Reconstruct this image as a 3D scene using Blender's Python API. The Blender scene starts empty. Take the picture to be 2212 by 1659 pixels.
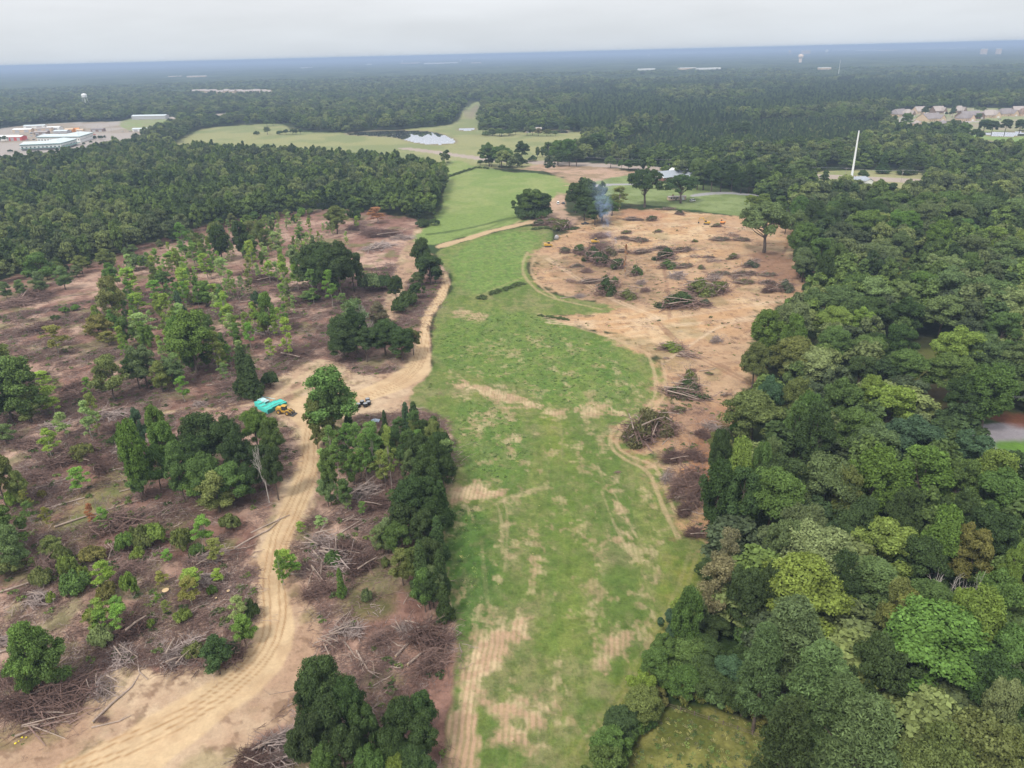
import bpy, math, random
import numpy as np
from mathutils import Vector, Matrix
sc = bpy.context.scene
C = sc.collection
PI = math.pi
random.seed(7)
RNG = np.random.default_rng(11)

# ------------------------------------------------------------------ camera, sky, sun, exposure
CAM_H = 110.0
FPX, CX, CY = 1600.0, 1106.0, 829.5           # focal length and centre in units of a 2212 px wide frame
ROLL = math.radians(1.42)
PITCH = math.atan(714.0 / FPX)
F_ = np.array([0.0, math.cos(PITCH), -math.sin(PITCH)])
U0 = np.array([0.0, math.sin(PITCH), math.cos(PITCH)])
R0 = np.array([1.0, 0.0, 0.0])
CR = math.cos(ROLL) * R0 - math.sin(ROLL) * U0
CU = math.sin(ROLL) * R0 + math.cos(ROLL) * U0
cam_data = bpy.data.cameras.new('camera')
cam = bpy.data.objects.new('camera', cam_data)
C.objects.link(cam)
cam_data.sensor_width = 36.0
cam_data.lens = FPX / 2212.0 * 36.0
cam_data.clip_start = 1.0
cam_data.clip_end = 120000.0
M = Matrix(((CR[0], CU[0], -F_[0], 0), (CR[1], CU[1], -F_[1], 0), (CR[2], CU[2], -F_[2], CAM_H), (0, 0, 0, 1)))
cam.matrix_world = M
sc.camera = cam

SUN_EL, SUN_AZ = math.radians(52), math.radians(-35)      # sun high, behind thin cloud, to the left and behind
world = bpy.data.worlds.new("World")
sc.world = world
world.use_nodes = True
wn, wl = world.node_tree.nodes, world.node_tree.links
wn.clear()
w_out = wn.new('ShaderNodeOutputWorld')
w_bg = wn.new('ShaderNodeBackground')
w_sky = wn.new('ShaderNodeTexSky')
w_sky.sky_type = 'NISHITA'
w_sky.sun_disc = False
w_sky.sun_elevation = SUN_EL
w_sky.sun_rotation = SUN_AZ + PI
w_sky.air_density = 1.0
w_sky.dust_density = 4.0
# cloud deck: pale even overcast, a little darker and bluer towards the horizon, soft mottling
w_tc = wn.new('ShaderNodeTexCoord')
w_sep = wn.new('ShaderNodeSeparateXYZ')
wl.new(w_tc.outputs['Generated'], w_sep.inputs[0])
w_ramp = wn.new('ShaderNodeValToRGB')
wl.new(w_sep.outputs['Z'], w_ramp.inputs[0])
cr = w_ramp.color_ramp
cr.elements[0].position = 0.0
cr.elements[0].color = (6.1, 6.55, 7.0, 1)
cr.elements[1].position = 1.0
cr.elements[1].color = (14.0, 14.0, 14.0, 1)
e = cr.elements.new(0.035); e.color = (6.7, 7.05, 7.4, 1)
e = cr.elements.new(0.10); e.color = (8.5, 8.6, 8.9, 1)
e = cr.elements.new(0.22); e.color = (10.2, 10.2, 10.4, 1)
w_map = wn.new('ShaderNodeMapping')
w_map.inputs['Scale'].default_value = (1.6, 1.6, 9.0)
wl.new(w_tc.outputs['Generated'], w_map.inputs[0])
w_noise = wn.new('ShaderNodeTexNoise')
w_noise.inputs['Scale'].default_value = 2.2
w_noise.inputs['Detail'].default_value = 6
wl.new(w_map.outputs[0], w_noise.inputs['Vector'])
w_mr = wn.new('ShaderNodeMapRange')
w_mr.inputs['From Min'].default_value = 0.3
w_mr.inputs['From Max'].default_value = 0.7
w_mr.inputs['To Min'].default_value = 0.90
w_mr.inputs['To Max'].default_value = 1.06
wl.new(w_noise.outputs['Fac'], w_mr.inputs[0])
w_mul = wn.new('ShaderNodeVectorMath'); w_mul.operation = 'SCALE'
wl.new(w_ramp.outputs[0], w_mul.inputs[0])
wl.new(w_mr.outputs[0], w_mul.inputs['Scale'])
w_mix = wn.new('ShaderNodeMix'); w_mix.data_type = 'RGBA'
w_mix.inputs['Factor'].default_value = 0.93
wl.new(w_sky.outputs[0], w_mix.inputs['A'])
wl.new(w_mul.outputs[0], w_mix.inputs['B'])
wl.new(w_mix.outputs['Result'], w_bg.inputs['Color'])
w_bg.inputs['Strength'].default_value = 0.104
wl.new(w_bg.outputs[0], w_out.inputs[0])

sun_data = bpy.data.lights.new('sun', 'SUN')
sun_data.energy = 2.7
sun_data.angle = math.radians(10)
sun_data.color = (1.0, 0.95, 0.87)
sun = bpy.data.objects.new('sun', sun_data)
C.objects.link(sun)
sun.rotation_euler = (PI / 2 - SUN_EL, 0, SUN_AZ)
sun.location = (0, 0, 300)
sc.view_settings.view_transform = 'Standard'
sc.view_settings.look = 'None'
sc.view_settings.exposure = 0.2
sc.view_settings.gamma = 1.0
sc.render.engine = 'CYCLES'
cy = sc.cycles
cy.use_denoising = True
cy.max_bounces = 5
cy.diffuse_bounces = 2
cy.glossy_bounces = 2
cy.transmission_bounces = 2
cy.transparent_max_bounces = 8
cy.volume_bounces = 0
cy.use_adaptive_sampling = True
cy.adaptive_threshold = 0.02
cy.caustics_reflective = False
cy.caustics_refractive = False

# ------------------------------------------------------------------ measuring: picture point -> place on the ground
def G(px, py, z=0.0):
    d = F_ * FPX + CR * (px - CX) + CU * (CY - py)
    if d[2] > -8.0: d = np.array([d[0], d[1], -8.0])
    t = (CAM_H - z) / -d[2]
    return np.array([d[0] * t, d[1] * t, z])
def zz(lst, ox, oy, s):
    """points read from an enlargement (origin ox, oy in the 2500 px frame, s enlarged px per px)"""
    k = 2212.0 / 2500.0
    return [((ox + q[0] / s) * k, (oy + q[1] / s) * k) + ((q[2] / s * k,) if len(q) > 2 else ()) + tuple(q[3:]) for q in lst]
def proj(p):
    v = np.array([p[0], p[1], p[2] - CAM_H])
    zc = v @ F_
    return CX + FPX * (v @ CR) / zc, CY - FPX * (v @ CU) / zc
def slant(p): return math.sqrt(p[0] ** 2 + p[1] ** 2 + (CAM_H - p[2]) ** 2)
def top_height(px, pyt, base):
    """height of something standing at base whose top shows at (px, pyt)"""
    d = F_ * FPX + CR * (px - CX) + CU * (CY - pyt)
    hd = math.hypot(base[0], base[1])
    return CAM_H + d[2] / math.hypot(d[0], d[1]) * hd

# ------------------------------------------------------------------ noise
def _h(ix, iy, s):
    h = (ix.astype(np.int64) * 374761393 + iy.astype(np.int64) * 668265263 + s * 974634777) & 0x7fffffff
    h = (h ^ (h >> 13)) * 1274126177 & 0x7fffffff
    h = (h ^ (h >> 16)) & 0xffffff
    return h / float(0xffffff)
def vnoise(x, y, s=0):
    x = np.asarray(x, float); y = np.asarray(y, float)
    xi, yi = np.floor(x), np.floor(y)
    fx, fy = x - xi, y - yi
    fx = fx * fx * (3 - 2 * fx); fy = fy * fy * (3 - 2 * fy)
    a, b = _h(xi, yi, s), _h(xi + 1, yi, s)
    c, d = _h(xi, yi + 1, s), _h(xi + 1, yi + 1, s)
    return (a * (1 - fx) + b * fx) * (1 - fy) + (c * (1 - fx) + d * fx) * fy
def fbm(x, y, s=0, o=4, g=0.5):
    t, a, n = 0, 1.0, 0
    for i in range(o):
        t = t + a * vnoise(x, y, s + i * 17); n += a
        x = np.asarray(x) * 2.03 + 11.3; y = np.asarray(y) * 2.03 + 5.7; a *= g
    return t / n
def sstep(x, a, b):
    t = np.clip((x - a) / (b - a), 0, 1)
    return t * t * (3 - 2 * t)
def terrain(x, y):
    x = np.asarray(x, float); y = np.asarray(y, float)
    r = np.hypot(x, y)
    k = 1 - sstep(r, 450, 900)
    return k * ((fbm(x / 45, y / 45, 3, 3) - 0.5) * 2.2 + (fbm(x / 9, y / 9, 9, 2) - 0.5) * 0.35)
def TZ(x, y): return float(terrain(x, y))

def srgb(r, g, b, k=1.0):
    f = lambda c: ((c / 255 + 0.055) / 1.055) ** 2.4 if c > 10 else c / 255 / 12.92
    return np.array([f(r) * k, f(g) * k, f(b) * k])

# ------------------------------------------------------------------ node helpers / materials
def new_mat(name):
    m = bpy.data.materials.new(name); m.use_nodes = True
    m.node_tree.nodes.clear()
    return m, m.node_tree.nodes, m.node_tree.links
def mat_plain(name, col, rough=0.8, var=0.15, scale=3.0, metal=0.0, bump=0.0, spec=0.3):
    m, n, l = new_mat(name)
    o = n.new('ShaderNodeOutputMaterial'); b = n.new('ShaderNodeBsdfPrincipled')
    tc = n.new('ShaderNodeTexCoord'); t = n.new('ShaderNodeTexNoise')
    t.inputs['Scale'].default_value = scale; t.inputs['Detail'].default_value = 5
    l.new(tc.outputs['Object'], t.inputs['Vector'])
    r = n.new('ShaderNodeMapRange'); r.inputs['From Min'].default_value = .25; r.inputs['From Max'].default_value = .75
    r.inputs['To Min'].default_value = 1 - var; r.inputs['To Max'].default_value = 1 + var
    l.new(t.outputs['Fac'], r.inputs[0])
    v = n.new('ShaderNodeVectorMath'); v.operation = 'SCALE'; v.inputs[0].default_value = col[:3]
    l.new(r.outputs[0], v.inputs['Scale'])
    l.new(v.outputs[0], b.inputs['Base Color'])
    b.inputs['Roughness'].default_value = rough; b.inputs['Metallic'].default_value = metal
    b.inputs['Specular IOR Level'].default_value = spec
    if bump:
        bm_ = n.new('ShaderNodeBump'); bm_.inputs['Strength'].default_value = bump; bm_.inputs['Distance'].default_value = 0.1
        l.new(t.outputs['Fac'], bm_.inputs['Height']); l.new(bm_.outputs[0], b.inputs['Normal'])
    l.new(b.outputs[0], o.inputs[0])
    return m
def mat_leaf(name, use_object=True, col=(.07, .12, .03), rnd=0.0, transl=0.16):
    m, n, l = new_mat(name)
    o = n.new('ShaderNodeOutputMaterial')
    oi = n.new('ShaderNodeObjectInfo')
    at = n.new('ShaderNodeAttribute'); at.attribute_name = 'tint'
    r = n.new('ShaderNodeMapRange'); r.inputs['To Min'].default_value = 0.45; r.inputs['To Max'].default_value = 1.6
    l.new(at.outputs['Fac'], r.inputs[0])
    v = n.new('ShaderNodeVectorMath'); v.operation = 'SCALE'
    if use_object: l.new(oi.outputs['Color'], v.inputs[0])
    else:
        rp = n.new('ShaderNodeValToRGB'); l.new(oi.outputs['Random'], rp.inputs[0])
        c = rp.color_ramp
        c.elements[0].position = 0.0; c.elements[0].color = (col[0] * .52, col[1] * .56, col[2] * .7, 1)
        c.elements[1].position = 1.0; c.elements[1].color = (col[0] * 1.65, col[1] * 1.6, col[2] * 1.3, 1)
        e = c.elements.new(.5); e.color = (col[0], col[1], col[2], 1)
        l.new(rp.outputs[0], v.inputs[0])
    l.new(r.outputs[0], v.inputs['Scale'])
    d = n.new('ShaderNodeBsdfDiffuse'); l.new(v.outputs[0], d.inputs[0])
    t = n.new('ShaderNodeBsdfTranslucent')
    v2 = n.new('ShaderNodeVectorMath'); v2.operation = 'MULTIPLY'; v2.inputs[1].default_value = (1.25, 1.35, 0.7)
    l.new(v.outputs[0], v2.inputs[0]); l.new(v2.outputs[0], t.inputs[0])
    mx = n.new('ShaderNodeMixShader'); mx.inputs[0].default_value = transl
    l.new(d.outputs[0], mx.inputs[1]); l.new(t.outputs[0], mx.inputs[2])
    l.new(mx.outputs[0], o.inputs[0])
    return m
MAT = {}
MAT['leaf'] = mat_leaf('foliage')
MAT['leaf_thin'] = mat_leaf('thin_foliage', transl=0.42)
MAT['forest_a'] = mat_leaf('forest_foliage', False, (.092, .134, .046))
MAT['forest_b'] = mat_leaf('forest_foliage_pine', False, (.072, .110, .046))
MAT['forest_c'] = mat_leaf('forest_foliage_light', False, (.128, .158, .068))
MAT['bark'] = mat_plain('bark', (.11, .085, .07), .9, .3, 2.0)
MAT['bark_pale'] = mat_plain('pale_bark', (.30, .26, .23), .9, .25, 2.0)
MAT['bark_dead'] = mat_plain('bleached_wood', (.42, .38, .35), .9, .2, 2.0)
MAT['twig'] = mat_plain('twigs', (.205, .135, .115), .95, .35, .6)
MAT['twig_grey'] = mat_plain('grey_twigs', (.28, .225, .205), .95, .3, .6)
MAT['log'] = mat_plain('log_wood', (.30, .235, .195), .9, .3, 1.0)
MAT['cut'] = mat_plain('cut_wood', (.52, .38, .22), .8, .1, 3.0)

# ------------------------------------------------------------------ mesh builder
class MB:
    def __init__(s): s.v = []; s.f = []; s.m = []; s.n = 0
    def add(s, v, f, m=0):
        o = s.n
        s.v.extend([tuple(map(float, q)) for q in v]); s.f.extend([tuple(i + o for i in q) for q in f]); s.m.extend([m] * len(f))
        s.n += len(v)
    def box(s, cx, cy, cz, sx, sy, sz, rz=0, m=0, taper=1.0):
        c_, s_ = math.cos(rz), math.sin(rz)
        v = []
        for dz, k in ((-.5, 1), (.5, taper)):
            for dx, dy in ((-.5, -.5), (.5, -.5), (.5, .5), (-.5, .5)):
                x, y = dx * sx * k, dy * sy * k
                v.append((cx + x * c_ - y * s_, cy + x * s_ + y * c_, cz + dz * sz))
        s.add(v, [(0, 3, 2, 1), (4, 5, 6, 7), (0, 1, 5, 4), (1, 2, 6, 5), (2, 3, 7, 6), (3, 0, 4, 7)], m)
    def tube(s, pts, rads, n=6, m=0, caps=True):
        P = [np.array(p, float) for p in pts]
        v, f = [], []
        for i, p in enumerate(P):
            a = P[min(i + 1, len(P) - 1)] - P[max(i - 1, 0)]
            a = a / (np.linalg.norm(a) + 1e-9)
            t = np.cross(a, (0, 0, 1) if abs(a[2]) < .9 else (1, 0, 0)); t /= np.linalg.norm(t)
            b = np.cross(a, t)
            for k in range(n):
                an = 2 * PI * k / n
                v.append(p + (t * math.cos(an) + b * math.sin(an)) * rads[i])
        for i in range(len(P) - 1):
            for k in range(n):
                k2 = (k + 1) % n
                f.append((i * n + k, i * n + k2, (i + 1) * n + k2, (i + 1) * n + k))
        if caps:
            f.append(tuple(reversed(range(n)))); f.append(tuple((len(P) - 1) * n + k for k in range(n)))
        s.add(v, f, m)
    def build(s, name, mats, parent=None, smooth=False, link=True):
        me = bpy.data.meshes.new(name)
        me.from_pydata(s.v, [], s.f)
        for q in (mats if isinstance(mats, (list, tuple)) else [mats]): me.materials.append(q)
        me.polygons.foreach_set('material_index', s.m)
        if smooth: me.polygons.foreach_set('use_smooth', [True] * len(s.f))
        me.update()
        o = bpy.data.objects.new(name, me)
        if link: C.objects.link(o)
        if parent: o.parent = parent
        return o
def quad_mesh(name, V, nq, mats, tint=None, extra=None):
    """V: (nq*4, 3) array of quads; extra = (verts, faces) appended"""
    V = np.asarray(V, np.float32)
    faces = np.arange(nq * 4, dtype=np.int32)
    lt = np.full(nq, 4, np.int32)
    if extra is not None:
        ev, ef = extra
        ev = np.asarray(ev, np.float32); ef = np.asarray(ef, np.int32)
        faces = np.concatenate([faces, (ef + len(V)).ravel()])
        lt = np.concatenate([lt, np.full(len(ef), ef.shape[1], np.int32)])
        V = np.concatenate([V, ev])
        if tint is not None: tint = np.concatenate([tint, np.full(len(ef), .12)])  # core faces get a dark tint: shade inside the crown put into the colour
    me = bpy.data.meshes.new(name)
    me.vertices.add(len(V)); me.vertices.foreach_set('co', V.ravel())
    me.loops.add(len(faces)); me.loops.foreach_set('vertex_index', faces)
    ls = np.concatenate([[0], np.cumsum(lt)[:-1]]).astype(np.int32)
    me.polygons.add(len(lt)); me.polygons.foreach_set('loop_start', ls); me.polygons.foreach_set('loop_total', lt)
    for q in mats: me.materials.append(q)
    me.update(calc_edges=True)
    if tint is not None:
        a = me.attributes.new('tint', 'FLOAT', 'FACE'); a.data.foreach_set('value', np.asarray(tint, np.float32))
    return me

# ------------------------------------------------------------------ tagging
REG = []        # (object, description, place, group, category) : labels are written at the end
def empty(name, loc, rz=0.0):
    o = bpy.data.objects.new(name, None); C.objects.link(o)
    o.location = loc; o.rotation_euler = (0, 0, rz); o.empty_display_size = .5
    return o
def tag(o, label=None, cat=None, group=None, kind=None):
    if label: o['label'] = label
    if cat: o['category'] = cat
    if group: o['group'] = group
    if kind: o['kind'] = kind
    return o
def reg(o, desc, place, cat, group=None):
    o['category'] = cat
    REG.append((o, desc, place, group)); return o
def part(name, mesh, parent, col=None):
    o = bpy.data.objects.new(name, mesh); C.objects.link(o); o.parent = parent
    if col is not None: o.color = (col[0], col[1], col[2], 1)
    return o
# ------------------------------------------------------------------ the ground: one polar sheet, split where its surface changes
def chaikin(P, n=2):
    P = np.array(P, float)
    for _ in range(n):
        Q = np.roll(P, -1, 0)
        P = np.stack([P * .75 + Q * .25, P * .25 + Q * .75], 1).reshape(-1, 2)
    return P
def wpoly(pts, n=2):
    return chaikin([G(x, y)[:2] for x, y in pts], n)
def sdf(X, Y, P, margin=60.0):
    """signed distance (positive inside), far points -> -margin"""
    out = np.full(X.shape, -1e4)
    lo, hi = P.min(0), P.max(0)
    mg = np.maximum(margin, 0.0)
    sel = (X > lo[0] - mg) & (X < hi[0] + mg) & (Y > lo[1] - mg) & (Y < hi[1] + mg)
    x, y = X[sel], Y[sel]
    d2 = np.full(x.shape, 1e18); ins = np.zeros(x.shape, bool)
    for i in range(len(P)):
        a, b = P[i], P[(i + 1) % len(P)]
        e = b - a; L = e @ e + 1e-12
        t = np.clip(((x - a[0]) * e[0] + (y - a[1]) * e[1]) / L, 0, 1)
        q = (x - a[0] - t * e[0]) ** 2 + (y - a[1] - t * e[1]) ** 2
        d2 = np.minimum(d2, q)
        c = ((a[1] > y) != (b[1] > y)) & (x < (b[0] - a[0]) * (y - a[1]) / (b[1] - a[1] + 1e-12) + a[0])
        ins ^= c
    d = np.sqrt(d2)
    out[sel] = np.where(ins, d, -d)
    return out
def ldist(X, Y, L, margin=20.0):
    out = np.full(X.shape, 1e4)
    L = np.array(L); lo, hi = L.min(0), L.max(0)
    sel = (X > lo[0] - margin) & (X < hi[0] + margin) & (Y > lo[1] - margin) & (Y < hi[1] + margin)
    x, y = X[sel], Y[sel]; d2 = np.full(x.shape, 1e18)
    for i in range(len(L) - 1):
        a, b = L[i], L[i + 1]; e = b - a; q = e @ e + 1e-12
        t = np.clip(((x - a[0]) * e[0] + (y - a[1]) * e[1]) / q, 0, 1)
        d2 = np.minimum(d2, (x - a[0] - t * e[0]) ** 2 + (y - a[1] - t * e[1]) ** 2)
    out[sel] = np.sqrt(d2)
    return out
def wline(pts, n=2):
    P = np.array([G(x, y)[:2] for x, y in pts])
    for _ in range(n):
        a, b = P[:-1], P[1:]
        Q = np.stack([a * .75 + b * .25, a * .25 + b * .75], 1).reshape(-1, 2)
        P = np.concatenate([P[:1], Q, P[-1:]])
    return P

Z = {}   # named areas, given by their outline on the ground
Z['slash'] = [(-60, 620), (100, 575), (210, 560), (330, 520), (470, 480), (600, 458), (720, 450), (880, 465), (920, 500), (905, 545), (965, 560), (975, 600), (960, 650), (935, 690), (935, 760), (900, 830), (1010, 900), (985, 1000), (985, 1200), (985, 1320), (1005, 1400), (985, 1500), (965, 1700), (960, 2100), (-900, 2100), (-900, 700)]
Z['sand'] = [(-60, 1659), (-40, 1590), (170, 1500), (260, 1432), (420, 1452), (470, 1440), (540, 1375), (552, 1300), (548, 1240), (545, 1195), (572, 1120), (610, 1050), (640, 1000), (640, 930), (590, 885), (540, 880), (560, 850), (590, 815), (680, 772), (740, 782), (770, 810), (860, 805), (885, 770), (905, 720), (915, 760), (940, 800), (1000, 812), (990, 850), (900, 880), (830, 900), (760, 895), (745, 930), (700, 950), (700, 1010), (690, 1080), (650, 1150), (640, 1200), (640, 1260), (690, 1340), (690, 1400), (650, 1470), (640, 1540), (560, 1600), (420, 1720), (300, 1900), (-500, 1900)]
Z['sand2'] = [(830, 630), (870, 540), (900, 490), (925, 490), (930, 520), (905, 545), (905, 580), (880, 610), (870, 660), (850, 700), (820, 700)]
Z['road'] = [(60, 1690), (260, 1578), (400, 1508), (490, 1450), (545, 1385), (565, 1320), (556, 1250), (565, 1190), (592, 1120), (630, 1050), (650, 985), (650, 930), (625, 895), (600, 880), (660, 850), (760, 850), (840, 815), (885, 780), (905, 735), (908, 690), (925, 655), (945, 630), (955, 610), (955, 585), (965, 585), (972, 605), (968, 630), (948, 660), (930, 695), (928, 760), (930, 800), (900, 830), (830, 855), (760, 880), (700, 890), (680, 920), (690, 965), (692, 1010), (675, 1075), (645, 1135), (622, 1190), (612, 1250), (630, 1310), (636, 1370), (610, 1440), (550, 1505), (430, 1590), (300, 1700), (100, 1900), (-300, 1900)]
Z['track'] = [(940, 528), (1000, 513), (1100, 487), (1150, 473), (1178, 462), (1185, 440), (1195, 428), (1215, 420), (1222, 428), (1212, 445), (1225, 465), (1210, 475), (1160, 480), (1100, 495), (1000, 522), (945, 537)]
Z['lot'] = [(1170, 470), (1195, 440), (1240, 400), (1200, 372), (1100, 368), (1090, 360), (1180, 350), (1240, 350), (1330, 358), (1400, 378), (1330, 392), (1290, 402), (1260, 415), (1230, 430), (1225, 455), (1260, 475), (1240, 490), (1180, 485)]
Z['field'] = [(945, 534), (1060, 508), (1130, 490), (1190, 486), (1200, 520), (1165, 545), (1135, 570), (1150, 610), (1190, 635), (1300, 655), (1390, 662), (1300, 680), (1165, 680), (1180, 690), (1300, 722), (1395, 765), (1435, 800), (1440, 850), (1450, 895), (1450, 920), (1450, 955), (1450, 1000), (1460, 1030), (1480, 1090), (1500, 1130), (1545, 1200), (1510, 1300), (1440, 1420), (1370, 1530), (1290, 1680), (1100, 2100), (940, 2100), (960, 1659), (985, 1500), (995, 1400), (985, 1320), (945, 1240), (935, 1160), (975, 1080), (985, 980), (960, 900), (890, 880), (880, 845), (935, 810), (935, 750), (930, 700), (955, 655), (978, 625), (975, 590), (955, 575), (945, 560)]
Z['upfield'] = [(900, 505), (945, 470), (955, 420), (960, 380), (975, 340), (1030, 348), (1080, 372), (1170, 372), (1255, 398), (1225, 420), (1185, 440), (1160, 470), (1100, 486), (1000, 512), (925, 530), (895, 525)]
Z['church_lawn'] = [(1270, 398), (1340, 376), (1420, 378), (1490, 395), (1600, 415), (1640, 440), (1650, 465), (1560, 462), (1500, 455), (1440, 445), (1340, 440), (1290, 425), (1265, 410)]
Z['earth'] = [(1145, 545), (1230, 500), (1250, 470), (1340, 450), (1420, 452), (1480, 455), (1560, 464), (1640, 470), (1725, 470), (1745, 530), (1750, 620), (1760, 650), (1660, 660), (1630, 720), (1640, 790), (1630, 850), (1570, 880), (1550, 950), (1530, 1040), (1570, 1170), (1520, 1180), (1475, 1120), (1440, 1060), (1425, 1010), (1395, 985), (1350, 965), (1340, 930), (1400, 885), (1430, 850), (1445, 800), (1390, 760), (1290, 715), (1170, 685), (1300, 678), (1330, 655), (1190, 632), (1150, 600)]
Z['patch'] = [(1350, 1690), (1372, 1600), (1410, 1548), (1450, 1520), (1500, 1522), (1600, 1552), (1700, 1600), (1760, 1690), (1740, 1900), (1320, 1900)]
Z['pasture'] = [(330, 352), (405, 292), (440, 276), (560, 268), (620, 266), (650, 285), (740, 288), (830, 284), (900, 276), (980, 272), (1000, 236), (1012, 222), (1044, 220), (1036, 245), (1030, 275), (1100, 285), (1180, 282), (1290, 288), (1260, 305), (1220, 330), (1180, 350), (1120, 372), (1000, 350), (950, 345), (960, 400), (900, 385), (700, 368), (560, 360)]
Z['strip'] = [(860, 318), (900, 320), (1030, 338), (1100, 344), (1280, 352), (1420, 360), (1560, 372), (1760, 376), (1980, 386), (2300, 405), (2300, 415), (1980, 396), (1760, 384), (1560, 380), (1420, 368), (1280, 360), (1100, 352), (1020, 344), (900, 326), (860, 322)]
Z['verge'] = [(1750, 372), (1830, 368), (1980, 368), (2000, 385), (2000, 420), (1900, 440), (1800, 430), (1750, 405)]
Z['school_lot'] = [(-80, 330), (-80, 290), (60, 268), (210, 262), (330, 262), (380, 266), (340, 290), (300, 312), (220, 330), (150, 345), (0, 375), (-80, 380)]
Z['school_grass'] = [(255, 262), (300, 252), (400, 262), (385, 280), (300, 285), (250, 275)]
Z['homes'] = [(1915, 262), (1930, 236), (2100, 232), (2300, 236), (2300, 275), (2150, 285), (2040, 290), (1935, 290)]
Z['pond_lawn'] = [(2080, 300), (2110, 280), (2300, 286), (2300, 322), (2150, 330), (2085, 320)]
Z['culdesac'] = [(2080, 930), (2150, 905), (2300, 930), (2320, 1010), (2170, 1010), (2110, 985)]
Z['culdesac_lawn'] = [(2145, 965), (2180, 950), (2300, 955), (2320, 1005), (2220, 985)]
Z['drive_front'] = [(2075, 925), (2300, 905), (2400, 1060), (2200, 1055), (2100, 1035)]
Z['glade'] = [(1930, 820), (1950, 760), (2040, 740), (2110, 790), (2120, 860), (2040, 900), (1960, 880)]
Z['glade2'] = [(1900, 600), (1940, 560), (1990, 560), (1990, 610), (1930, 620)]
Z['pond'] = [(735, 291), (780, 283), (860, 281), (930, 283), (960, 292), (985, 303), (982, 311), (930, 314), (885, 306), (860, 297), (800, 294)]
Z['pond_b'] = [(990, 277), (1020, 275), (1030, 280), (1010, 283), (990, 282)]
Z['pond_c'] = [(1183, 281), (1225, 280), (1228, 288), (1190, 289)]
Z['pond_d'] = [(2120, 286), (2200, 283), (2240, 289), (2200, 296), (2130, 294)]
Z['pond_e'] = [(2130, 302), (2152, 308), (2160, 322), (2148, 326), (2136, 312)]
Z['drive'] = [(1490, 420), (1560, 412), (1640, 420), (1640, 424), (1560, 417), (1492, 426)]
Z['drive2'] = [(1255, 403), (1300, 396), (1390, 396), (1390, 399), (1310, 400), (1270, 408)]
Z['far_lot'] = [(345, 252), (420, 248), (560, 242), (560, 248), (430, 256), (350, 258)]
Z['plantation'] = [(1280, 322), (1400, 292), (1560, 268), (1700, 258), (1900, 262), (1915, 290), (1850, 320), (1700, 330), (1620, 318), (1560, 322), (1440, 345), (1330, 350)]
ZW = {k: wpoly(v) for k, v in Z.items()}

# grid
A0, A1, NA = math.radians(-47), math.radians(47), 840
rs = [52.0]
while rs[-1] < 45000:
    r = rs[-1]
    rs.append(r * (1.0042 if r < 800 else 1.012 if r < 2600 else 1.05))
rs = np.array(rs); ths = np.linspace(A0, A1, NA)
RR, TT = np.meshgrid(rs, ths, indexing='ij')
X = (RR * np.sin(TT)).ravel(); Y = (RR * np.cos(TT)).ravel(); R = RR.ravel()
zt = terrain(X, Y)
nj = (fbm(X / 6, Y / 6, 21, 4) - .5) * 2          # ragged edges
nj2 = (fbm(X / (R * .02 + 1), Y / (R * .02 + 1), 31, 4) - .5) * 2
def weight(key, soft=1.0, rag=3.0, P=None):
    s = sdf(X, Y, ZW[key] if P is None else P, 90.0)
    return sstep(s + nj * rag + nj2 * rag * R / 400, -soft, soft)
col = np.zeros((len(X), 3)); rough = np.full(len(X), .5)      # 'rough' = how tufted the surface is
def lay(w, c, t=None):
    global rough
    w = w[:, None]; c = np.asarray(c)
    if c.ndim == 1: c = c[None, :]
    col[:] = col * (1 - w) + c * w
    if t is not None: rough = rough * (1 - w[:, 0]) + t * w[:, 0]
def mixc(a, b, t): return a[None, :] * (1 - t[:, None]) + b[None, :] * t[:, None]
n1 = fbm(X / 14, Y / 14, 1, 5, .6); n2 = fbm(X / 3.2, Y / 3.2, 5, 4, .6); n3 = fbm(X / 60, Y / 60, 6, 4)
n4 = fbm(X / 1.3, Y / 1.3, 55, 3, .6)
k = .62
lay(np.ones(len(X)), mixc(srgb(72, 74, 48, k), srgb(60, 80, 42, k), sstep(n1, .3, .7)), .7)
W = {}
# logging slash
W['slash'] = w = weight('slash', 1.5, 4)
sl = mixc(srgb(160, 124, 110, k), srgb(206, 174, 154, k), sstep(n1 * .6 + n3 * .4, .42, .62))
sl = sl * (1 - .5 * sstep(n2, .5, .68)[:, None]) + srgb(100, 70, 62, k)[None, :] * .5 * sstep(n2, .5, .68)[:, None]
gr = sstep(fbm(X / 9, Y / 9, 77, 4), .56, .7)[:, None] * .55
sl = sl * (1 - gr) + srgb(112, 124, 70, k)[None, :] * gr
lay(w, sl, .8)
Zs = wpoly([(130, 1120), (260, 1000), (330, 1000), (300, 1060), (230, 1110), (150, 1200), (110, 1180)])
lay(weight('', 4, 5, Zs) * .7, mixc(srgb(150, 145, 96, k), srgb(120, 136, 74, k), sstep(n2, .4, .6)), .6)
Zs = wpoly([(700, 1290), (800, 1240), (870, 1220), (890, 1290), (820, 1330), (740, 1340)])
lay(weight('', 3, 5, Zs) * .7, mixc(srgb(122, 118, 76, k), srgb(100, 110, 60, k), sstep(n2, .4, .6)), .6)
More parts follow.
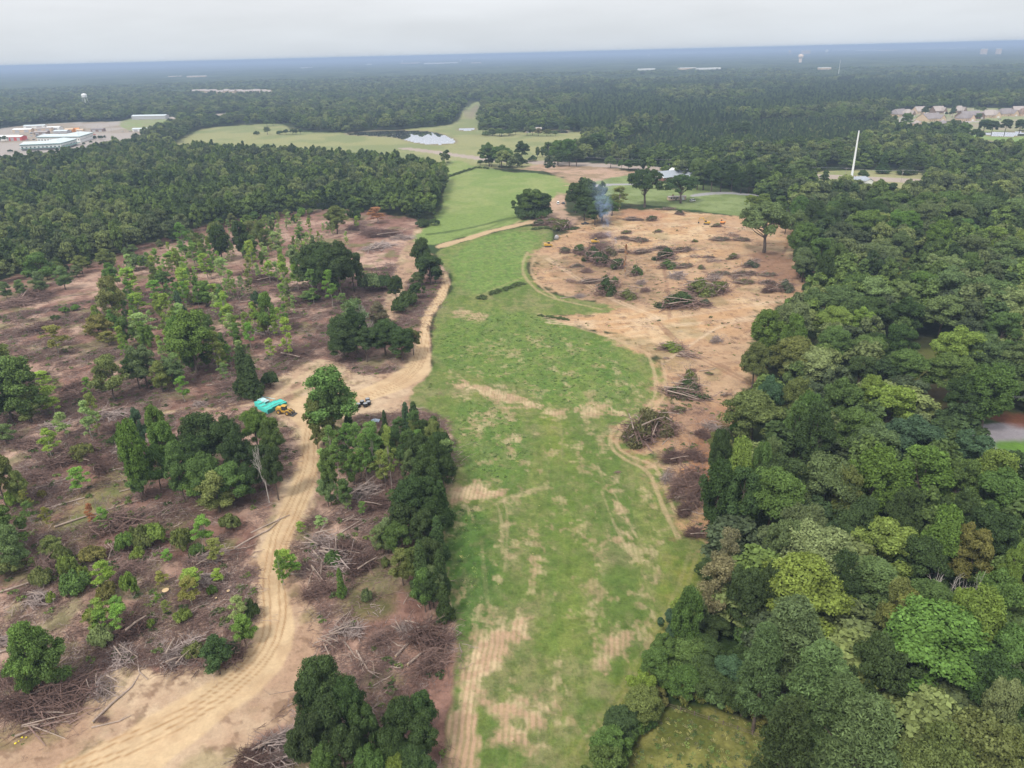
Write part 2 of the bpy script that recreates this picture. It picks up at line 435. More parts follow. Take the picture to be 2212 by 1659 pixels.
# sand verges and yard
sand = mixc(srgb(214, 188, 158, k), srgb(188, 156, 130, k), sstep(n1, .35, .65))
sp = sstep(n2 * .6 + n4 * .4, .52, .64)[:, None] * .62
sand = sand * (1 - sp) + srgb(128, 100, 82, k)[None, :] * sp
gs = sstep(fbm(X / 7, Y / 7, 88, 4), .55, .72)[:, None] * .4
sand = sand * (1 - gs) + srgb(140, 138, 88, k)[None, :] * gs
W['sand'] = np.maximum(weight('sand', 1.2, 2.6), weight('sand2', 1.5, 3))
lay(W['sand'], sand, .35)
for pl in ([(590, 860), (640, 815), (700, 790), (770, 805)], [(560, 880), (620, 850), (700, 820)], [(300, 905), (420, 880), (520, 868), (600, 852)], [(560, 872), (500, 878), (430, 885), (330, 895)]):
    d = ldist(X, Y, wline(pl)); lay(sstep(-d, -1.6, -.4) * .45, srgb(226, 200, 160, k), .2)
# main field
W['field'] = w = weight('field', .8, 1.6)
ax = math.radians(4)       # rows run away from the viewer
u_ = X * math.cos(ax) - Y * math.sin(ax); v_ = X * math.sin(ax) + Y * math.cos(ax)
rows = fbm(u_ / 1.1, v_ / 26, 41, 3, .6); rows2 = fbm(u_ / 6, v_ / 60, 43, 4)
g = mixc(srgb(110, 132, 66, k), srgb(138, 148, 82, k), sstep(rows2 * .6 + n1 * .4, .38, .62))
t = sstep(n2 * .5 + n1 * .5, .5, .62)[:, None] * .5
g = g * (1 - t) + srgb(98, 126, 60, k)[None, :] * t
t = sstep(fbm(X / 11, Y / 11, 91, 5, .6), .53, .68)[:, None] * .5
g = g * (1 - t) + srgb(158, 150, 110, k)[None, :] * t
t = sstep(rows, .60, .72)[:, None] * .12
g = g * (1 - t) + srgb(176, 160, 116, k)[None, :] * t
lay(w, g, .9)
def field_patch(pts, c, amt=.85, soft=4, rag=5, tf=.9, c2=None):
    ww = weight('', soft, rag, wpoly(pts)) * W['field'] * amt
    lay(ww, c if c2 is None else mixc(c, c2, sstep(n2, .4, .6)), tf)
field_patch([(955, 1090), (1060, 1080), (1070, 1200), (1060, 1340), (1010, 1370), (985, 1330), (945, 1240), (950, 1150)], srgb(92, 128, 60, k), .8, c2=srgb(76, 112, 50, k))
field_patch([(935, 700), (1100, 660), (1290, 730), (1380, 800), (1370, 880), (1220, 880), (1060, 820), (935, 790)], srgb(100, 136, 62, k), .7, c2=srgb(128, 154, 74, k))
field_patch([(985, 850), (1110, 880), (1160, 940), (1140, 1010), (1080, 1060), (990, 1030), (975, 930)], srgb(94, 134, 60, k), .6, c2=srgb(116, 146, 70, k))
field_patch([(960, 530), (1180, 490), (1140, 560), (1150, 600), (1060, 640), (985, 640)], srgb(132, 162, 82, k), .75, c2=srgb(120, 152, 76, k))
field_patch([(1520, 1195), (1500, 1300), (1440, 1420), (1330, 1600), (1230, 1659), (1300, 1540), (1390, 1400), (1450, 1300), (1440, 1220)], srgb(150, 152, 64, k), .75, c2=srgb(130, 146, 58, k))
field_patch([(1190, 880), (1220, 930), (1240, 1010), (1190, 1000), (1160, 900)], srgb(146, 158, 68, k), .5, 8)
field_patch([(1200, 1060), (1260, 1040), (1290, 1300), (1240, 1420), (1160, 1500), (1190, 1250)], srgb(126, 148, 64, k), .4, 5)
# dull thin spots a metre or two across, all over
t = sstep(fbm(X / 2.4, Y / 3.4, 111, 4, .65), .50, .66) * .30 * W['field']; lay(t, mixc(srgb(166, 152, 116, k), srgb(128, 128, 84, k), n2), .7)
t = sstep(fbm(X / 1.5, Y / 1.9, 115, 3, .65), .52, .64) * .38 * W['field']; lay(t, srgb(84, 112, 50, k), .9)
# bare sand showing through, finely lined along the seed rows
rowc = .5 + .5 * np.sin(u_ * 2 * PI / 1.15 + (fbm(X / 9, Y / 9, 117, 3) - .5) * 9)
rowc = sstep(rowc * .6 + n4 * .4, .28, .62)
def bare(pts, amt=1.0, th=.5, rag=3.0):
    s = sdf(X, Y, wpoly(pts), 90)
    m_ = sstep(s + nj * rag + (n2 - .5) * 9, -1.2, 2.2) * W['field']
    q = m_ * sstep(fbm(X / 4, Y / 5, 47, 4, .6) * .7 + n4 * .3 + m_ * .16, th + .03, th + .15)
    lay(q * amt * (.68 + .32 * rowc), mixc(srgb(218, 192, 156, k), srgb(196, 164, 134, k), sstep(n2, .4, .6)), .25)
    lay(q * amt * .15 * (1 - rowc), srgb(150, 140, 92, k), .6)
bare([(1000, 1398), (1071, 1350), (1100, 1362), (1090, 1440), (1063, 1465), (1032, 1490), (1024, 1590), (1030, 1700), (950, 1700), (971, 1582), (998, 1498)], 1, .40)
bare([(1098, 1360), (1128, 1325), (1152, 1360), (1140, 1400), (1107, 1385)], .95, .42)
bare([(1088, 1573), (1150, 1512), (1210, 1496), (1215, 1540), (1165, 1575), (1148, 1625), (1096, 1635), (1060, 1600)], .95, .42)
bare([(1215, 1485), (1271, 1436), (1318, 1365), (1378, 1350), (1360, 1408), (1290, 1458), (1236, 1496)], .85, .44)
bare([(971, 1052), (1063, 1033), (1092, 1062), (1071, 1080), (975, 1092)], 1, .38)
bare([(1046, 1520), (1108, 1520), (1098, 1550), (1046, 1550)], .9, .45)
bare([(945, 812), (1000, 818), (1100, 848), (1180, 870), (1215, 895), (1150, 885), (1080, 870), (990, 842)], .9, .44)
bare([(1140, 1205), (1190, 1210), (1198, 1262), (1140, 1262)], .7, .5)
bare([(1000, 880), (1120, 900), (1130, 1000), (1030, 1010), (985, 950)], .5, .60)
bare([(980, 660), (1060, 680), (1040, 700), (980, 690)], .8, .48)
bare([(1210, 870), (1370, 870), (1370, 895), (1220, 900)], .7, .52)
bare([(1290, 1040), (1345, 1060), (1390, 1190), (1350, 1200), (1310, 1100)], .5, .58)
bare([(930, 690), (1440, 760), (1480, 1659), (960, 1659)], .5, .67, 1)
for pl, wd, a_ in (([(1071, 1088), (1105, 1072), (1180, 1050)], 1.0, .9), ([(1075, 1090), (1083, 1120), (1086, 1200)], .45, .7), ([(1093, 1092), (1098, 1130), (1090, 1240)], .35, .6), ([(1300, 1060), (1330, 1140), (1358, 1190), (1375, 1215)], .4, .7), ([(1322, 1055), (1345, 1100), (1375, 1160)], .35, .7),
                   ([(1010, 850), (1100, 862), (1180, 880), (1212, 900), (1215, 990)], .4, .35), ([(1508, 1190), (1480, 1280), (1420, 1390), (1330, 1530), (1250, 1650)], .5, .35), ([(1490, 1195), (1462, 1285), (1400, 1390), (1310, 1530), (1235, 1640)], .5, .35), ([(1040, 1170), (1050, 1290), (1060, 1340)], .4, .3)):
    d = ldist(X, Y, wline(pl)); lay(sstep(-d + nj * .4, -wd * 1.6, -wd * .4) * a_ * (.05 + .85 * n4) * W['field'], srgb(204, 182, 144, k), .3)
# upper field
W['upfield'] = w = weight('upfield', 1.5, 3)
lay(w, mixc(srgb(136, 158, 88, k), srgb(156, 168, 104, k), sstep(n3 * .5 + n1 * .5, .4, .6)), .7)
for pl, c, a_ in (([(925, 505), (1000, 495), (1090, 474), (1120, 468)], srgb(84, 104, 56, k), .8), ([(985, 512), (1050, 494), (1110, 470)], srgb(112, 132, 70, k), .7), ([(960, 385), (1000, 372), (1040, 360)], srgb(96, 116, 66, k), .8)):
    d = ldist(X, Y, wline(pl)); lay(sstep(-d - nj * 1.2, -3.2, -1.2) * a_, c, 1)
# orange clearing
W['earth'] = w = sstep(sdf(X, Y, ZW['earth'], 90.0) + nj * 6 + nj2 * 3 * R / 400 + (n2 - .5) * 14, -3, 3)
tr_ = fbm((X + Y * .25) / 22, (Y - X * .35) / 5, 61, 4, .6)
ea = mixc(srgb(206, 166, 124, k), srgb(220, 190, 152, k), sstep(n1 * .5 + tr_ * .5, .42, .62))
t = sstep(n3, .46, .6)[:, None] * .65
ea = ea * (1 - t) + srgb(190, 156, 126, k)[None, :] * t
t = sstep(n2 * .7 + n4 * .3, .57, .68)[:, None] * .5
ea = ea * (1 - t) + srgb(136, 100, 80, k)[None, :] * t
t = sstep(fbm(X / 16, Y / 16, 97, 4), .58, .72)[:, None] * .45
ea = ea * (1 - t) + srgb(140, 132, 92, k)[None, :] * t
lay(w, ea, .4)
def earth_patch(pts, c, amt=.8, soft=5, rag=6, c2=None):
    ww = weight('', soft, rag, wpoly(pts)) * amt
    lay(ww, c if c2 is None else mixc(c, c2, sstep(n2, .4, .6)), .5)
earth_patch([(1330, 448), (1420, 452), (1450, 470), (1380, 476), (1330, 465)], srgb(188, 138, 110, k), .6)
earth_patch([(1600, 540), (1720, 545), (1740, 600), (1700, 620), (1640, 590)], srgb(158, 120, 98, k), .8)
earth_patch([(1560, 870), (1540, 960), (1530, 1060), (1500, 1040), (1500, 900)], srgb(184, 126, 84, k), .7, c2=srgb(150, 112, 92, k))
earth_patch([(1430, 870), (1560, 880), (1540, 940), (1450, 920)], srgb(168, 134, 112, k), .7)
earth_patch([(1300, 530), (1440, 540), (1450, 640), (1330, 660), (1210, 620), (1180, 560)], srgb(172, 138, 112, k), .6, c2=srgb(140, 118, 92, k))
earth_patch([(1495, 1000), (1540, 1010), (1535, 1080), (1500, 1060)], srgb(190, 112, 56, k), .7)
for pl, c_ in (([(1170, 690), (1300, 700), (1450, 690), (1560, 670), (1680, 655), (1740, 640)], 1), ([(1180, 698), (1320, 712), (1470, 704), (1600, 690), (1650, 680)], 1), ([(1440, 780), (1500, 740), (1560, 700), (1640, 690)], 1), ([(1420, 700), (1480, 760), (1560, 800), (1620, 830)], 0), ([(1180, 560), (1240, 600), (1330, 650), (1420, 690)], 1),
               ([(1220, 500), (1300, 505), (1450, 480), (1560, 490), (1640, 500)], 1), ([(1430, 560), (1440, 620), (1445, 690)], 0), ([(1560, 640), (1620, 600), (1690, 560), (1710, 500)], 0), ([(1460, 820), (1500, 800), (1560, 790), (1620, 780)], 0), ([(1440, 870), (1470, 930), (1500, 960), (1520, 1000)], 0)):
    for off in (0, 2.1):
        L_ = wline(pl) + np.array([off * .6, off]); d = ldist(X, Y, L_, 8)
        lay(sstep(-d + nj * .5, -1.0, -.25) * (.25 + .5 * n1), srgb(224, 198, 168, k) if c_ else srgb(150, 114, 92, k), .3)
# churned ground of the small tracks through grass edge
for pl, wd, a_ in (([(1400, 765), (1420, 820), (1412, 870), (1350, 905), (1318, 935), (1318, 965), (1345, 990), (1400, 1015), (1420, 1060), (1440, 1110), (1465, 1160)], .55, .7),
                   ([(1430, 780), (1440, 820), (1432, 870), (1365, 910), (1332, 940), (1332, 965), (1360, 985), (1418, 1005), (1438, 1060), (1460, 1105)], .55, .7),
                   ([(1140, 545), (1125, 580), (1140, 610), (1180, 640), (1300, 668)], .9, .6), ([(1155, 560), (1143, 585), (1165, 615), (1200, 640)], .8, .6),
                   ([(1165, 680), (1240, 705), (1340, 735), (1410, 770)], .9, .6),
                   ([(1035, 640), (1080, 620), (1130, 600)], .6, .4),
                   ([(1110, 490), (1118, 478), (1140, 468)], 1.2, .6)):
    d = ldist(X, Y, wline(pl)); lay(sstep(-d + nj * .5, -wd * 1.5, -wd * .5) * a_ * (.55 + .6 * n4), srgb(206, 178, 142, k), .3)
# road surface with wheel ruts
W['road'] = w = weight('road', .5, .8)
rd = mixc(srgb(222, 194, 156, k), srgb(208, 178, 142, k), sstep(n1 * .6 + n2 * .4, .4, .6))
lay(w, rd, .1)
cl = [(150, 1650), (330, 1585), (480, 1500), (570, 1420), (598, 1350), (590, 1250), (600, 1170), (640, 1090), (672, 1010), (672, 940), (690, 890), (790, 860), (870, 825), (912, 770), (918, 700), (945, 645), (962, 615), (962, 590)]
CL = wline(cl)
d = ldist(X, Y, CL, 8)
for off in (-2.2, -.9, .9, 2.2):
    lay(sstep(-abs(d - abs(off) + (nj * .5)), -.32, -.05) * w * (.15 + .7 * n4) , srgb(178, 142, 102, k), .1)
W['track'] = w = weight('track', .6, 1.0)
lay(w, mixc(srgb(216, 190, 152, k), srgb(198, 168, 134, k), n1), .15)
W['lot'] = w = weight('lot', 3, 7)
lay(w * .95, mixc(srgb(202, 170, 146, k), srgb(170, 146, 118, k), sstep(n1, .4, .6)), .3)
# far places
W['church_lawn'] = w = weight('church_lawn', 2, 4)
lay(w, mixc(srgb(146, 160, 106, k), srgb(128, 144, 88, k), sstep(n1, .4, .6)), .6)
W['patch'] = w = weight('patch', .8, 1.2)
lay(w, mixc(srgb(164, 160, 92, k), srgb(112, 118, 60, k), sstep(n2 * .5 + n1 * .5, .38, .62)), 1)
W['pasture'] = w = weight('pasture', 4, 6)
lay(w, mixc(srgb(164, 164, 114, k), srgb(144, 152, 102, k), sstep(n3, .42, .58)), .4)
Zs = wpoly([(1002, 236), (1040, 222), (1036, 250), (1010, 262)]); lay(weight('', 5, 6, Zs) * .7, srgb(150, 136, 120, k), .4)
for key, c, c2 in (('verge', (172, 168, 122), (150, 156, 104)), ('school_grass', (150, 166, 108), (160, 160, 120)), ('homes', (158, 168, 118), (170, 160, 140)), ('pond_lawn', (140, 168, 98), (150, 170, 110)), ('glade', (104, 108, 58), (96, 84, 62)), ('glade2', (140, 146, 76), (120, 130, 66)), ('culdesac_lawn', (120, 158, 66), (104, 142, 60))):
    W[key] = weight(key, 2, 3)
for key, c in (('school_lot', (186, 176, 168)), ('far_lot', (190, 180, 170))):
    W[key] = w = weight(key, 3, 4); lay(w, mixc(srgb(*c, k), srgb(172, 158, 140, k), sstep(n3, .42, .58)), .1)
Zs = wpoly([(130, 330), (210, 312), (320, 296), (330, 305), (240, 325), (160, 345)]); lay(weight('', 3, 3, Zs), srgb(158, 160, 166, k), .1)
W['culdesac'] = w = weight('culdesac', .8, 1.0); lay(w, mixc(srgb(150, 146, 154, k), srgb(166, 158, 162, k), n1), .1)
Zs = wpoly([(2060, 905), (2130, 900), (2230, 925), (2320, 945), (2320, 915), (2200, 890), (2080, 890)]); lay(weight('', 2, 3, Zs) * .85, mixc(srgb(140, 84, 66, k), srgb(110, 72, 56, k), n2), .5)
for key, c, c2 in (('verge', (172, 168, 122), (150, 156, 104)), ('school_grass', (150, 166, 108), (160, 160, 120)), ('homes', (158, 168, 118), (172, 162, 142)), ('pond_lawn', (140, 168, 98), (150, 170, 110)), ('glade', (104, 108, 58), (96, 84, 62)), ('glade2', (140, 146, 76), (120, 130, 66)), ('culdesac_lawn', (120, 158, 66), (104, 142, 60))):
    lay(W[key], mixc(srgb(*c, k), srgb(*c2, k), sstep(n1, .35, .65)), .5)
W['strip'] = w = weight('strip', 1, 1); lay(w, mixc(srgb(196, 180, 168, k), srgb(182, 168, 156, k), n1), .1)
for key in ('drive', 'drive2'):
    W[key] = w = weight(key, .8, .5); lay(w, srgb(176, 174, 176, k), .1)
for pl in ([(1905, 266), (2000, 268), (2120, 262), (2300, 266)], [(1948, 268), (1958, 248), (1975, 238)], [(2090, 264), (2110, 246)], [(2020, 268), (2030, 282), (2060, 292)]):
    d = ldist(X, Y, wline(pl)); lay(sstep(-d, -7, -5), srgb(196, 186, 184, k), .1)
for key in ('pond', 'pond_b', 'pond_c', 'pond_d', 'pond_e'):
    s = sdf(X, Y, ZW[key], 40); W[key] = sstep(s + nj * 1.0, -1, 1)
    lay(sstep(s, -7, -1), srgb(150, 140, 110, k), .2)
# dark fire scorch on the ground under the burning heaps
for (px, py, rr_) in ((1305, 482, 8), (1300, 525, 9)):
    q = G(px, py); d = np.hypot(X - q[0], Y - q[1]); lay(sstep(-d + nj * 3, -rr_, -rr_ * .4) * .7, srgb(92, 80, 84, k), .5)

def ground_material():
    m, n, l = new_mat('ground_cover')
    o = n.new('ShaderNodeOutputMaterial'); b = n.new('ShaderNodeBsdfPrincipled')
    a = n.new('ShaderNodeAttribute'); a.attribute_name = 'ground_colour'
    a2 = n.new('ShaderNodeAttribute'); a2.attribute_name = 'tuft'
    tc = n.new('ShaderNodeTexCoord')
    t1 = n.new('ShaderNodeTexNoise'); t1.inputs['Scale'].default_value = 1.5; t1.inputs['Detail'].default_value = 5; t1.inputs['Roughness'].default_value = .7
    t2 = n.new('ShaderNodeTexNoise'); t2.inputs['Scale'].default_value = .33; t2.inputs['Detail'].default_value = 6; t2.inputs['Roughness'].default_value = .65
    for t in (t1, t2): l.new(tc.outputs['Object'], t.inputs['Vector'])
    ad = n.new('ShaderNodeMath'); ad.operation = 'ADD'; l.new(t1.outputs['Fac'], ad.inputs[0]); l.new(t2.outputs['Fac'], ad.inputs[1])
    r = n.new('ShaderNodeMapRange'); r.inputs['From Min'].default_value = .7; r.inputs['From Max'].default_value = 1.3; r.inputs['To Min'].default_value = -1; r.inputs['To Max'].default_value = 1
    l.new(ad.outputs[0], r.inputs[0])
    am = n.new('ShaderNodeMapRange'); am.inputs['To Min'].default_value = .12; am.inputs['To Max'].default_value = .34
    l.new(a2.outputs['Fac'], am.inputs[0])
    mu = n.new('ShaderNodeMath'); mu.operation = 'MULTIPLY'; l.new(r.outputs[0], mu.inputs[0]); l.new(am.outputs[0], mu.inputs[1])
    ad2 = n.new('ShaderNodeMath'); ad2.operation = 'ADD'; ad2.inputs[1].default_value = 1.0; l.new(mu.outputs[0], ad2.inputs[0])
    v = n.new('ShaderNodeVectorMath'); v.operation = 'SCALE'; l.new(a.outputs['Color'], v.inputs[0]); l.new(ad2.outputs[0], v.inputs['Scale'])
    l.new(v.outputs[0], b.inputs['Base Color'])
    b.inputs['Roughness'].default_value = .95; b.inputs['Specular IOR Level'].default_value = .1
    bp = n.new('ShaderNodeBump'); bp.inputs['Distance'].default_value = .45
    l.new(a2.outputs['Fac'], bp.inputs['Strength']); l.new(ad.outputs[0], bp.inputs['Height']); l.new(bp.outputs[0], b.inputs['Normal'])
    l.new(b.outputs[0], o.inputs[0])
    return m
MAT['ground'] = ground_material()
def water_material():
    m, n, l = new_mat('pond_water')
    o = n.new('ShaderNodeOutputMaterial'); b = n.new('ShaderNodeBsdfPrincipled')
    b.inputs['Base Color'].default_value = (.06, .07, .06, 1); b.inputs['Roughness'].default_value = .6
    g = n.new('ShaderNodeBsdfGlossy'); g.inputs['Roughness'].default_value = .02; g.inputs['Color'].default_value = (.98, .98, 1, 1)
    mx = n.new('ShaderNodeMixShader'); mx.inputs[0].default_value = .86
    l.new(b.outputs[0], mx.inputs[1]); l.new(g.outputs[0], mx.inputs[2]); l.new(mx.outputs[0], o.inputs[0]); return m
MAT['water'] = water_material()

nr, na = len(rs), NA
idx = np.arange(nr * na).reshape(nr, na)
quads = np.stack([idx[:-1, :-1], idx[:-1, 1:], idx[1:, 1:], idx[1:, :-1]], -1).reshape(-1, 4)[:, ::-1]
def fw(key): return W[key][quads].mean(1)
klass = np.zeros(len(quads), np.int8)
for ci, keys in ((1, ('sand',)), (2, ('field', 'upfield')), (3, ('earth', 'lot')), (4, ('road', 'track')), (5, ('pasture', 'church_lawn', 'patch', 'verge', 'pond_lawn', 'school_grass', 'glade', 'glade2', 'culdesac_lawn', 'homes')), (6, ('strip',)), (7, ('school_lot', 'drive', 'drive2', 'culdesac', 'far_lot')), (8, ('pond', 'pond_b', 'pond_c', 'pond_d', 'pond_e'))):
    for kk in keys: klass[fw(kk) > .5] = ci
for kk in ('culdesac_lawn', 'school_grass'): klass[fw(kk) > .5] = 5
zz_w = np.zeros(len(X))
for kk in ('pond', 'pond_b', 'pond_c', 'pond_d', 'pond_e'): zz_w = np.maximum(zz_w, W[kk])
zt = zt * (1 - sstep(zz_w, 0, .4))
VV = np.stack([X, Y, zt], 1)
def ground_piece(name, sel, mats, extra=None):
    q = quads[sel]
    used, inv = np.unique(q.ravel(), return_inverse=True)
    V = VV[used]; Fq = inv.reshape(-1, 4).astype(np.int32)
    cc = col[used]; tt = rough[used]
    if extra is not None:
        ev, ef = extra
        Fq = np.concatenate([Fq, np.array(ef, np.int32) + len(V)]); V = np.concatenate([V, ev])
        cc = np.concatenate([cc, np.tile(srgb(90, 100, 60, .62), (len(ev), 1))]); tt = np.concatenate([tt, np.full(len(ev), .5)])
    me = bpy.data.meshes.new(name)
    me.vertices.add(len(V)); me.vertices.foreach_set('co', V.astype(np.float32).ravel())
    me.loops.add(Fq.size); me.loops.foreach_set('vertex_index', Fq.ravel())
    me.polygons.add(len(Fq)); me.polygons.foreach_set('loop_start', np.arange(0, Fq.size, 4, dtype=np.int32)); me.polygons.foreach_set('loop_total', np.full(len(Fq), 4, np.int32))
    me.polygons.foreach_set('use_smooth', np.ones(len(Fq), bool))
    me.materials.append(mats); me.update(calc_edges=True)
    c4 = np.concatenate([cc, np.ones((len(cc), 1))], 1).astype(np.float32)
    a = me.color_attributes.new('ground_colour', 'FLOAT_COLOR', 'POINT'); a.data.foreach_set('color', c4.ravel())
    a = me.attributes.new('tuft', 'FLOAT', 'POINT'); a.data.foreach_set('value', tt.astype(np.float32))
    o = bpy.data.objects.new(name, me); C.objects.link(o); o['kind'] = 'structure'
    return o
# the rest of the ground, beside and behind the viewer, coarser
ev, ef = [], []
angs = np.concatenate([np.linspace(A1, 2 * PI + A0, 40)]); rad2 = [0.5, 52, 200, 800, 3000, 12000, rs[-1]]
for r in rad2:
    for a in angs: ev.append((r * math.sin(a), r * math.cos(a), TZ(r * math.sin(a), r * math.cos(a)) if r > 40 and r < 500 else 0.0))
n_ = len(angs)
for i in range(len(rad2) - 1):
    for j in range(n_ - 1): ef.append((i * n_ + j, (i + 1) * n_ + j, (i + 1) * n_ + j + 1, i * n_ + j + 1))
o_ = len(ev); fa = np.linspace(A0, A1, 12)
for r in (0.5, 52.0):
    for a in fa: ev.append((r * math.sin(a), r * math.cos(a), TZ(r * math.sin(a), r * math.cos(a)) if r > 40 else 0.0))
for j in range(11): ef.append((o_ + j, o_ + 12 + j, o_ + 13 + j, o_ + j + 1))
ground_piece('ground', klass == 0, MAT['ground'], (np.array(ev), ef))
ground_piece('sandy_verge', klass == 1, MAT['ground'])
ground_piece('grass_field', klass == 2, MAT['ground'])
ground_piece('bare_earth', klass == 3, MAT['ground'])
ground_piece('dirt_road', klass == 4, MAT['ground'])
ground_piece('pasture', klass == 5, MAT['ground'])
ground_piece('highway', klass == 6, MAT['ground'])
ground_piece('pavement', klass == 7, MAT['ground'])
ground_piece('pond_water', klass == 8, MAT['water'])
# ------------------------------------------------------------------ tree shapes
def unit(v): return v / (np.linalg.norm(v, axis=-1, keepdims=True) + 1e-9)
def leaf_quads(P, N, s, asp, rng, bend=.25):
    n = len(P)
    t = unit(np.cross(N, rng.normal(size=(n, 3)))); b = np.cross(N, t)
    s = np.asarray(s) * rng.uniform(.65, 1.35, n) if np.ndim(s) == 0 else s
    s = s[:, None]
    A = P + t * s; B = P + b * s * asp - N * s * bend; C_ = P - t * s; D = P - b * s * asp - N * s * bend
    return np.stack([A, B, C_, D], 1).reshape(-1, 3)
def ico(n=1):
    import bmesh
    bm = bmesh.new(); bmesh.ops.create_icosphere(bm, subdivisions=n, radius=1)
    v = np.array([q.co[:] for q in bm.verts]); f = np.array([[w.index for w in p.verts] for p in bm.faces]); bm.free()
    return v, f
ICO = ico(1); ICO2 = ico(2)
def crown(name, lobes, nleaf, s, seed, asp=.7, jitter=.5, core=.62, down=-.3, shell=(.78, 1.06), mats=None, zc=None):
    """lobes: list of (cx, cy, cz, rx, ry, rz); leaf clumps cover each lobe, core inside tinted dark as painted inner shade"""
    rng = np.random.default_rng(seed)
    L = np.array(lobes, float)
    area = (L[:, 3] * L[:, 4] + L[:, 3] * L[:, 5] + L[:, 4] * L[:, 5])
    cnt = np.maximum(6, (nleaf * area / area.sum() * 1.5).astype(int))
    Ps, Ns, Ts = [], [], []
    for i, lb in enumerate(L):
        n = cnt[i]
        u = unit(rng.normal(size=(n, 3)))
        u = u[u[:, 2] > down + rng.uniform(-.2, .2, len(u))]
        k = rng.uniform(shell[0], shell[1], len(u))
        bump = 1 + .16 * np.sin(u[:, 0] * 7 + i) * np.sin(u[:, 1] * 7 + i * 2) + .1 * np.sin(u[:, 2] * 11 + i)
        p = lb[:3] + u * lb[3:] * (k * bump)[:, None]
        # drop what is buried in another lobe
        d = (((p[:, None, :] - L[None, :, :3]) / L[None, :, 3:]) ** 2).sum(-1)
        d[:, i] = 9
        keep = d.min(1) > .5
        p, u = p[keep], u[keep]
        nn = unit(u / lb[3:] * lb[3:].mean() + rng.normal(size=p.shape) * jitter + np.array([0, 0, .25]))
        Ps.append(p); Ns.append(nn); Ts.append(np.clip(rng.normal(.5, .17, len(p)) + rng.uniform(-.14, .14), 0, 1))
    P, N, T = np.concatenate(Ps), np.concatenate(Ns), np.concatenate(Ts)
    V = leaf_quads(P, N, s, asp, rng)
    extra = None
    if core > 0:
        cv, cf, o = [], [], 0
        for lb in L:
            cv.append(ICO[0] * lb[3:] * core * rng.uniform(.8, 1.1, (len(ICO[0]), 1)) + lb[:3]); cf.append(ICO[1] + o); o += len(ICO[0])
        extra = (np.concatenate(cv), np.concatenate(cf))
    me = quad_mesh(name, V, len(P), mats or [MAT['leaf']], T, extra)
    return me
def merge_lobes(fn): return fn
def lob_round(rng, W_, H, z0, n=60, rl=(.16, .25), flat=1.0):
    """billowing dome: lobes on the skin of an ellipsoid from z0 to H"""
    out = []; rz = (H - z0) / 2; zc = z0 + rz * .95
    base = rng.uniform(0, 6.28)
    for i in range(n):
        u = unit(rng.normal(size=3))
        if u[2] < -.55: u[2] *= -1
        k = rng.uniform(.62, .88) if i > n * .2 else rng.uniform(.1, .5)
        r = W_ * rng.uniform(*rl) * .62
        an = math.atan2(u[1], u[0])
        o = 1 + .18 * math.sin(2 * an + base) + .10 * math.sin(5 * an + base * 2)
        out.append((u[0] * W_ / 2 * k * o, u[1] * W_ / 2 * k * o, zc + u[2] * rz * k * flat, r * rng.uniform(.85, 1.2), r * rng.uniform(.85, 1.2), r * rng.uniform(.7, .95)))
    return out
def lob_tulip(rng, W_, H, z0, n=46):
    out = []
    for i in range(n):
        t = rng.uniform(0, 1) ** .8
        prof = math.sin(PI * min(1, (1 - t) * .80 + .14)) ** .75
        an = rng.uniform(0, 2 * PI); rr = W_ / 2 * prof * rng.uniform(.45, .85)
        z = z0 + (H - z0) * (.08 + .80 * t)
        r = W_ * rng.uniform(.09, .14)
        out.append((rr * math.cos(an), rr * math.sin(an), z, r, r, r * rng.uniform(1.2, 2.1)))
    out.append((0, 0, H - W_ * .2, W_ * .1, W_ * .1, W_ * .22))
    return out
def lob_pine(rng, W_, H, z0, n=90):
    out = []
    for i in range(n):
        t = (i + rng.uniform(0, 1)) / n
        prof = (1 - t) ** .62 * .92 + .10
        if t < .15: prof *= .6 + t * 2.6
        an = i * 2.4 + rng.uniform(-.4, .4); rr = W_ / 2 * prof * rng.uniform(.45, .98)
        z = z0 + (H - z0) * (t * .97 + .01) + rng.uniform(-.3, .3)
        r = W_ * rng.uniform(.065, .105)
        out.append((rr * math.cos(an), rr * math.sin(an), z, r * 1.25, r * 1.25, r * .95))
    return out
def lob_cone(rng, W_, H, z0, n=60):
    out = []
    for i in range(n):
        t = (i + .5) / n
        prof = (1 - t) ** .8 * (.75 + .25 * math.sin(t * 9 + 1)) + .06
        an = i * 2.4; rr = W_ / 2 * prof * rng.uniform(.4, .85)
        r = W_ * rng.uniform(.11, .17) * (.65 + .5 * (1 - t))
        out.append((rr * math.cos(an), rr * math.sin(an), z0 + (H - z0) * t * .94 + r * .4, r, r, r * 1.45))
    return out
def lob_bush(rng, W_, H, n=34):
    out = []
    for i in range(n):
        an = rng.uniform(0, 6.28); rr = W_ / 2 * math.sqrt(rng.uniform(0, 1)) * .8
        z = H * .62 * math.sqrt(max(0, 1 - (rr * 2 / W_) ** 2)) * rng.uniform(.5, 1.05)
        r = W_ * rng.uniform(.09, .16)
        out.append((rr * math.cos(an), rr * math.sin(an), z, r, r, r * .9))
    return out
def lob_sapling(rng, W_, H, z0, n=18):
    out = []
    for i in range(n):
        t = rng.uniform(0, 1); an = rng.uniform(0, 6.28); rr = W_ / 2 * (math.sin(PI * (.15 + t * .8)) ** .7) * rng.uniform(.15, .9)
        r = W_ * rng.uniform(.09, .17)
        out.append((rr * math.cos(an), rr * math.sin(an), z0 + (H - z0) * t * .92, r, r, r * rng.uniform(.6, 1.1)))
    return out
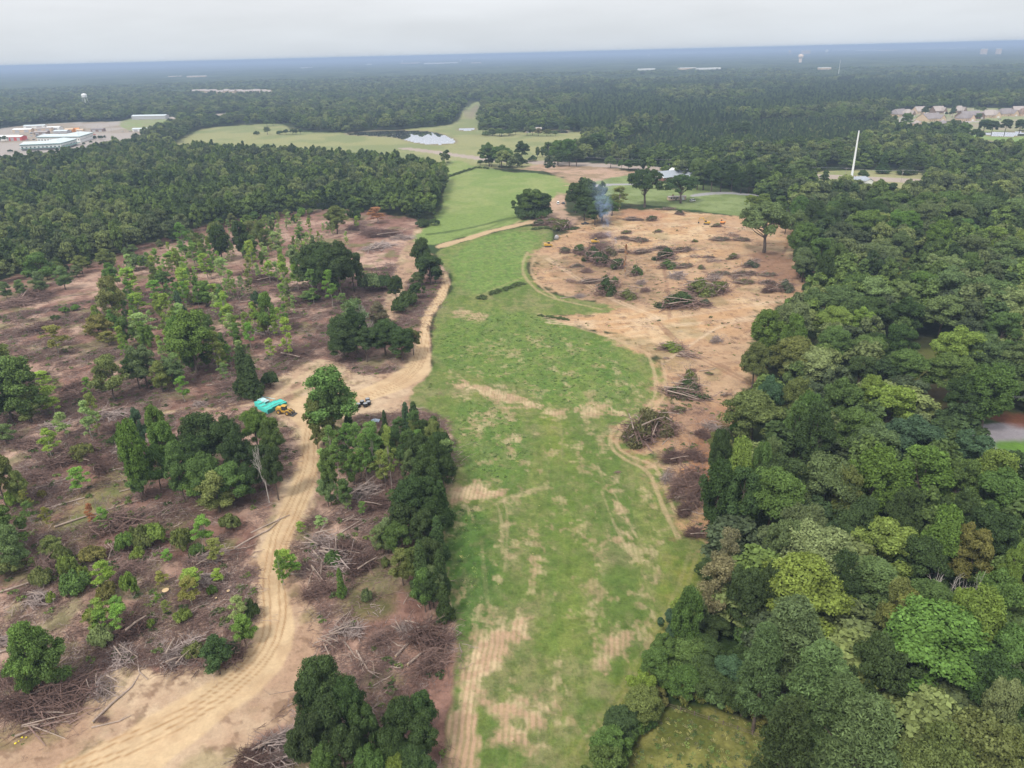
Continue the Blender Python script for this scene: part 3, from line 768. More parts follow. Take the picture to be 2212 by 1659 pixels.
def limbs(lobes, H, r0, z_split, rng, mat, name, nlimb=12, n=7, lean=.0, reach=.8):
    m = MB()
    top = np.array([rng.normal() * H * .03, rng.normal() * H * .03, H * .86])
    mid = [np.array([0, 0, -.5]), np.array([0, 0, .25]), np.array([rng.normal() * .12, rng.normal() * .12, z_split * .5]), np.array([top[0] * .3, top[1] * .3, z_split]), top * np.array([.8, .8, 1]) * .75 + np.array([0, 0, 0]), top]
    m.tube(mid, [r0 * 1.35, r0 * 1.15, r0 * .95, r0 * .82, r0 * .4, r0 * .08], n)
    pick = rng.permutation(len(lobes))[:nlimb]
    for i in pick:
        c = np.array(lobes[i][:3]); t = rng.uniform(.0, .6)
        s = np.array([top[0] * .3, top[1] * .3, z_split]) * (1 - t) + top * .85 * t
        if s[2] > c[2]: s = np.array([0, 0, max(z_split * .8, min(c[2] - 1, z_split))])
        e = s + (c - s) * reach
        md = (s + e) / 2 + rng.normal(size=3) * np.linalg.norm(e - s) * .07
        rr = r0 * .38
        m.tube([s, md, e], [rr, rr * .65, rr * .22], 5)
    return m.build(name, mat, link=False).data
def dead_tree_mesh(name, H, W_, seed, mat, depth=4, r0=.28, up=.5, trunk=.3, n0=3):
    rng = np.random.default_rng(seed); m = MB()
    def grow(p, d, L, r, k):
        q1 = p + d * L * .5 + rng.normal(size=3) * L * .05; q2 = p + d * L + rng.normal(size=3) * L * .07
        m.tube([p, q1, q2], [r, r * .82, r * .62], 5 if r > .06 else 3)
        if k <= 0: return
        for i in range(n0 if k > 1 else 3):
            nd = unit(d * .75 + rng.normal(size=3) * .55 + np.array([0, 0, up * .3]))
            grow(q2 if i < 2 else q1, nd, L * rng.uniform(.6, .8), r * rng.uniform(.48, .62), k - 1)
    grow(np.array([0, 0, -.3]), np.array([0, 0, 1.0]), H * trunk, r0, depth)
    me = m.build(name, mat, link=False).data
    v = np.empty(len(me.vertices) * 3, np.float32); me.vertices.foreach_get('co', v); v = v.reshape(-1, 3)
    v[:, 2] *= H / v[:, 2].max(); w = max(v[:, 0].max() - v[:, 0].min(), v[:, 1].max() - v[:, 1].min()); v[:, :2] *= W_ / w
    me.vertices.foreach_set('co', v.ravel()); me.update()
    return me

MASTER = {}     # kind -> list of dict(W, H, trunk mesh, crown mesh)
def add_master(kind, W_, H, lobes, nleaf, s, seed, r0, zs, bark='bark', **kw):
    rng = np.random.default_rng(seed + 500)
    nl = kw.pop('nlimb', 12); rc = kw.pop('reach', .8)
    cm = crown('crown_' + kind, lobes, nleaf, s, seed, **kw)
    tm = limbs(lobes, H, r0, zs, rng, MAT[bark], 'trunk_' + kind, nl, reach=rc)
    MASTER.setdefault(kind, []).append(dict(W=W_, H=H, crown=cm, trunk=tm))
for s_ in range(4):
    r_ = np.random.default_rng(100 + s_)
    add_master('O', 14, 20, lob_round(r_, 14, 20, 2.4, 58 + 8 * s_), 23000, .25, 100 + s_, .38, 6)
for s_ in range(2):     # looser crowns with gaps
    r_ = np.random.default_rng(150 + s_)
    add_master('O', 14, 19, lob_round(r_, 14, 19, 2.4, 52, (.12, .2)), 15000, .26, 150 + s_, .34, 6, core=.42, jitter=.75, down=-.5, nlimb=22)
for s_ in range(3):
    r_ = np.random.default_rng(200 + s_)
    add_master('T', 11, 23, lob_tulip(r_, 11, 23, 3.0, 64), 19000, .25, 200 + s_, .32, 7, jitter=.6)
for s_ in range(2):
    r_ = np.random.default_rng(300 + s_)
    add_master('P', 10, 26, lob_pine(r_, 10, 26, 7, 120), 20000, .26, 300 + s_, .33, 10, asp=.3, jitter=.8, core=.5, nlimb=26)
for s_ in range(2):
    r_ = np.random.default_rng(350 + s_)
    add_master('C', 5.5, 12, lob_cone(r_, 5.5, 12, .4, 64), 8500, .22, 350 + s_, .2, 1.5, asp=.5, nlimb=4)
for s_ in range(2):     # open-grown oak, limbs showing
    r_ = np.random.default_rng(400 + s_)
    add_master('H', 20, 17, lob_round(r_, 20, 17, 5.2, 80, (.10, .15)), 17000, .28, 400 + s_, .55, 4.2, nlimb=30, down=-.3, core=.4)
for s_ in range(3):
    r_ = np.random.default_rng(450 + s_)
    add_master('B', 7, 4.5, lob_bush(r_, 7, 4.5), 5200, .25, 450 + s_, .1, .5, nlimb=5)
for s_ in range(5):     # spindly young trees left standing in the clearing: feathery, tall, leafy from low down
    r_ = np.random.default_rng(500 + s_)
    lb_ = lob_sapling(r_, 5.0, 14, 2.5 + s_ * .6, 34)
    lb_ = [(x_, y_, z_, a_ * .8, b_ * .8, c_ * .75) for x_, y_, z_, a_, b_, c_ in lb_]
    add_master('S', 5.0, 14, lb_, 3800, .155, 500 + s_, .10, 6, 'bark_pale', core=0, jitter=1.2, shell=(.1, 1.3), down=-2, nlimb=16, mats=[MAT['leaf_thin']])
for s_ in range(3):     # thin, ragged mature tree with gaps
    r_ = np.random.default_rng(550 + s_)
    add_master('R', 11, 19, lob_sapling(r_, 11, 19, 6 - s_, 40), 11000, .24, 550 + s_, .26, 6, 'bark', core=0, jitter=.8, shell=(.5, 1.12), down=-1, nlimb=20)
for s_ in range(2):
    MASTER.setdefault('D', []).append(dict(W=9, H=14, crown=None, trunk=dead_tree_mesh('trunk_dead', 14, 9, 600 + s_, MAT['bark_dead'])))
for s_ in range(2):
    MASTER.setdefault('K', []).append(dict(W=5, H=9, crown=None, trunk=dead_tree_mesh('trunk_stripped', 9, 5, 620 + s_, MAT['twig_grey'], 4, .14, .3, .4)))

COL = {   # crown colours (reflectance)
 'dg': (.040, .062, .023), 'mg': (.064, .102, .030), 'bg': (.078, .126, .030), 'yg': (.112, .150, .034), 'gg': (.080, .110, .044),
 'bl': (.046, .078, .040), 'ol': (.092, .108, .036), 'br': (.098, .088, .050), 'au': (.105, .105, .034), 'pl': (.125, .160, .066),
 'rd': (.160, .080, .045), 'pn': (.080, .115, .045)}
for _k in COL: COL[_k] = tuple(v * 1.52 for v in COL[_k])
CW = {'dg': 'dark green', 'mg': 'mid green', 'bg': 'bright green', 'yg': 'yellow-green', 'gg': 'grey-green', 'bl': 'blue-green', 'ol': 'olive', 'br': 'brownish', 'au': 'yellowing', 'pl': 'pale green', 'rd': 'rust red', 'pn': 'olive green'}
KW = {'O': ('broadleaf_tree', 'tree', 'domed tree'), 'T': ('broadleaf_tree', 'tree', 'tall pointed tree'), 'P': ('pine_tree', 'pine tree', 'tall pine'), 'C': ('cedar_tree', 'cedar tree', 'narrow cedar'),
      'H': ('oak_tree', 'oak tree', 'spreading oak'), 'B': ('shrub', 'shrub', 'rounded shrub'), 'S': ('sapling', 'sapling', 'spindly sapling'), 'R': ('ragged_tree', 'tree', 'ragged tree'),
      'D': ('dead_tree', 'dead tree', 'bare dead tree'), 'K': ('dead_sapling', 'dead tree', 'small bare tree')}
TREES = []       # (x, y) of everything planted, with radius
def plant(kind, x, y, H, W_, colkey, place, group=None, jit=.12, lean=0.0, sink=0.0):
    ms = MASTER[kind]; m = ms[random.randrange(len(ms))]
    nm, cat, kw = KW[kind]
    o = empty(nm, (x, y, TZ(x, y) - sink), random.uniform(0, 2 * PI))
    if lean: o.rotation_euler = (random.uniform(-lean, lean), random.uniform(-lean, lean), o.rotation_euler[2])
    kx = W_ / m['W']; kz = H / m['H']
    t = part('trunk', m['trunk'], o); t.scale = (max(kx, kz * .6), max(kx, kz * .6), kz)
    if kind in 'DK': t.scale = (kx, kx, kz)
    if m['crown'] is not None:
        c = COL[colkey]; j = [random.uniform(1 - jit, 1 + jit) for _ in range(3)]; g_ = random.uniform(1 - jit, 1 + jit)
        bs = 1.85 if kind == 'S' else 1.25 if kind == 'R' else 1.0
        cw = part('crown', m['crown'], o, [bs * c[i] * g_ * (1 + (j[i] - 1) * .5) for i in range(3)]); cw.scale = (kx, kx, kz)
    TREES.append((x, y, W_ / 2))
    desc = (CW[colkey] + ' ' if m['crown'] is not None else '') + kw
    reg(o, desc, place, cat, group)
    return o
HT = {'O': 19, 'T': 22, 'P': 25, 'C': 11, 'H': 17, 'B': 5, 'S': 12, 'R': 18, 'D': 13, 'K': 8}
def tree_at(px, pyt, wpx, kind, colkey, place, base=None, group=None, h=None, wide=1.0):
    """a tree whose top shows at (px, pyt); base = picture row of its foot where it can be seen"""
    if base is not None:
        b = G(px, base); H = top_height(px, pyt, b)
        for _ in range(0): pass
    else:
        H = h or HT[kind] * random.uniform(.92, 1.08); b = G(px, pyt, H * .97)
    W_ = wpx / FPX * (slant((b[0], b[1], H * .6)) ) * wide
    if kind in 'OTRB' and W_ > max(H, 5) * (.9 if kind != 'T' else .65):
        if base is None and kind != 'B': H = min(25, max(H, W_ * .8)); b = G(px, pyt, H * .97)
        lim = H * (.88 if kind != 'T' else .6) * (1.6 if kind == 'B' else 1)
        n = max(1, math.ceil(W_ / lim - .35))
        if n > 1:
            sd = np.array([b[1], -b[0]]) / math.hypot(b[0], b[1]); w1 = W_ / n * 1.18
            for i in range(n):
                q = (i - (n - 1) / 2) * W_ / n
                hh = H * (1.0 if abs(q) < W_ * .2 else random.uniform(.84, .94))
                o = plant(kind, b[0] + sd[0] * q + random.uniform(-1, 1), b[1] + sd[1] * q + random.uniform(-2, 2), hh, w1 * random.uniform(.9, 1.1), colkey, place, group)
            return o
        W_ = min(W_, lim * 1.1)
    return plant(kind, b[0], b[1], H, W_, colkey, place, group)
# ------------------------------------------------------------------ trees one can tell apart
def place_right(x, y):
    dp = 'far right wood' if x > 2050 else 'deep right wood' if x > 1800 else 'right wood'
    if y > 1380: a = 'near end'
    elif y > 1180: a = 'by the field corner'
    elif y > 1000: a = 'by the brushwood'
    elif y > 820: a = 'by the earth neck'
    elif y > 640: a = 'beside the open earth'
    elif y > 500: a = 'near the lone oak'
    else: a = 'beyond the lone oak'
    return 'in the ' + dp + ', ' + a
R6 = [(665,75,110,'T','mg'),(750,100,130,'T','dg'),(650,160,120,'O','gg'),(820,140,160,'T','dg'),(690,250,160,'T','mg'),(920,90,200,'O','mg'),(1050,60,260,'O','dg'),
 (1200,130,290,'O','bg'),(1380,100,230,'O','gg'),(1570,70,280,'O','gg'),(1340,20,300,'O','mg'),(1700,20,250,'O','mg'),(1755,65,100,'D','br'),(1930,60,230,'O','gg'),
 (1530,235,160,'T','bg'),(1680,210,180,'O','mg'),(1860,290,290,'O','gg'),(1960,255,260,'T','yg'),(1290,300,150,'O','gg'),(1170,360,210,'O','gg'),(780,340,160,'T','mg'),
 (900,370,130,'T','mg'),(690,390,140,'O','gg'),(815,440,110,'T','dg'),(1000,430,170,'B','mg'),(1180,440,150,'B','gg'),(1230,480,210,'B','br'),(1560,420,270,'O','pl'),
 (1730,420,120,'O','mg'),(1980,450,190,'O','gg'),(740,530,160,'B','gg'),(880,480,150,'B','ol'),(1010,560,190,'O','mg'),(850,610,330,'O','gg'),(1240,570,330,'O','pl'),
 (1440,540,210,'O','bg'),(1740,510,360,'O','gg'),(1570,690,270,'O','gg'),(1960,640,270,'O','pl'),(620,720,220,'O','gg'),(455,780,180,'T','bg'),(625,815,150,'T','bg'),
 (960,740,310,'O','yg'),(990,880,340,'O','mg'),(650,950,300,'O','ol'),(380,980,170,'O','ol'),(740,1010,300,'O','pl'),(480,1180,180,'O','bl'),(660,1200,190,'O','ol'),
 (1680,890,220,'O','yg'),(1500,1010,400,'O','mg'),(1950,790,190,'O','mg'),(1960,890,380,'O','gg'),(1120,1185,200,'O','yg'),(1240,1250,330,'O','yg'),(930,1200,260,'O','mg'),
 (720,1310,170,'T','mg'),(380,1300,400,'O','ol'),(650,1370,160,'T','mg'),(770,1380,210,'T','dg'),(1040,1400,240,'O','mg'),(1160,1500,240,'O','gg'),(1560,1440,490,'O','bl'),
 (490,1560,130,'O','gg'),(160,1520,130,'O','dg'),(1290,860,200,'O','dg'),(1120,700,200,'O','dg'),(1050,1050,200,'O','dg'),(1330,700,200,'O','dg'),(1700,1180,200,'O','dg'),(1880,1120,260,'T','mg')]
R7 = [(430,190,200,'T','yg'),(300,120,130,'O','dg'),(290,330,230,'T','dg'),(450,380,230,'T','dg'),(570,220,140,'T','mg'),(690,290,290,'O','dg'),(640,390,350,'O','mg'),
 (990,290,340,'O','gg'),(1110,350,190,'O','ol'),(1300,260,300,'T','bg'),(1600,255,340,'T','bg'),(1850,290,230,'O','mg'),(2080,260,240,'O','yg'),(2100,390,310,'O','mg'),
 (1850,500,190,'O','dg'),(2060,620,250,'O','dg'),(830,590,250,'O','gg'),(720,690,250,'O','gg'),(940,750,420,'O','pl'),(1350,700,400,'O','yg'),(1750,640,230,'T','bg'),
 (1930,740,250,'O','au'),(2190,850,130,'O','yg'),(840,970,500,'O','yg'),(650,960,190,'O','dg'),(350,760,190,'R','br'),(300,960,260,'R','br'),(470,990,210,'O','dg'),
 (1490,1160,260,'R','au'),(1440,1070,180,'R','ol'),(1880,1120,200,'O','yg'),(2090,1010,260,'O','mg'),(1990,1150,260,'T','yg'),(90,1130,190,'O','mg'),(1200,560,200,'O','dg'),(1500,520,200,'O','dg'),(1100,900,220,'O','dg'),(1580,800,260,'O','dg')]
R8 = [(1190,190,330,'P','pn'),(1330,390,300,'P','pn'),(1540,640,330,'P','pn'),(1180,640,260,'P','dg'),(1060,300,200,'P','pn'),(1430,540,260,'P','pn'),(1850,220,440,'O','bg'),(2160,500,130,'O','pl'),(2050,680,290,'O','ol'),
 (1900,720,260,'O','ol'),(1720,800,210,'O','ol'),(2170,280,190,'O','mg'),(2150,730,200,'O','ol'),(1600,320,240,'O','dg'),(2120,420,220,'O','dg')]
R8b = [(830,240,160,'O','dg'),(720,330,200,'O','mg'),(870,320,250,'O','dg'),(600,340,150,'O','mg'),(640,210,120,'O','bl'),(560,400,150,'O','mg'),(500,500,130,'O','yg'),(500,580,160,'O','ol'),
 (400,670,150,'O','dg'),(350,760,170,'O','mg'),(330,850,190,'O','mg'),(780,550,95,'B','au'),(900,590,90,'B','au'),(1000,600,85,'B','mg'),(1000,260,150,'O','mg'),(760,430,180,'O','dg'),(900,440,200,'O','bl'),(960,540,160,'O','dg'),
 (680,480,150,'O','mg'),(820,500,170,'O','dg'),(700,150,110,'O','yg')]
for q in zz(R6, 1700, 450, 2.5525): tree_at(q[0], q[1], q[2], q[3], q[4], place_right(q[0], q[1]))
for q in zz(R7, 1650, 1000, 2.602): tree_at(q[0], q[1], q[2], q[3], q[4], place_right(q[0], q[1]))
for q in zz(R8, 1300, 1375, 1.8433): tree_at(q[0], q[1], q[2], q[3], q[4], place_right(q[0], q[1]))
for q in zz(R8b, 1300, 1375, 1.8433): tree_at(q[0], q[1], q[2], q[3], q[4], 'in the thicket between field and pines', h=random.uniform(6.5, 9) if q[3] == 'O' else 4)
# dead white trees rising out of the right wood
a = G(1990, 1330); tree_at(2005, 1196, 85, 'D', 'br', 'in the near right wood', base=1345)
tree_at(2045, 1212, 75, 'D', 'br', 'beside the wider one in the near right wood', base=1355)
# around the bare earth
tree_at(1650, 435, 122, 'H', 'gg', 'standing alone on the bare earth', base=546)
tree_at(1636, 412, 48, 'O', 'yg', 'on the lawn behind the lone oak', base=452)
for x, y, w, c, b in ((1700,418,50,'mg',470),(1735,414,46,'mg',462),(1712,448,44,'gg',505),(1745,425,60,'dg',480),(1720,480,50,'mg',560),(1728,520,40,'dg',600)):
    tree_at(x, y, w, 'T', c, 'just right of the lone oak', base=b)
tree_at(1392, 362, 82, 'H', 'dg', 'left of the brick church', base=447); tree_at(1470, 376, 74, 'H', 'dg', 'in front of the brick church', base=438)
tree_at(1338, 400, 40, 'S', 'ol', 'left of the big oaks by the church', base=450)
tree_at(1150, 403, 66, 'O', 'mg', 'by the upper track', base=470); tree_at(1140, 430, 60, 'B', 'dg', 'by the upper track', base=470); tree_at(1168, 436, 50, 'B', 'dg', 'by the upper track', base=470); tree_at(1165, 412, 60, 'O', 'dg', 'in the clump by the upper track', base=469)
tree_at(1130, 415, 45, 'O', 'dg', 'in the clump by the upper track', base=468)
tree_at(1243, 390, 46, 'O', 'dg', 'left of the smoking heap', base=459)
tree_at(1268, 402, 50, 'O', 'dg', 'behind the smoke', base=455); tree_at(1262, 422, 55, 'O', 'dg', 'behind the smoke', base=475)
tree_at(1300, 420, 60, 'O', 'mg', 'behind the smoke', base=478); tree_at(1322, 415, 36, 'O', 'ol', 'right of the smoke', base=465); tree_at(1285, 440, 50, 'O', 'dg', 'behind the smoke', base=486)
tree_at(1350, 520, 10, 'S', 'rd', 'rising from the middle of the heaps', base=596); tree_at(1352, 528, 14, 'K', 'rd', 'among the heaps in the bare earth', base=600)
# the hedge row and islands on the near left
tree_at(723, 795, 120, 'R', 'mg', 'by the black drums', base=950); tree_at(700, 840, 62, 'O', 'ol', 'by the black drums', base=960); tree_at(725, 800, 76, 'O', 'mg', 'by the black drums', base=955); tree_at(712, 900, 60, 'R', 'ol', 'by the black drums', base=965)
R2 = [(1290,300,110,'C','bl',570),(1130,360,70,'C','dg',520),(1345,420,110,'R','ol',660),(870,380,120,'C','dg',520),(640,480,90,'R','ol',640),(760,470,150,'S','mg',790),(880,440,130,'S','mg',800),
 (960,430,140,'S','mg',860),(1060,480,150,'S','mg',880),(1000,500,120,'S','mg',900),(1180,460,120,'S','ol',960),(720,620,120,'S','pl',1000),(800,560,120,'S','mg',850),(1130,640,130,'S','ol',940),
 (1230,640,120,'S','ol',800),(740,640,130,'R','mg',1050),(860,640,90,'S','dg',830),(1390,510,190,'O','dg',900),(1510,540,190,'O','dg',960),(1430,620,240,'O','dg',1040),(1330,820,260,'O','dg',1280),
 (1450,830,220,'O','dg',1240),(1290,980,230,'O','dg',1330),(1400,1080,210,'O','dg',1300),(1500,800,120,'O','dg',1130),(1150,1150,180,'R','gg',1400),(1100,1200,140,'R','gg',1420),(1240,1170,200,'O','mg',1440),(1260,1380,190,'R','ol',1640),
 (1400,1310,180,'C','dg',1700),(1340,1360,140,'O','ol',1640),(1480,1500,160,'O','gg',1800),(1420,1520,180,'R','mg',1830),(430,1370,160,'S','yg',1580),(400,1420,120,'S','bg',1640),(480,1400,120,'S','bg',1560),(820,1510,90,'C','bg',1720),(660,1130,110,'S','pl',1230),(520,1170,80,'S','yg',1260),
 (720,840,150,'R','gg',1060),(840,860,120,'R','mg',1080),(770,720,90,'S','mg',1010)]
for q in zz([(a, b, c, d, e, f) for a, b, c, d, e, f in R2], 560, 880, 2.963):
    bb = (880 + q[5] / 2.963) * .8848
    pl = 'in the thicket below the drums' if q[1] < 1000 else ('in the hedge row along the field' if q[0] > 850 else 'on the slash right of the road')
    if q[0] < 700 and q[1] > 1100: pl = 'on the right verge of the dirt road'
    tree_at(q[0], q[1], q[2], q[3], q[4], pl, base=bb)
R4 = [(620,790,330,'O','dg',1330),(560,900,230,'O','dg',1400),(830,930,240,'O','dg',1480),(700,1080,280,'O','dg',1560),(520,1200,240,'O','dg',1700),(950,1150,260,'O','dg',1640),(1220,1110,260,'O','dg',1560),(1390,1070,200,'O','dg',1500),
 (1370,1250,240,'O','dg',1640),(800,1300,300,'O','dg',1800),(1000,1490,260,'O','mg',1900),(1200,1550,170,'O','yg',1900),(640,1480,200,'O','mg',1880),(1330,1500,230,'O','dg',1880),(1150,1330,240,'O','dg',1780)]
for q in zz(R4, 600, 1350, 3.16): tree_at(q[0], q[1], q[2], q[3], q[4], 'in the clump at the bottom edge', base=(1350 + q[5] / 3.16) * .8848)
R1 = [(1290,90,170,'T','bg',640),(1120,205,200,'T','bg',870),(1330,230,200,'T','bg',700),(1600,165,330,'O','dg',640),(1800,200,260,'O','dg',650),(1560,330,240,'O','dg',700),(1880,300,240,'O','dg',760),(2000,130,200,'O','bg',500),(2130,200,180,'O','mg',560),(1430,390,200,'R','mg',880),(1250,420,180,'R','mg',800),(1620,480,250,'O','mg',880),
 (1820,560,260,'O','mg',900),(1700,640,280,'R','ol',960),(1950,560,200,'O','dg',880),(2080,340,170,'D','br',880),(2150,420,160,'O','dg',860),(1100,540,150,'R','mg',880),(1560,600,200,'R','mg',900),(2050,420,200,'O','dg',760),
 (1120,130,110,'R','bl',500),(1000,230,70,'S','mg',420)]
for q in zz(R1, 0, 950, 3.16): tree_at(q[0], q[1], q[2], q[3], q[4], 'in the island left of the road', base=(950 + q[5] / 3.16) * .8848)
R1b = [(250,0,220,'R','ol',250),(430,-60,160,'S','yg',200),(520,150,130,'S','pl',380),(400,280,150,'S','yg',520),(720,60,140,'S','pl',400),(640,390,170,'B','ol',540),(900,330,110,'B','dg',420),(630,580,160,'S','bg',790),(50,410,220,'O','ol',900),(190,600,120,'R','ol',900),(60,270,140,'R','gg',440),
 (60,870,280,'O','mg',1300),(150,1000,200,'R','gg',1400),(740,860,80,'S','rd',1080),(850,760,70,'K','br',990),(760,780,60,'K','br',1000),(1190,1000,190,'B','yg',1210),(1600,980,180,'S','bg',1240),(730,1190,170,'B','au',1330),(820,1310,170,'S','yg',1560),(600,1370,200,'B','mg',1560),(1500,1390,180,'S','yg',1560),
 (850,1470,150,'B','au',1620),(420,1130,160,'R','ol',1300),(100,1230,180,'B','ol',1420),(380,1240,60,'K','br',1460),(1790,950,150,'B','ol',1100),(1030,940,60,'S','ol',1040),(2190,1240,80,'S','bg',1560),(330,1330,140,'B','ol',1500)]
for q in zz(R1b, 0, 950, 3.16): tree_at(q[0], q[1], q[2], q[3], q[4], 'on the slash left of the road', base=(950 + q[5] / 3.16) * .8848)
R3 = [(340,445,250,'R','bg',1090),(450,560,260,'R','mg',1060),(260,620,190,'R','mg',1120),(800,340,150,'S','yg',560),(790,430,150,'S','bg',600),(800,530,160,'B','pl',710),(1480,130,150,'S','yg',300),(1850,320,150,'S','pl',560),(1960,330,110,'B','dg',520),(1900,470,180,'R','bg',720),(1700,640,220,'R','dg',940),(1500,700,160,'B','ol',800),(1420,420,120,'B','yg',540),(330,640,130,'B','ol',1000)]
for q in zz(R3, 0, 1350, 3.16): tree_at(q[0], q[1], q[2], q[3], q[4], 'on the slash at the lower left', base=(1350 + q[5] / 3.16) * .8848)
RS = [(1270,660,260,'O','bg',1090),(1200,700,170,'O','bg',1040),(1300,870,150,'T','bg',1060),(950,880,190,'O','gg',1190),(900,930,130,'O','dg',1190),(1050,1000,130,'R','ol',1210),(1160,550,75,'C','bl',700),(760,450,150,'R','ol',790),(660,700,170,'R','au',880),(740,680,150,'B','bg',800),(740,960,200,'R','ol',1270),
 (700,800,120,'S','au',900),(1010,480,110,'S','bg',640),(1090,550,110,'S','yg',780),(900,560,140,'S','yg',700),(930,680,170,'S','pl',900),(1200,390,110,'S','yg',640),(1330,480,120,'R','bg',660),(1460,560,110,'S','yg',760),(1500,640,120,'S','yg',860),(1340,300,100,'S','yg',480),
 (1440,330,100,'S','pl',470),(1200,100,110,'S','mg',370),(1260,240,100,'S','mg',420),(1500,70,210,'T','dg',350),(1630,210,90,'S','yg',420),(1790,160,120,'S','pl',330),(1740,350,90,'S','yg',500),(1840,360,100,'S','yg',570),(1920,360,90,'S','yg',560),(1940,130,110,'S','mg',260),
 (1740,560,130,'R','bg',860),(1670,550,90,'O','bl',720),(1860,700,110,'S','yg',980),(1750,850,80,'S','yg',1010),(1590,900,170,'C','dg',1230),(1640,960,150,'C','dg',1240),(1740,1040,110,'B','dg',1170),(1590,890,70,'S','gg',1010),(1190,1090,100,'S','bg',1270),(580,1100,70,'S','bg',1240),(640,1180,90,'S','ol',1470),
 (360,700,60,'B','dg',740),(380,760,150,'S','au',960),(310,1050,130,'S','yg',1260),(80,950,280,'R','dg',1390),(200,940,260,'R','mg',1400),(10,820,200,'R','ol',1200),(460,640,100,'B','bg',690),(450,380,110,'R','gg',470),(280,300,170,'R','mg',520),(350,390,180,'R','gg',560),(100,470,130,'R','gg',600),(880,290,130,'B','gg',420),(1110,300,110,'S','bg',430),
 (700,280,120,'R','ol',430),(530,320,100,'R','ol',440),(730,320,60,'S','yg',400),(1620,100,120,'R','ol',260),(1700,100,110,'R','ol',300),(1540,430,110,'K','br',640),(1290,560,120,'B','yg',640),(1060,420,120,'O','mg',560),(1450,1010,90,'S','gg',1130),(1120,980,160,'R','gg',1180),(1400,800,150,'S','ol',1060),(840,400,130,'S','yg',560),(1380,500,110,'S','yg',640),(1800,1290,0.1,'K','br',1300),
 (2080,230,300,'O','dg',560),(2170,300,200,'O','dg',600),(2040,300,180,'O','dg',590),(2000,550,160,'S','mg',620)]
for q in zz(RS, 0, 500, 2.6333):
    if q[2] < 1: continue
    tree_at(q[0], q[1], q[2], q[3], q[4], 'in the middle of the slash' if q[0] > 330 else 'on the far left of the slash', base=(500 + q[5] / 2.6333) * .8848)
R5 = [(620,220,230,'O','dg',620),(520,270,220,'O','dg',600),(700,290,170,'O','dg',560),(560,400,110,'S','bg',660),(440,400,90,'S','mg',640),(630,560,80,'S','gg',700),(800,400,160,'B','gg',560),(880,420,150,'B','dg',550),(1140,190,130,'O','dg',480),(1190,300,180,'O','dg',510),(1220,400,110,'O','dg',500),(1110,420,90,'O','gg',520),
 (970,440,100,'O','dg',620),(1100,490,110,'O','dg',600),(1010,560,140,'B','dg',690),(1050,520,130,'B','dg',640),(720,600,170,'R','gg',860),(640,700,200,'O','dg',1000),(720,640,180,'O','dg',960),(780,760,200,'O','dg',1000),(900,720,200,'O','dg',960),(1010,770,190,'O','dg',990),(1080,780,110,'O','ol',960),(640,820,170,'O','dg',1000),(860,620,140,'R','br',800),
 (740,590,170,'D','br',880),(840,700,150,'D','br',900),(850,10,140,'S','rd',120),(590,10,170,'R','ol',190),(700,-40,120,'R','dg',130),(1130,80,110,'B','dg',140),(1180,70,120,'B','dg',130),(180,160,110,'S','pl',290),(30,240,110,'R','bg',360)]
for q in zz(R5, 600, 500, 2.6333): tree_at(q[0], q[1], q[2], q[3], q[4], 'beside the pale track bend' if q[0] > 830 else ('in the clump left of the sandy yard' if q[1] > 640 else 'on the slash near the upper track'), base=(500 + q[5] / 2.6333) * .8848)
# mid distance, right: conifers and roadside trees
RM = [(1300,770,90,'C','dg',905),(1448,780,115,'C','dg',910),(1170,880,75,'O','dg',955),(710,870,85,'C','dg',1000),(885,765,60,'O','yg',810),(2000,905,60,'O','yg',950),(380,560,120,'O','dg',660),(1350,950,80,'B','dg',1000),(920,905,50,'B','dg',940),(1150,980,80,'B','br',1010),(1330,980,80,'O','ol',1060)]
for q in zz(RM, 1660, 80, 2.6333): tree_at(q[0], q[1], q[2], q[3], q[4], 'by the highway near the steel pole', base=(80 + q[5] / 2.6333) * .8848)
RN = [(110,790,110,'O','gg',1010),(200,830,110,'O','dg',1020),(150,880,120,'P','dg',1010),(330,840,110,'P','dg',1020),(440,840,110,'P','dg',1030),(540,880,110,'P','dg',1040),(620,850,110,'P','dg',1040),(260,880,100,'P','dg',1020),(390,890,100,'P','dg',1030),(500,850,100,'O','dg',1030),(760,880,120,'O','dg',1040),(780,790,190,'O','gg',980)]
for q in zz(RN, 1660, 80, 2.6333): tree_at(q[0], q[1], q[2], q[3], q[4], 'in the row behind the church lawn', base=(80 + q[5] / 2.6333) * .8848)
RP = [(960,700,130,'O','mg',860),(1040,720,160,'O','mg',870),(1000,760,120,'O','dg',860),(1110,760,130,'O','dg',865),(1170,690,110,'O','dg',830),(1140,800,110,'O','dg',862),(940,810,100,'O','gg',850),(1240,780,60,'B','dg',825),(1060,850,80,'B','gg',866),(1285,720,60,'T','mg',800),(1340,700,70,'T','mg',820),(1400,680,110,'O','mg',850),(1470,670,120,'O','mg',830),(1440,760,130,'O','dg',858),(1520,740,110,'O','dg',860),(1590,660,130,'O','dg',800),
 (1740,790,80,'O','gg',870),(1830,800,90,'O','mg',880),(1650,640,120,'O','dg',760)]
for q in zz(RP, 830, 80, 2.6333): tree_at(q[0], q[1], q[2], q[3], q[4], 'along the highway beyond the field', base=(80 + q[5] / 2.6333) * .8848)
RQ = [(920,570,90,'O','gg',655),(1000,600,90,'O','gg',662),(1060,610,90,'O','mg',665),(1110,610,70,'O','gg',655),(960,620,90,'B','gg',662),(1220,590,80,'O','gg',660),(1275,610,50,'O','au',665),(1330,615,50,'O','au',665),(1370,620,60,'O','gg',665),(1440,590,70,'O','gg',640),(1505,540,90,'O','dg',635),(1590,560,80,'O','dg',635)]
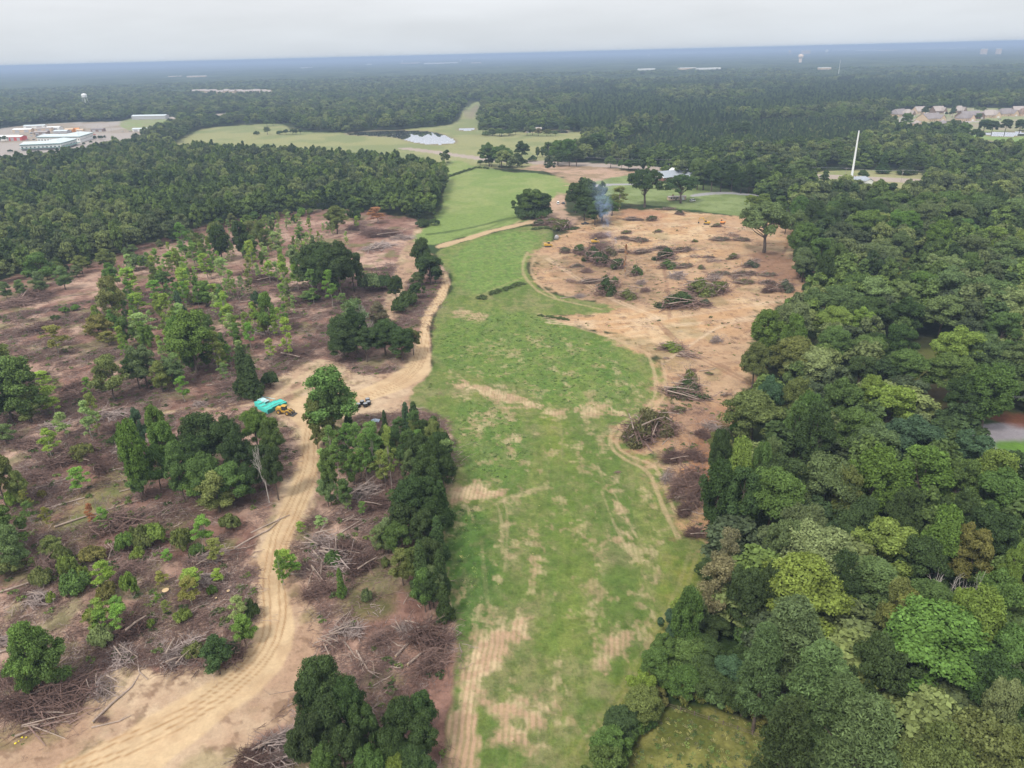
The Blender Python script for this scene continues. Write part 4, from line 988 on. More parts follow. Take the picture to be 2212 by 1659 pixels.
for q in zz(RQ, 830, 80, 2.6333): tree_at(q[0], q[1], q[2], q[3], q[4], 'on the pasture beyond the pond', base=(80 + q[5] / 2.6333) * .8848)
RL = [(630,655,34,'O','dg',690),(665,655,30,'O','dg',685),(800,685,34,'B','br',712),(865,655,40,'O','dg',697),(25,655,44,'O','gg',700),(68,745,28,'B','dg',768),(20,780,44,'O','dg',812),(1650,625,36,'B','dg',657),(1720,600,50,'O','gg',655),(1860,615,70,'O','dg',655),(1920,610,50,'O','dg',655),(1800,620,40,'B','dg',655),(1740,550,70,'O','gg',600),(540,700,18,'B','dg',718),(585,690,18,'B','dg',708)]
for q in zz(RL, 0, 80, 2.6333): tree_at(q[0], q[1], q[2], q[3], q[4], 'near the long white building' if q[0] < 360 else 'on the far left pasture', base=(80 + q[5] / 2.6333) * .8848)
RH = [(440,200,130,'O','mg',440),(725,120,90,'O','dg',260),(1130,110,70,'O','dg',290),(1070,190,70,'O','dg',265),(1510,115,70,'O','gg',200),(1590,120,80,'O','gg',230),(1525,215,80,'O','gg',310),(790,340,200,'O','dg',520),(730,420,120,'O','gg',560),(1130,310,170,'O','dg',520),(1300,360,190,'O','mg',620),(1600,300,150,'O','dg',520),(1720,320,150,'O','dg',540),(2030,260,240,'O','dg',520),(220,270,120,'O','dg',500),(1880,130,60,'O','gg',190),(330,340,120,'O','dg',560),(1480,450,150,'O','dg',650),(560,490,150,'O','mg',640)]
for q in zz(RH, 2140, 240, 6.144): tree_at(q[0], q[1], q[2], q[3], q[4], 'among the brown-roofed houses', base=(240 + q[5] / 6.144) * .8848)

# the dark wall of trees along the meadow
for x_, y_, w_, t_, k_ in ((905, 960, 44, 868, 'C'), (925, 975, 50, 905, 'O'), (948, 985, 50, 900, 'C'), (960, 1020, 54, 930, 'O'), (940, 1045, 56, 950, 'C'), (966, 1065, 54, 975, 'O'), (950, 1100, 60, 1005, 'C'), (935, 1130, 62, 1030, 'O'), (962, 1135, 56, 1040, 'C'), (948, 1175, 62, 1075, 'O'), (925, 1205, 60, 1100, 'O'), (955, 1215, 54, 1120, 'C'), (940, 1262, 56, 1165, 'O'), (962, 1290, 50, 1190, 'C'), (935, 1320, 60, 1225, 'O'), (968, 1345, 48, 1262, 'C')):
    tree_at(x_ - 6, t_, w_, k_, 'dg', 'in the dark wall along the meadow', base=y_)
# young growth left standing all over the middle of the slash, and bushes at the feet of the woods
def grow_zone(poly, n, kinds, cols, place, h, wk, dmin=3.2):
    P_ = wpoly(poly, 1); lo, hi = P_.min(0), P_.max(0); got = []
    t = 0
    while len(got) < n and t < n * 60:
        t += 1
        x_, y_ = random.uniform(lo[0], hi[0]), random.uniform(lo[1], hi[1])
        if sdf(np.array([x_]), np.array([y_]), P_, 5)[0] < 0: continue
        if any((x_ - a) ** 2 + (y_ - b) ** 2 < dmin ** 2 for a, b in got): continue
        got.append((x_, y_)); kd = random.choice(kinds); H = random.uniform(*h)
        plant(kd, x_, y_, H, H * random.uniform(*wk), random.choice(cols), place, sink=.2)
grow_zone([(250, 600), (330, 560), (470, 540), (640, 560), (660, 640), (620, 720), (520, 800), (400, 850), (300, 830), (220, 760), (210, 680)], 150, 'SSSSR', ['yg', 'bg', 'pl', 'mg', 'ol'], 'among the standing saplings', (8, 15), (.34, .5), 2.8)
grow_zone([(400, 520), (560, 490), (760, 480), (820, 520), (700, 560), (560, 560), (420, 570)], 46, 'SSSR', ['yg', 'pl', 'gg', 'ol'], 'on the slash below the left wood', (7, 14), (.32, .46), 4)
grow_zone([(0, 640), (110, 600), (210, 590), (330, 550), (470, 508), (600, 485), (720, 478), (800, 480), (720, 460), (600, 465), (470, 488), (330, 530), (200, 570), (100, 585), (0, 615)], 48, 'BRBRO', ['mg', 'gg', 'ol', 'dg', 'bg'], 'at the foot of the left wood', (4, 10), (.7, 1.1), 3.5)
grow_zone([(0, 1000), (180, 1130), (360, 1180), (500, 1190), (470, 1330), (300, 1400), (60, 1320)], 36, 'SBSB', ['yg', 'ol', 'au', 'mg', 'bg'], 'low growth on the lower slash', (3, 8), (.5, .9), 4)
grow_zone([(700, 1100), (860, 1050), (960, 1150), (975, 1300), (900, 1330), (720, 1280)], 14, 'SBS', ['ol', 'gg', 'mg'], 'low growth right of the road', (2.5, 6), (.6, 1.0), 4)
grow_zone([(715, 985), (940, 965), (975, 1000), (975, 1080), (860, 1060), (720, 1050)], 26, 'SRSR', ['mg', 'dg', 'ol', 'gg'], 'in the thicket below the drums', (9, 15), (.4, .6), 3.6)
grow_zone([(1712, 470), (1728, 480), (1748, 560), (1772, 655), (1690, 740), (1660, 850), (1590, 925), (1565, 1000), (1560, 1150), (1580, 1230), (1520, 1380), (1440, 1500), (1420, 1490), (1500, 1330), (1535, 1220), (1535, 1140), (1545, 1000), (1570, 900), (1640, 840), (1650, 720), (1745, 640), (1725, 560)], 60, 'BBOB', ['mg', 'gg', 'dg', 'ol', 'bg'], 'at the left edge of the right wood', (3.5, 8), (.8, 1.2), 3.2)
grow_zone([(1360, 1600), (1420, 1535), (1500, 1512), (1640, 1560), (1720, 1600), (1700, 1580), (1560, 1490), (1440, 1490), (1330, 1620), (1290, 1700), (1330, 1700)], 26, 'BBO', ['mg', 'gg', 'au', 'dg', 'bg'], 'around the rough grass patch', (2.5, 6), (.9, 1.2), 2.6)
# ------------------------------------------------------------------ woods filled from here: candidates, the largest become things, the rest one mass
F = {}
F['left'] = [(-90, 372), (0, 372), (140, 352), (235, 340), (320, 336), (420, 336), (560, 340), (700, 350), (880, 362), (955, 385), (965, 410), (950, 440), (945, 478), (900, 478), (800, 462), (700, 462), (600, 470), (470, 492), (330, 532), (200, 572), (100, 590), (-30, 625), (-200, 640), (-300, 500)]
F['right'] = [(1500, 392), (1560, 398), (1620, 402), (1700, 430), (1720, 480), (1738, 560), (1762, 660), (1672, 740), (1655, 860), (1580, 930), (1560, 1000), (1560, 1150), (1570, 1240), (1510, 1400), (1450, 1500), (1430, 1530), (1600, 1525), (1700, 1600), (1750, 1700), (1800, 2300), (3100, 2300), (2700, 1250), (2400, 1030), (2170, 1015), (2080, 1000), (2090, 905), (2180, 890), (2400, 930), (2600, 900), (2500, 420), (2212, 412), (1990, 400), (1900, 425), (1800, 405), (1740, 398), (1560, 384), (1500, 384)]
F['hedge'] = [(1330, 1600), (1420, 1520), (1500, 1480), (1440, 1480), (1330, 1640), (1300, 1720), (1260, 1900), (1330, 1900), (1360, 1700)]
FWP = {k: wpoly(v, 1) for k, v in F.items()}
OPEN = ['pasture', 'strip', 'verge', 'school_lot', 'school_grass', 'homes', 'pond_lawn', 'culdesac', 'glade', 'glade2', 'church_lawn', 'upfield', 'field', 'earth', 'slash', 'sand', 'lot', 'patch', 'far_lot', 'pond', 'pond_b', 'pond_c', 'pond_d', 'pond_e', 'drive', 'culdesac_lawn']
def sample(n, r0, r1, amax=46):
    th = np.radians(RNG.uniform(-amax, amax, n)); r = np.sqrt(RNG.uniform(r0 ** 2, r1 ** 2, n))
    return r * np.sin(th), r * np.cos(th)
def thin(x, y, dmin):
    """keep points at least dmin(x, y) apart (grid hashing)"""
    keep = []; cell = {}; cs = float(np.max(dmin)) if np.ndim(dmin) else dmin
    dm = np.broadcast_to(dmin, x.shape)
    for i in range(len(x)):
        cx, cy = int(x[i] // cs), int(y[i] // cs); ok = True
        for a in (-1, 0, 1):
            for b in (-1, 0, 1):
                for j in cell.get((cx + a, cy + b), ()):
                    if (x[i] - x[j]) ** 2 + (y[i] - y[j]) ** 2 < dm[i] ** 2: ok = False; break
                if not ok: break
            if not ok: break
        if ok: keep.append(i); cell.setdefault((cx, cy), []).append(i)
    return np.array(keep)
T0 = np.array(TREES)
def clear_of_trees(x, y, k=.62, extra=1.5):
    ok = np.ones(len(x), bool)
    for tx, ty, tr in T0: ok &= (x - tx) ** 2 + (y - ty) ** 2 > (tr * k + extra) ** 2
    return ok
cand = []     # x, y, H, W, kind, colkey, placekey
x, y = sample(60000, 70, 1150)
inL = sdf(x, y, FWP['left'], 5) > 0; inR = sdf(x, y, FWP['right'], 5) > 0
for key in ('glade', 'glade2', 'drive_front', 'culdesac', 'culdesac_lawn', 'patch', 'church_lawn', 'strip', 'verge', 'drive', 'field', 'earth', 'pond_lawn'): inR &= sdf(x, y, ZW[key], 5) < -2
sel = (inL | inR)
x, y, inL = x[sel], y[sel], inL[sel]
ok = clear_of_trees(x, y); x, y, inL = x[ok], y[ok], inL[ok]
k = thin(x, y, np.where(inL, 6.6, 8.4)); x, y, inL = x[k], y[k], inL[k]
nz = fbm(x / 40, y / 40, 71, 3)
for i in range(len(x)):
    r = math.hypot(x[i], y[i]); u = random.random()
    if inL[i]:
        if r < 330 or nz[i] > .45: kd, cl_ = ('T' if u < .38 else 'O'), random.choice(['dg', 'mg', 'mg', 'mg', 'gg', 'bg', 'bg'])
        else: kd, cl_ = ('P' if u < .25 else 'O'), random.choice(['dg', 'dg', 'bl', 'mg', 'gg'])
        H = random.uniform(13, 21) * (1 if kd != 'P' else 1.05); W_ = random.uniform(8.5, 12.5) * (.75 if kd == 'P' else 1)
    else:
        kd, cl_ = ('T' if u < .2 else 'O' if u < .93 else 'P'), random.choice(['dg', 'mg', 'mg', 'bg', 'gg', 'ol', 'gg', 'mg'])
        H = random.uniform(11, 16) if r < 330 else random.uniform(13, 21); W_ = random.uniform(9, 16)
    cand.append((r, x[i], y[i], H, W_, kd, cl_, inL[i]))
cand.sort(key=lambda q: q[0])
cats = {'tree': 0, 'pine tree': 0}
for o, d_, p_, g_ in REG:
    c_ = o.get('category')
    if c_ in cats: cats[c_] += 1
stuff_pts = []
def nz_at(a, b): return float(fbm(np.array([a / 55]), np.array([b / 55]), 79, 3)[0])
for r, x_, y_, H, W_, kd, cl_, il in cand:
    c_ = 'tree' if kd in 'OT' else 'pine tree'
    px, py = proj((x_, y_, H)); vis = -60 < px < 2270 and py < 1750
    # seen clearly enough to count: front rows of the left wood; inside the right wood
    if cats[c_] < (298 if c_ == 'tree' else 60) and vis and r < (430 if il else 330):
        cats[c_] += 1
        if il: pl = 'at the front of the left wood' if px < 480 else 'at the left wood edge by the field'
        else: pl = place_right(px, py)
        plant(kd, x_, y_, H, W_, cl_, pl, 'trees filling the left wood' if il else 'trees filling the right wood')
    else: stuff_pts.append((x_, y_, H, W_, {'O': 0 if nz_at(x_, y_) < .5 else 1, 'T': 2, 'P': 3}[kd], cl_))
# far woods
x, y = sample(330000, 600, 4200, 44)
ok = np.ones(len(x), bool)
for key in OPEN: ok &= sdf(x, y, ZW[key], 5) < -3
for key in F: ok &= sdf(x, y, FWP[key], 5) < 0
front = wpoly([(-400, 420), (0, 390), (300, 352), (960, 352), (1000, 500), (1500, 470), (1740, 470), (2400, 430), (2600, 1500), (1000, 2000), (-600, 1500)], 0)
ok &= sdf(x, y, front, 5) < 0
plz = sdf(x, y, ZW['plantation'], 5) > 0
x, y, plz = x[ok], y[ok], plz[ok]
r = np.hypot(x, y)
spc = np.where(plz, 5.0, np.clip(7.5 + (r - 600) / 2400 * 4, 7.5, 12))
ok = clear_of_trees(x, y, .5, 1); x, y, plz, r, spc = x[ok], y[ok], plz[ok], r[ok], spc[ok]
k = thin(x, y, spc); x, y, plz, r = x[k], y[k], plz[k], r[k]
# more, closer young pines in the plantation
x2, y2 = sample(60000, 450, 1500, 30); p2 = sdf(x2, y2, ZW['plantation'], 5) > 0; x2, y2 = x2[p2], y2[p2]; k = thin(x2, y2, 3.6); x2, y2 = x2[k], y2[k]
for a_, b_ in zip(x2, y2): stuff_pts.append((a_, b_, random.uniform(4.5, 8), random.uniform(3.2, 4.6), 3 if random.random() < .85 else 1, 'pn'))
nz = fbm(x / 90, y / 90, 73, 3); nz2 = fbm(x / 260, y / 260, 75, 3)
gap_ = fbm(x / 75, y / 110, 177, 3); pinezone = (nz2 > .5) & (x > 100) & (y > 1100)
for i in range(len(x)):
    if plz[i]: continue
    big = r[i] > 1600
    if pinezone[i]: kd, H, W_ = 3, random.uniform(12, 15), random.uniform(6, 8)
    else:
        if gap_[i] > .69 and r[i] > 900: continue
        kd = (random.choice([0, 0, 0, 2]) if nz[i] < .45 else random.choice([0, 1, 1, 2]) if nz[i] < .57 else random.choice([1, 1, 1, 0])); H = random.uniform(10, 21) + 12 * (nz[i] - .5); W_ = random.uniform(8, 18)
    if big: W_ *= 1.25
    stuff_pts.append((x[i], y[i], H, W_, kd, 'mg'))
print('individual', cats, 'mass', len(stuff_pts))

# low-detail trees used for the mass
def low_tree(name, lobes, H, nleaf, s, seed, mat, tr=.3):
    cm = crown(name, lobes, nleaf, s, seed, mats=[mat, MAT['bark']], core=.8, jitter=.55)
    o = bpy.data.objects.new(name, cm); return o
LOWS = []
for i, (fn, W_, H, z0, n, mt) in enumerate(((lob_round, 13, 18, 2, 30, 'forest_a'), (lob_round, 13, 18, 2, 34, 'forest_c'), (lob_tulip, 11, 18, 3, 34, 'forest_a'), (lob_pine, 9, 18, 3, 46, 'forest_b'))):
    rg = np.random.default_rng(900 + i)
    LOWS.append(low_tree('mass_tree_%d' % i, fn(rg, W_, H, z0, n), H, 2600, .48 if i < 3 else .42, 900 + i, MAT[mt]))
LOWC = bpy.data.collections.new('mass_tree_sources')
for o in LOWS: LOWC.objects.link(o)
def scatter(name, pts, coll, label=None):
    """pts: x, y, z, scale xyz, rot, index -> one object of instances"""
    P = np.array(pts, float)
    me = bpy.data.meshes.new(name); me.vertices.add(len(P)); me.vertices.foreach_set('co', P[:, :3].astype(np.float32).ravel())
    a = me.attributes.new('scl', 'FLOAT_VECTOR', 'POINT'); a.data.foreach_set('vector', P[:, 3:6].astype(np.float32).ravel())
    rt = np.zeros((len(P), 3), np.float32)
    rt[:, 2] = P[:, 6]
    if P.shape[1] > 8: rt[:, :2] = P[:, 8:10]
    a = me.attributes.new('rot', 'FLOAT_VECTOR', 'POINT'); a.data.foreach_set('vector', rt.ravel())
    a = me.attributes.new('pick', 'INT', 'POINT'); a.data.foreach_set('value', P[:, 7].astype(np.int32))
    o = bpy.data.objects.new(name, me); C.objects.link(o)
    ng = bpy.data.node_groups.new(name + '_nodes', 'GeometryNodeTree')
    ng.interface.new_socket('Geometry', in_out='INPUT', socket_type='NodeSocketGeometry'); ng.interface.new_socket('Geometry', in_out='OUTPUT', socket_type='NodeSocketGeometry')
    n, l = ng.nodes, ng.links
    gi, go = n.new('NodeGroupInput'), n.new('NodeGroupOutput')
    ci = n.new('GeometryNodeCollectionInfo'); ci.inputs['Collection'].default_value = coll; ci.inputs['Separate Children'].default_value = True; ci.inputs['Reset Children'].default_value = True
    m2p = n.new('GeometryNodeMeshToPoints')
    ip = n.new('GeometryNodeInstanceOnPoints'); ip.inputs['Pick Instance'].default_value = True
    def attr(nm, ty):
        q = n.new('GeometryNodeInputNamedAttribute'); q.data_type = ty; q.inputs['Name'].default_value = nm; return q.outputs['Attribute']
    e2r = n.new('FunctionNodeEulerToRotation')
    l.new(gi.outputs[0], m2p.inputs[0]); l.new(m2p.outputs[0], ip.inputs['Points']); l.new(ci.outputs[0], ip.inputs['Instance'])
    l.new(attr('pick', 'INT'), ip.inputs['Instance Index']); l.new(attr('rot', 'FLOAT_VECTOR'), e2r.inputs[0]); l.new(e2r.outputs[0], ip.inputs['Rotation']); l.new(attr('scl', 'FLOAT_VECTOR'), ip.inputs['Scale'])
    l.new(ip.outputs[0], go.inputs[0])
    md = o.modifiers.new('scatter', 'NODES'); md.node_group = ng
    o['kind'] = 'stuff'
    if label: o['label'] = label
    return o
LW, LH = [13, 13, 11, 9], 18.0
near_, far_ = [], []
for x_, y_, H, W_, kd, cl_ in stuff_pts:
    k_ = W_ / LW[kd]
    (near_ if math.hypot(x_, y_) < 1150 and y_ < 700 else far_).append((x_, y_, TZ(x_, y_) - .5, k_, k_, H / LH, random.uniform(0, 6.28), kd))
f1 = scatter('woodland', near_, LOWC, 'dense dark green woodland behind the front rows of trees'); f1['category'] = 'woodland'
f2 = scatter('distant_forest', far_, LOWC, 'blue-green forest covering the far country up to the horizon'); f2['category'] = 'forest'
# beyond three kilometres: the closed canopy itself
rr_ = [2500.0]
while rr_[-1] < 42000: rr_.append(rr_[-1] * 1.007)
rr_ = np.array(rr_); tt_ = np.linspace(math.radians(-44), math.radians(44), 620)
Rg, Tg = np.meshgrid(rr_, tt_, indexing='ij'); Xc, Yc = Rg * np.sin(Tg), Rg * np.cos(Tg)
hc = 6 + 11 * fbm(Xc / 38, Yc / 38, 81, 3) + 14 * (fbm(Xc / 500, Yc / 500, 83, 3) - .4) * sstep(Rg, 3000, 6000)
hc = hc * sstep(Rg, 2500, 3200); hc = np.maximum(hc, -.5) - .4 * (1 - sstep(Rg, 2500, 2700))
gapn = fbm(Xc / 420, Yc / 160, 85, 4)
Vc = np.stack([Xc, Yc, hc], -1).reshape(-1, 3)
ii = np.arange(Vc.shape[0]).reshape(len(rr_), len(tt_))
qc = np.stack([ii[:-1, 1:], ii[:-1, :-1], ii[1:, :-1], ii[1:, 1:]], -1).reshape(-1, 4)[:, ::-1]
me = bpy.data.meshes.new('far_canopy'); me.from_pydata(Vc.tolist(), [], qc.tolist())
mc, n_, l_ = new_mat('far_canopy')
oo = n_.new('ShaderNodeOutputMaterial'); bb = n_.new('ShaderNodeBsdfPrincipled'); bb.inputs['Roughness'].default_value = 1; bb.inputs['Specular IOR Level'].default_value = 0
tc = n_.new('ShaderNodeTexCoord'); mp = n_.new('ShaderNodeMapping'); mp.inputs['Scale'].default_value = (.006, .0025, .01); tn = n_.new('ShaderNodeTexNoise'); tn.inputs['Scale'].default_value = 1; tn.inputs['Detail'].default_value = 10; tn.inputs['Roughness'].default_value = .7
l_.new(tc.outputs['Object'], mp.inputs[0]); l_.new(mp.outputs[0], tn.inputs['Vector'])
rp = n_.new('ShaderNodeValToRGB'); l_.new(tn.outputs['Fac'], rp.inputs[0]); ce = rp.color_ramp
ce.elements[0].position = .36; ce.elements[0].color = (.022, .036, .018, 1); ce.elements[1].position = .60; ce.elements[1].color = (.075, .098, .045, 1)
for p_, c_ in ((.655, (.085, .105, .05, 1)), (.68, (.26, .25, .17, 1))):
    e_ = ce.elements.new(p_); e_.color = c_
l_.new(rp.outputs[0], bb.inputs['Base Color']); l_.new(bb.outputs[0], oo.inputs[0])
me.materials.append(mc); me.polygons.foreach_set('use_smooth', [True] * len(me.polygons))
fo = bpy.data.objects.new('far_canopy', me); C.objects.link(fo); tag(fo, 'hazy forest canopy in thin bands along the horizon', 'forest', None, 'stuff')
# ------------------------------------------------------------------ logging debris
def branch_into(m, rng, p, d, L, r, fork=2, n=4, droop=.0):
    q1 = p + d * L * .5 + rng.normal(size=3) * L * .04; q2 = p + d * L + rng.normal(size=3) * L * .08
    q1[2] = max(q1[2], .03); q2[2] = max(q2[2], .03)
    m.tube([p, q1, q2], [r, r * .75, r * .4], n, caps=(n > 4))
    for _ in range(fork):
        t = rng.uniform(.35, .95); s = p + (q2 - p) * t
        nd = unit(d + rng.normal(size=3) * .55); nd[2] *= .5
        branch_into(m, rng, s, nd, L * rng.uniform(.3, .55), r * .5, fork - 1, 3)
def litter_source(name, seed, n, rad, hgt, rr, mat, L=(1.2, 3.2)):
    rng = np.random.default_rng(seed); m = MB()
    for i in range(n):
        a = rng.uniform(0, 6.28); q = rad * math.sqrt(rng.uniform(0, 1))
        d = unit(np.array([rng.normal(), rng.normal(), rng.normal() * .18]))
        p = np.array([q * math.cos(a), q * math.sin(a), rng.uniform(.02, hgt) * (1 - q / rad * .7)])
        branch_into(m, rng, p, d, rng.uniform(*L), rng.uniform(*rr), 1 if i % 3 else 2, 3)
    return m.build(name, mat, link=False)
MAT['twig_dark'] = mat_plain('dark_twigs', (.135, .085, .072), .95, .35, .6)
MAT['weed'] = mat_leaf('weeds', False, (.11, .15, .055))
def weed_source(name, seed, W_, H, n, s, mat):
    rng = np.random.default_rng(seed)
    return bpy.data.objects.new(name, crown(name, lob_bush(rng, W_, H, 10), n, s, seed, mats=[mat], core=0, jitter=.9, shell=(.3, 1.1), down=-.2))
DEB = bpy.data.collections.new('litter_sources')
SRC = [litter_source('litter_a', 1, 16, 2.6, .5, (.03, .07), MAT['twig']), litter_source('litter_b', 2, 22, 2.4, .8, (.03, .06), MAT['twig_dark']), litter_source('litter_c', 3, 10, 2.8, .4, (.035, .08), MAT['twig_grey']),
       litter_source('litter_d', 4, 5, 3.0, .3, (.07, .13), MAT['log'], (2.5, 5)), litter_source('litter_e', 5, 50, 2.2, 1.3, (.025, .05), MAT['twig_dark'], (.8, 2)), weed_source('litter_f', 6, 2.4, 1.1, 260, .16, MAT['weed'])]
for o in SRC: DEB.objects.link(o)
def area_pts(n, keys, r0, r1, not_keys=(), dens=None, amax=46):
    x, y = sample(n, r0, r1, amax); ok = np.zeros(len(x), bool)
    for k_ in keys: ok |= sdf(x, y, ZW[k_], 5) > .5
    for k_ in not_keys: ok &= sdf(x, y, ZW[k_], 5) < 0
    x, y = x[ok], y[ok]
    if dens is not None:
        ok = RNG.uniform(0, 1, len(x)) < dens(x, y); x, y = x[ok], y[ok]
    return x, y
pts = []
x, y = area_pts(95000, ['slash'], 85, 420, ('sand', 'sand2', 'road', 'field', 'upfield', 'track'), lambda a, b: .12 + .88 * sstep(fbm(a / 13, b / 13, 301, 4), .42, .62))
for i in range(len(x)):
    s = random.uniform(.55, 1.15); k_ = random.choices([0, 1, 2, 3, 4, 5], [9, 6, 4, 2.2, 2.2, 2.6])[0]
    pts.append((x[i], y[i], TZ(x[i], y[i]) - .03, s, s, s, random.uniform(0, 6.28), k_))
x, y = area_pts(26000, ['sand', 'sand2'], 85, 420, ('road', 'track'), lambda a, b: .5 * sstep(fbm(a / 8, b / 8, 303, 4), .52, .66))
for i in range(len(x)):
    s = random.uniform(.25, .6); pts.append((x[i], y[i], TZ(x[i], y[i]) - .03, s, s, s * .5, random.uniform(0, 6.28), random.choices([0, 1, 2, 5], [4, 3, 2, 2])[0]))
TAIL = wpoly([(1400, 860), (1580, 880), (1560, 960), (1540, 1040), (1570, 1180), (1500, 1180), (1440, 1080), (1420, 1000), (1340, 960), (1350, 910)])
MIDH = wpoly([(1200, 500), (1450, 520), (1640, 560), (1730, 600), (1640, 660), (1480, 660), (1340, 650), (1180, 600)])
x, y = area_pts(70000, ['earth'], 100, 520, ('road', 'track'), lambda a, b: .03 + .33 * sstep(fbm(a / 10, b / 10, 305, 4), .5, .66) + .55 * (sdf(a, b, TAIL, 5) > 0) + .16 * (sdf(a, b, MIDH, 5) > 0))
for i in range(len(x)):
    s = random.uniform(.3, .8); pts.append((x[i], y[i], TZ(x[i], y[i]) - .03, s, s, s * .6, random.uniform(0, 6.28), random.choices([0, 1, 2, 3, 5], [5, 3, 3, 1, 3])[0]))
print('litter', len(pts))
lit = scatter('branch_litter', pts, DEB, 'broken twigs and small branches strewn over the logged ground'); lit['category'] = 'brushwood litter'
# grass and weeds
WEED = bpy.data.collections.new('weed_sources')
wa = mat_leaf('grass_tufts', False, (.148, .198, .074)); wb = mat_leaf('grass_tufts_dark', False, (.112, .165, .055)); wc = mat_leaf('dry_grass', False, (.24, .235, .11))
for o in (weed_source('weed_a', 11, 1.8, .55, 120, .15, wa), weed_source('weed_b', 12, 1.8, .9, 140, .16, wb), weed_source('weed_c', 13, 1.6, .9, 130, .14, wc)): WEED.objects.link(o)
pts = []
lush = [wpoly(p) for p in ([(955, 1090), (1060, 1080), (1070, 1200), (1060, 1340), (1010, 1370), (985, 1330), (945, 1240), (950, 1150)], [(985, 850), (1110, 880), (1160, 940), (1140, 1010), (1080, 1060), (990, 1030), (975, 930)], [(935, 700), (1100, 660), (1290, 730), (1380, 800), (1370, 880), (1220, 880), (1060, 820), (935, 790)])]
x, y = area_pts(150000, ['field'], 70, 420, ('road', 'track', 'earth'), None)
lsh = np.zeros(len(x))
for P in lush: lsh = np.maximum(lsh, sstep(sdf(x, y, P, 5), -2, 4))
tp = fbm(x / 5, y / 5, 307, 4); ok = RNG.uniform(0, 1, len(x)) < .10 + .45 * lsh + .5 * sstep(tp, .52, .66)
x, y, lsh = x[ok], y[ok], lsh[ok]
for i in range(len(x)):
    s = random.uniform(.22, .62) * (.75 + .5 * lsh[i]); pts.append((x[i], y[i], TZ(x[i], y[i]) - .1, s, s, s * random.uniform(.3, .6), random.uniform(0, 6.28), random.choices([0, 1, 2], [5, 1.5 + 3 * lsh[i], .5])[0]))
x, y = area_pts(30000, ['patch'], 60, 200, ())
for i in range(len(x)):
    s = random.uniform(.3, .65); pts.append((x[i], y[i], TZ(x[i], y[i]) - .05, s, s, s * random.uniform(.6, 1.0), random.uniform(0, 6.28), random.choices([0, 1, 2], [3, 2, 4])[0]))
print('weeds', len(pts))
wd = scatter('grass_tufts', pts, WEED, 'knee-high weeds and grass tufts growing over the field'); wd['category'] = 'grass'

# heaps
HM = {}
def heap_master(kind, seed, W_=7, D=4.2, H=1.7, n=90, rr=(.03, .09), L=(1.5, 4), leafn=0, ls=.2, nlog=0, mat='twig'):
    rng = np.random.default_rng(seed); m = MB()
    for i in range(n):
        a = rng.uniform(0, 6.28); q = math.sqrt(rng.uniform(0, 1)) * .8
        p = np.array([q * W_ / 2 * math.cos(a), q * D / 2 * math.sin(a), 0]); p[2] = H * (1 - q * q) * rng.uniform(.05, .95)
        d = unit(np.array([rng.normal() * 1.2, rng.normal() * .7, rng.normal() * .28]))
        branch_into(m, rng, p - d * 1.0, d, rng.uniform(*L), rng.uniform(*rr), 2 if i % 2 else 1, 3)
    for i in range(nlog):
        d = unit(np.array([1.0, rng.normal() * .45, rng.normal() * .1])); p = np.array([-W_ * .45 * rng.uniform(.5, 1), rng.normal() * D * .2, H * rng.uniform(.2, .95)])
        r = rng.uniform(.07, .13); Lg = W_ * rng.uniform(.35, .7)
        m.tube([p, p + d * Lg * .5 + [0, 0, .1], p + d * Lg], [r, r * .8, r * .5], 6, 1)
    b = m.build('branches', [MAT[mat], MAT['log']], link=False).data
    f = None
    if leafn:
        lb = []
        for i in range(26):
            a = rng.uniform(0, 6.28); q = rng.uniform(0, 1) ** .6 * (.7 + .3 * math.sin(a * 3 + seed))
            r = rng.uniform(.25, .75); lb.append((q * W_ / 2 * math.cos(a), q * D / 2 * math.sin(a), H * max(.12, (1 - q)) * rng.uniform(.5, 1.05), r * 1.3, r, r * .75))
        f = crown('foliage', lb, leafn, ls, seed, asp=.45, jitter=1.1, core=0, down=-.6, shell=(.4, 1.25))
    HM.setdefault(kind, []).append(dict(W=W_, b=b, f=f))
for s_ in range(3):
    heap_master('twig', 700 + s_, n=190, rr=(.025, .06), H=2.2); heap_master('grey', 710 + s_, mat='twig_grey', nlog=3)
    heap_master('green', 720 + s_, leafn=4600, ls=.19, n=110, H=2.6, nlog=4); heap_master('logs', 730 + s_, n=35, nlog=6, H=1.2, D=3, mat='twig')
    heap_master('row', 740 + s_, W_=9, D=3.2, H=1.5, n=110, leafn=1500, ls=.15, nlog=5)
    heap_master('dark', 750 + s_, n=230, H=2.3, rr=(.025, .06), mat='twig_dark', nlog=1)
HD = {'twig': ('brush_pile', 'brown brushwood heap'), 'grey': ('brush_pile', 'grey branch heap'), 'green': ('brush_pile', 'leafy felled branches'), 'logs': ('log_pile', 'pile of pale poles'),
      'row': ('fallen_tree', 'felled tree lying flat'), 'dark': ('brush_pile', 'dark tangled brushwood')}
def heap(px, py, wpx, kind, place, col='ol', rz=None, hk=1.0, dk=1.0, desc=None):
    b = G(px, py); W_ = wpx / FPX * slant(b)
    m = random.choice(HM[kind]); nm, ds = HD[kind]
    o = empty(nm, (b[0], b[1], TZ(b[0], b[1]) - .1), (random.uniform(-.45, .45) if kind == 'row' else random.uniform(-1.2, 1.2)) if rz is None else rz)
    k = W_ / m['W']; kz = max(.35, min(k, 1.3)) * hk
    q = part('branches', m['b'], o); q.scale = (k, k * dk, kz)
    if m['f'] is not None:
        c = COL[col]; g_ = random.uniform(.85, 1.15)
        q = part('foliage', m['f'], o, [v * g_ for v in c]); q.scale = (k, k * dk, kz)
    reg(o, desc or ds, place, 'felled tree' if kind == 'row' else ('log pile' if kind == 'logs' else 'brush pile'))
    return o
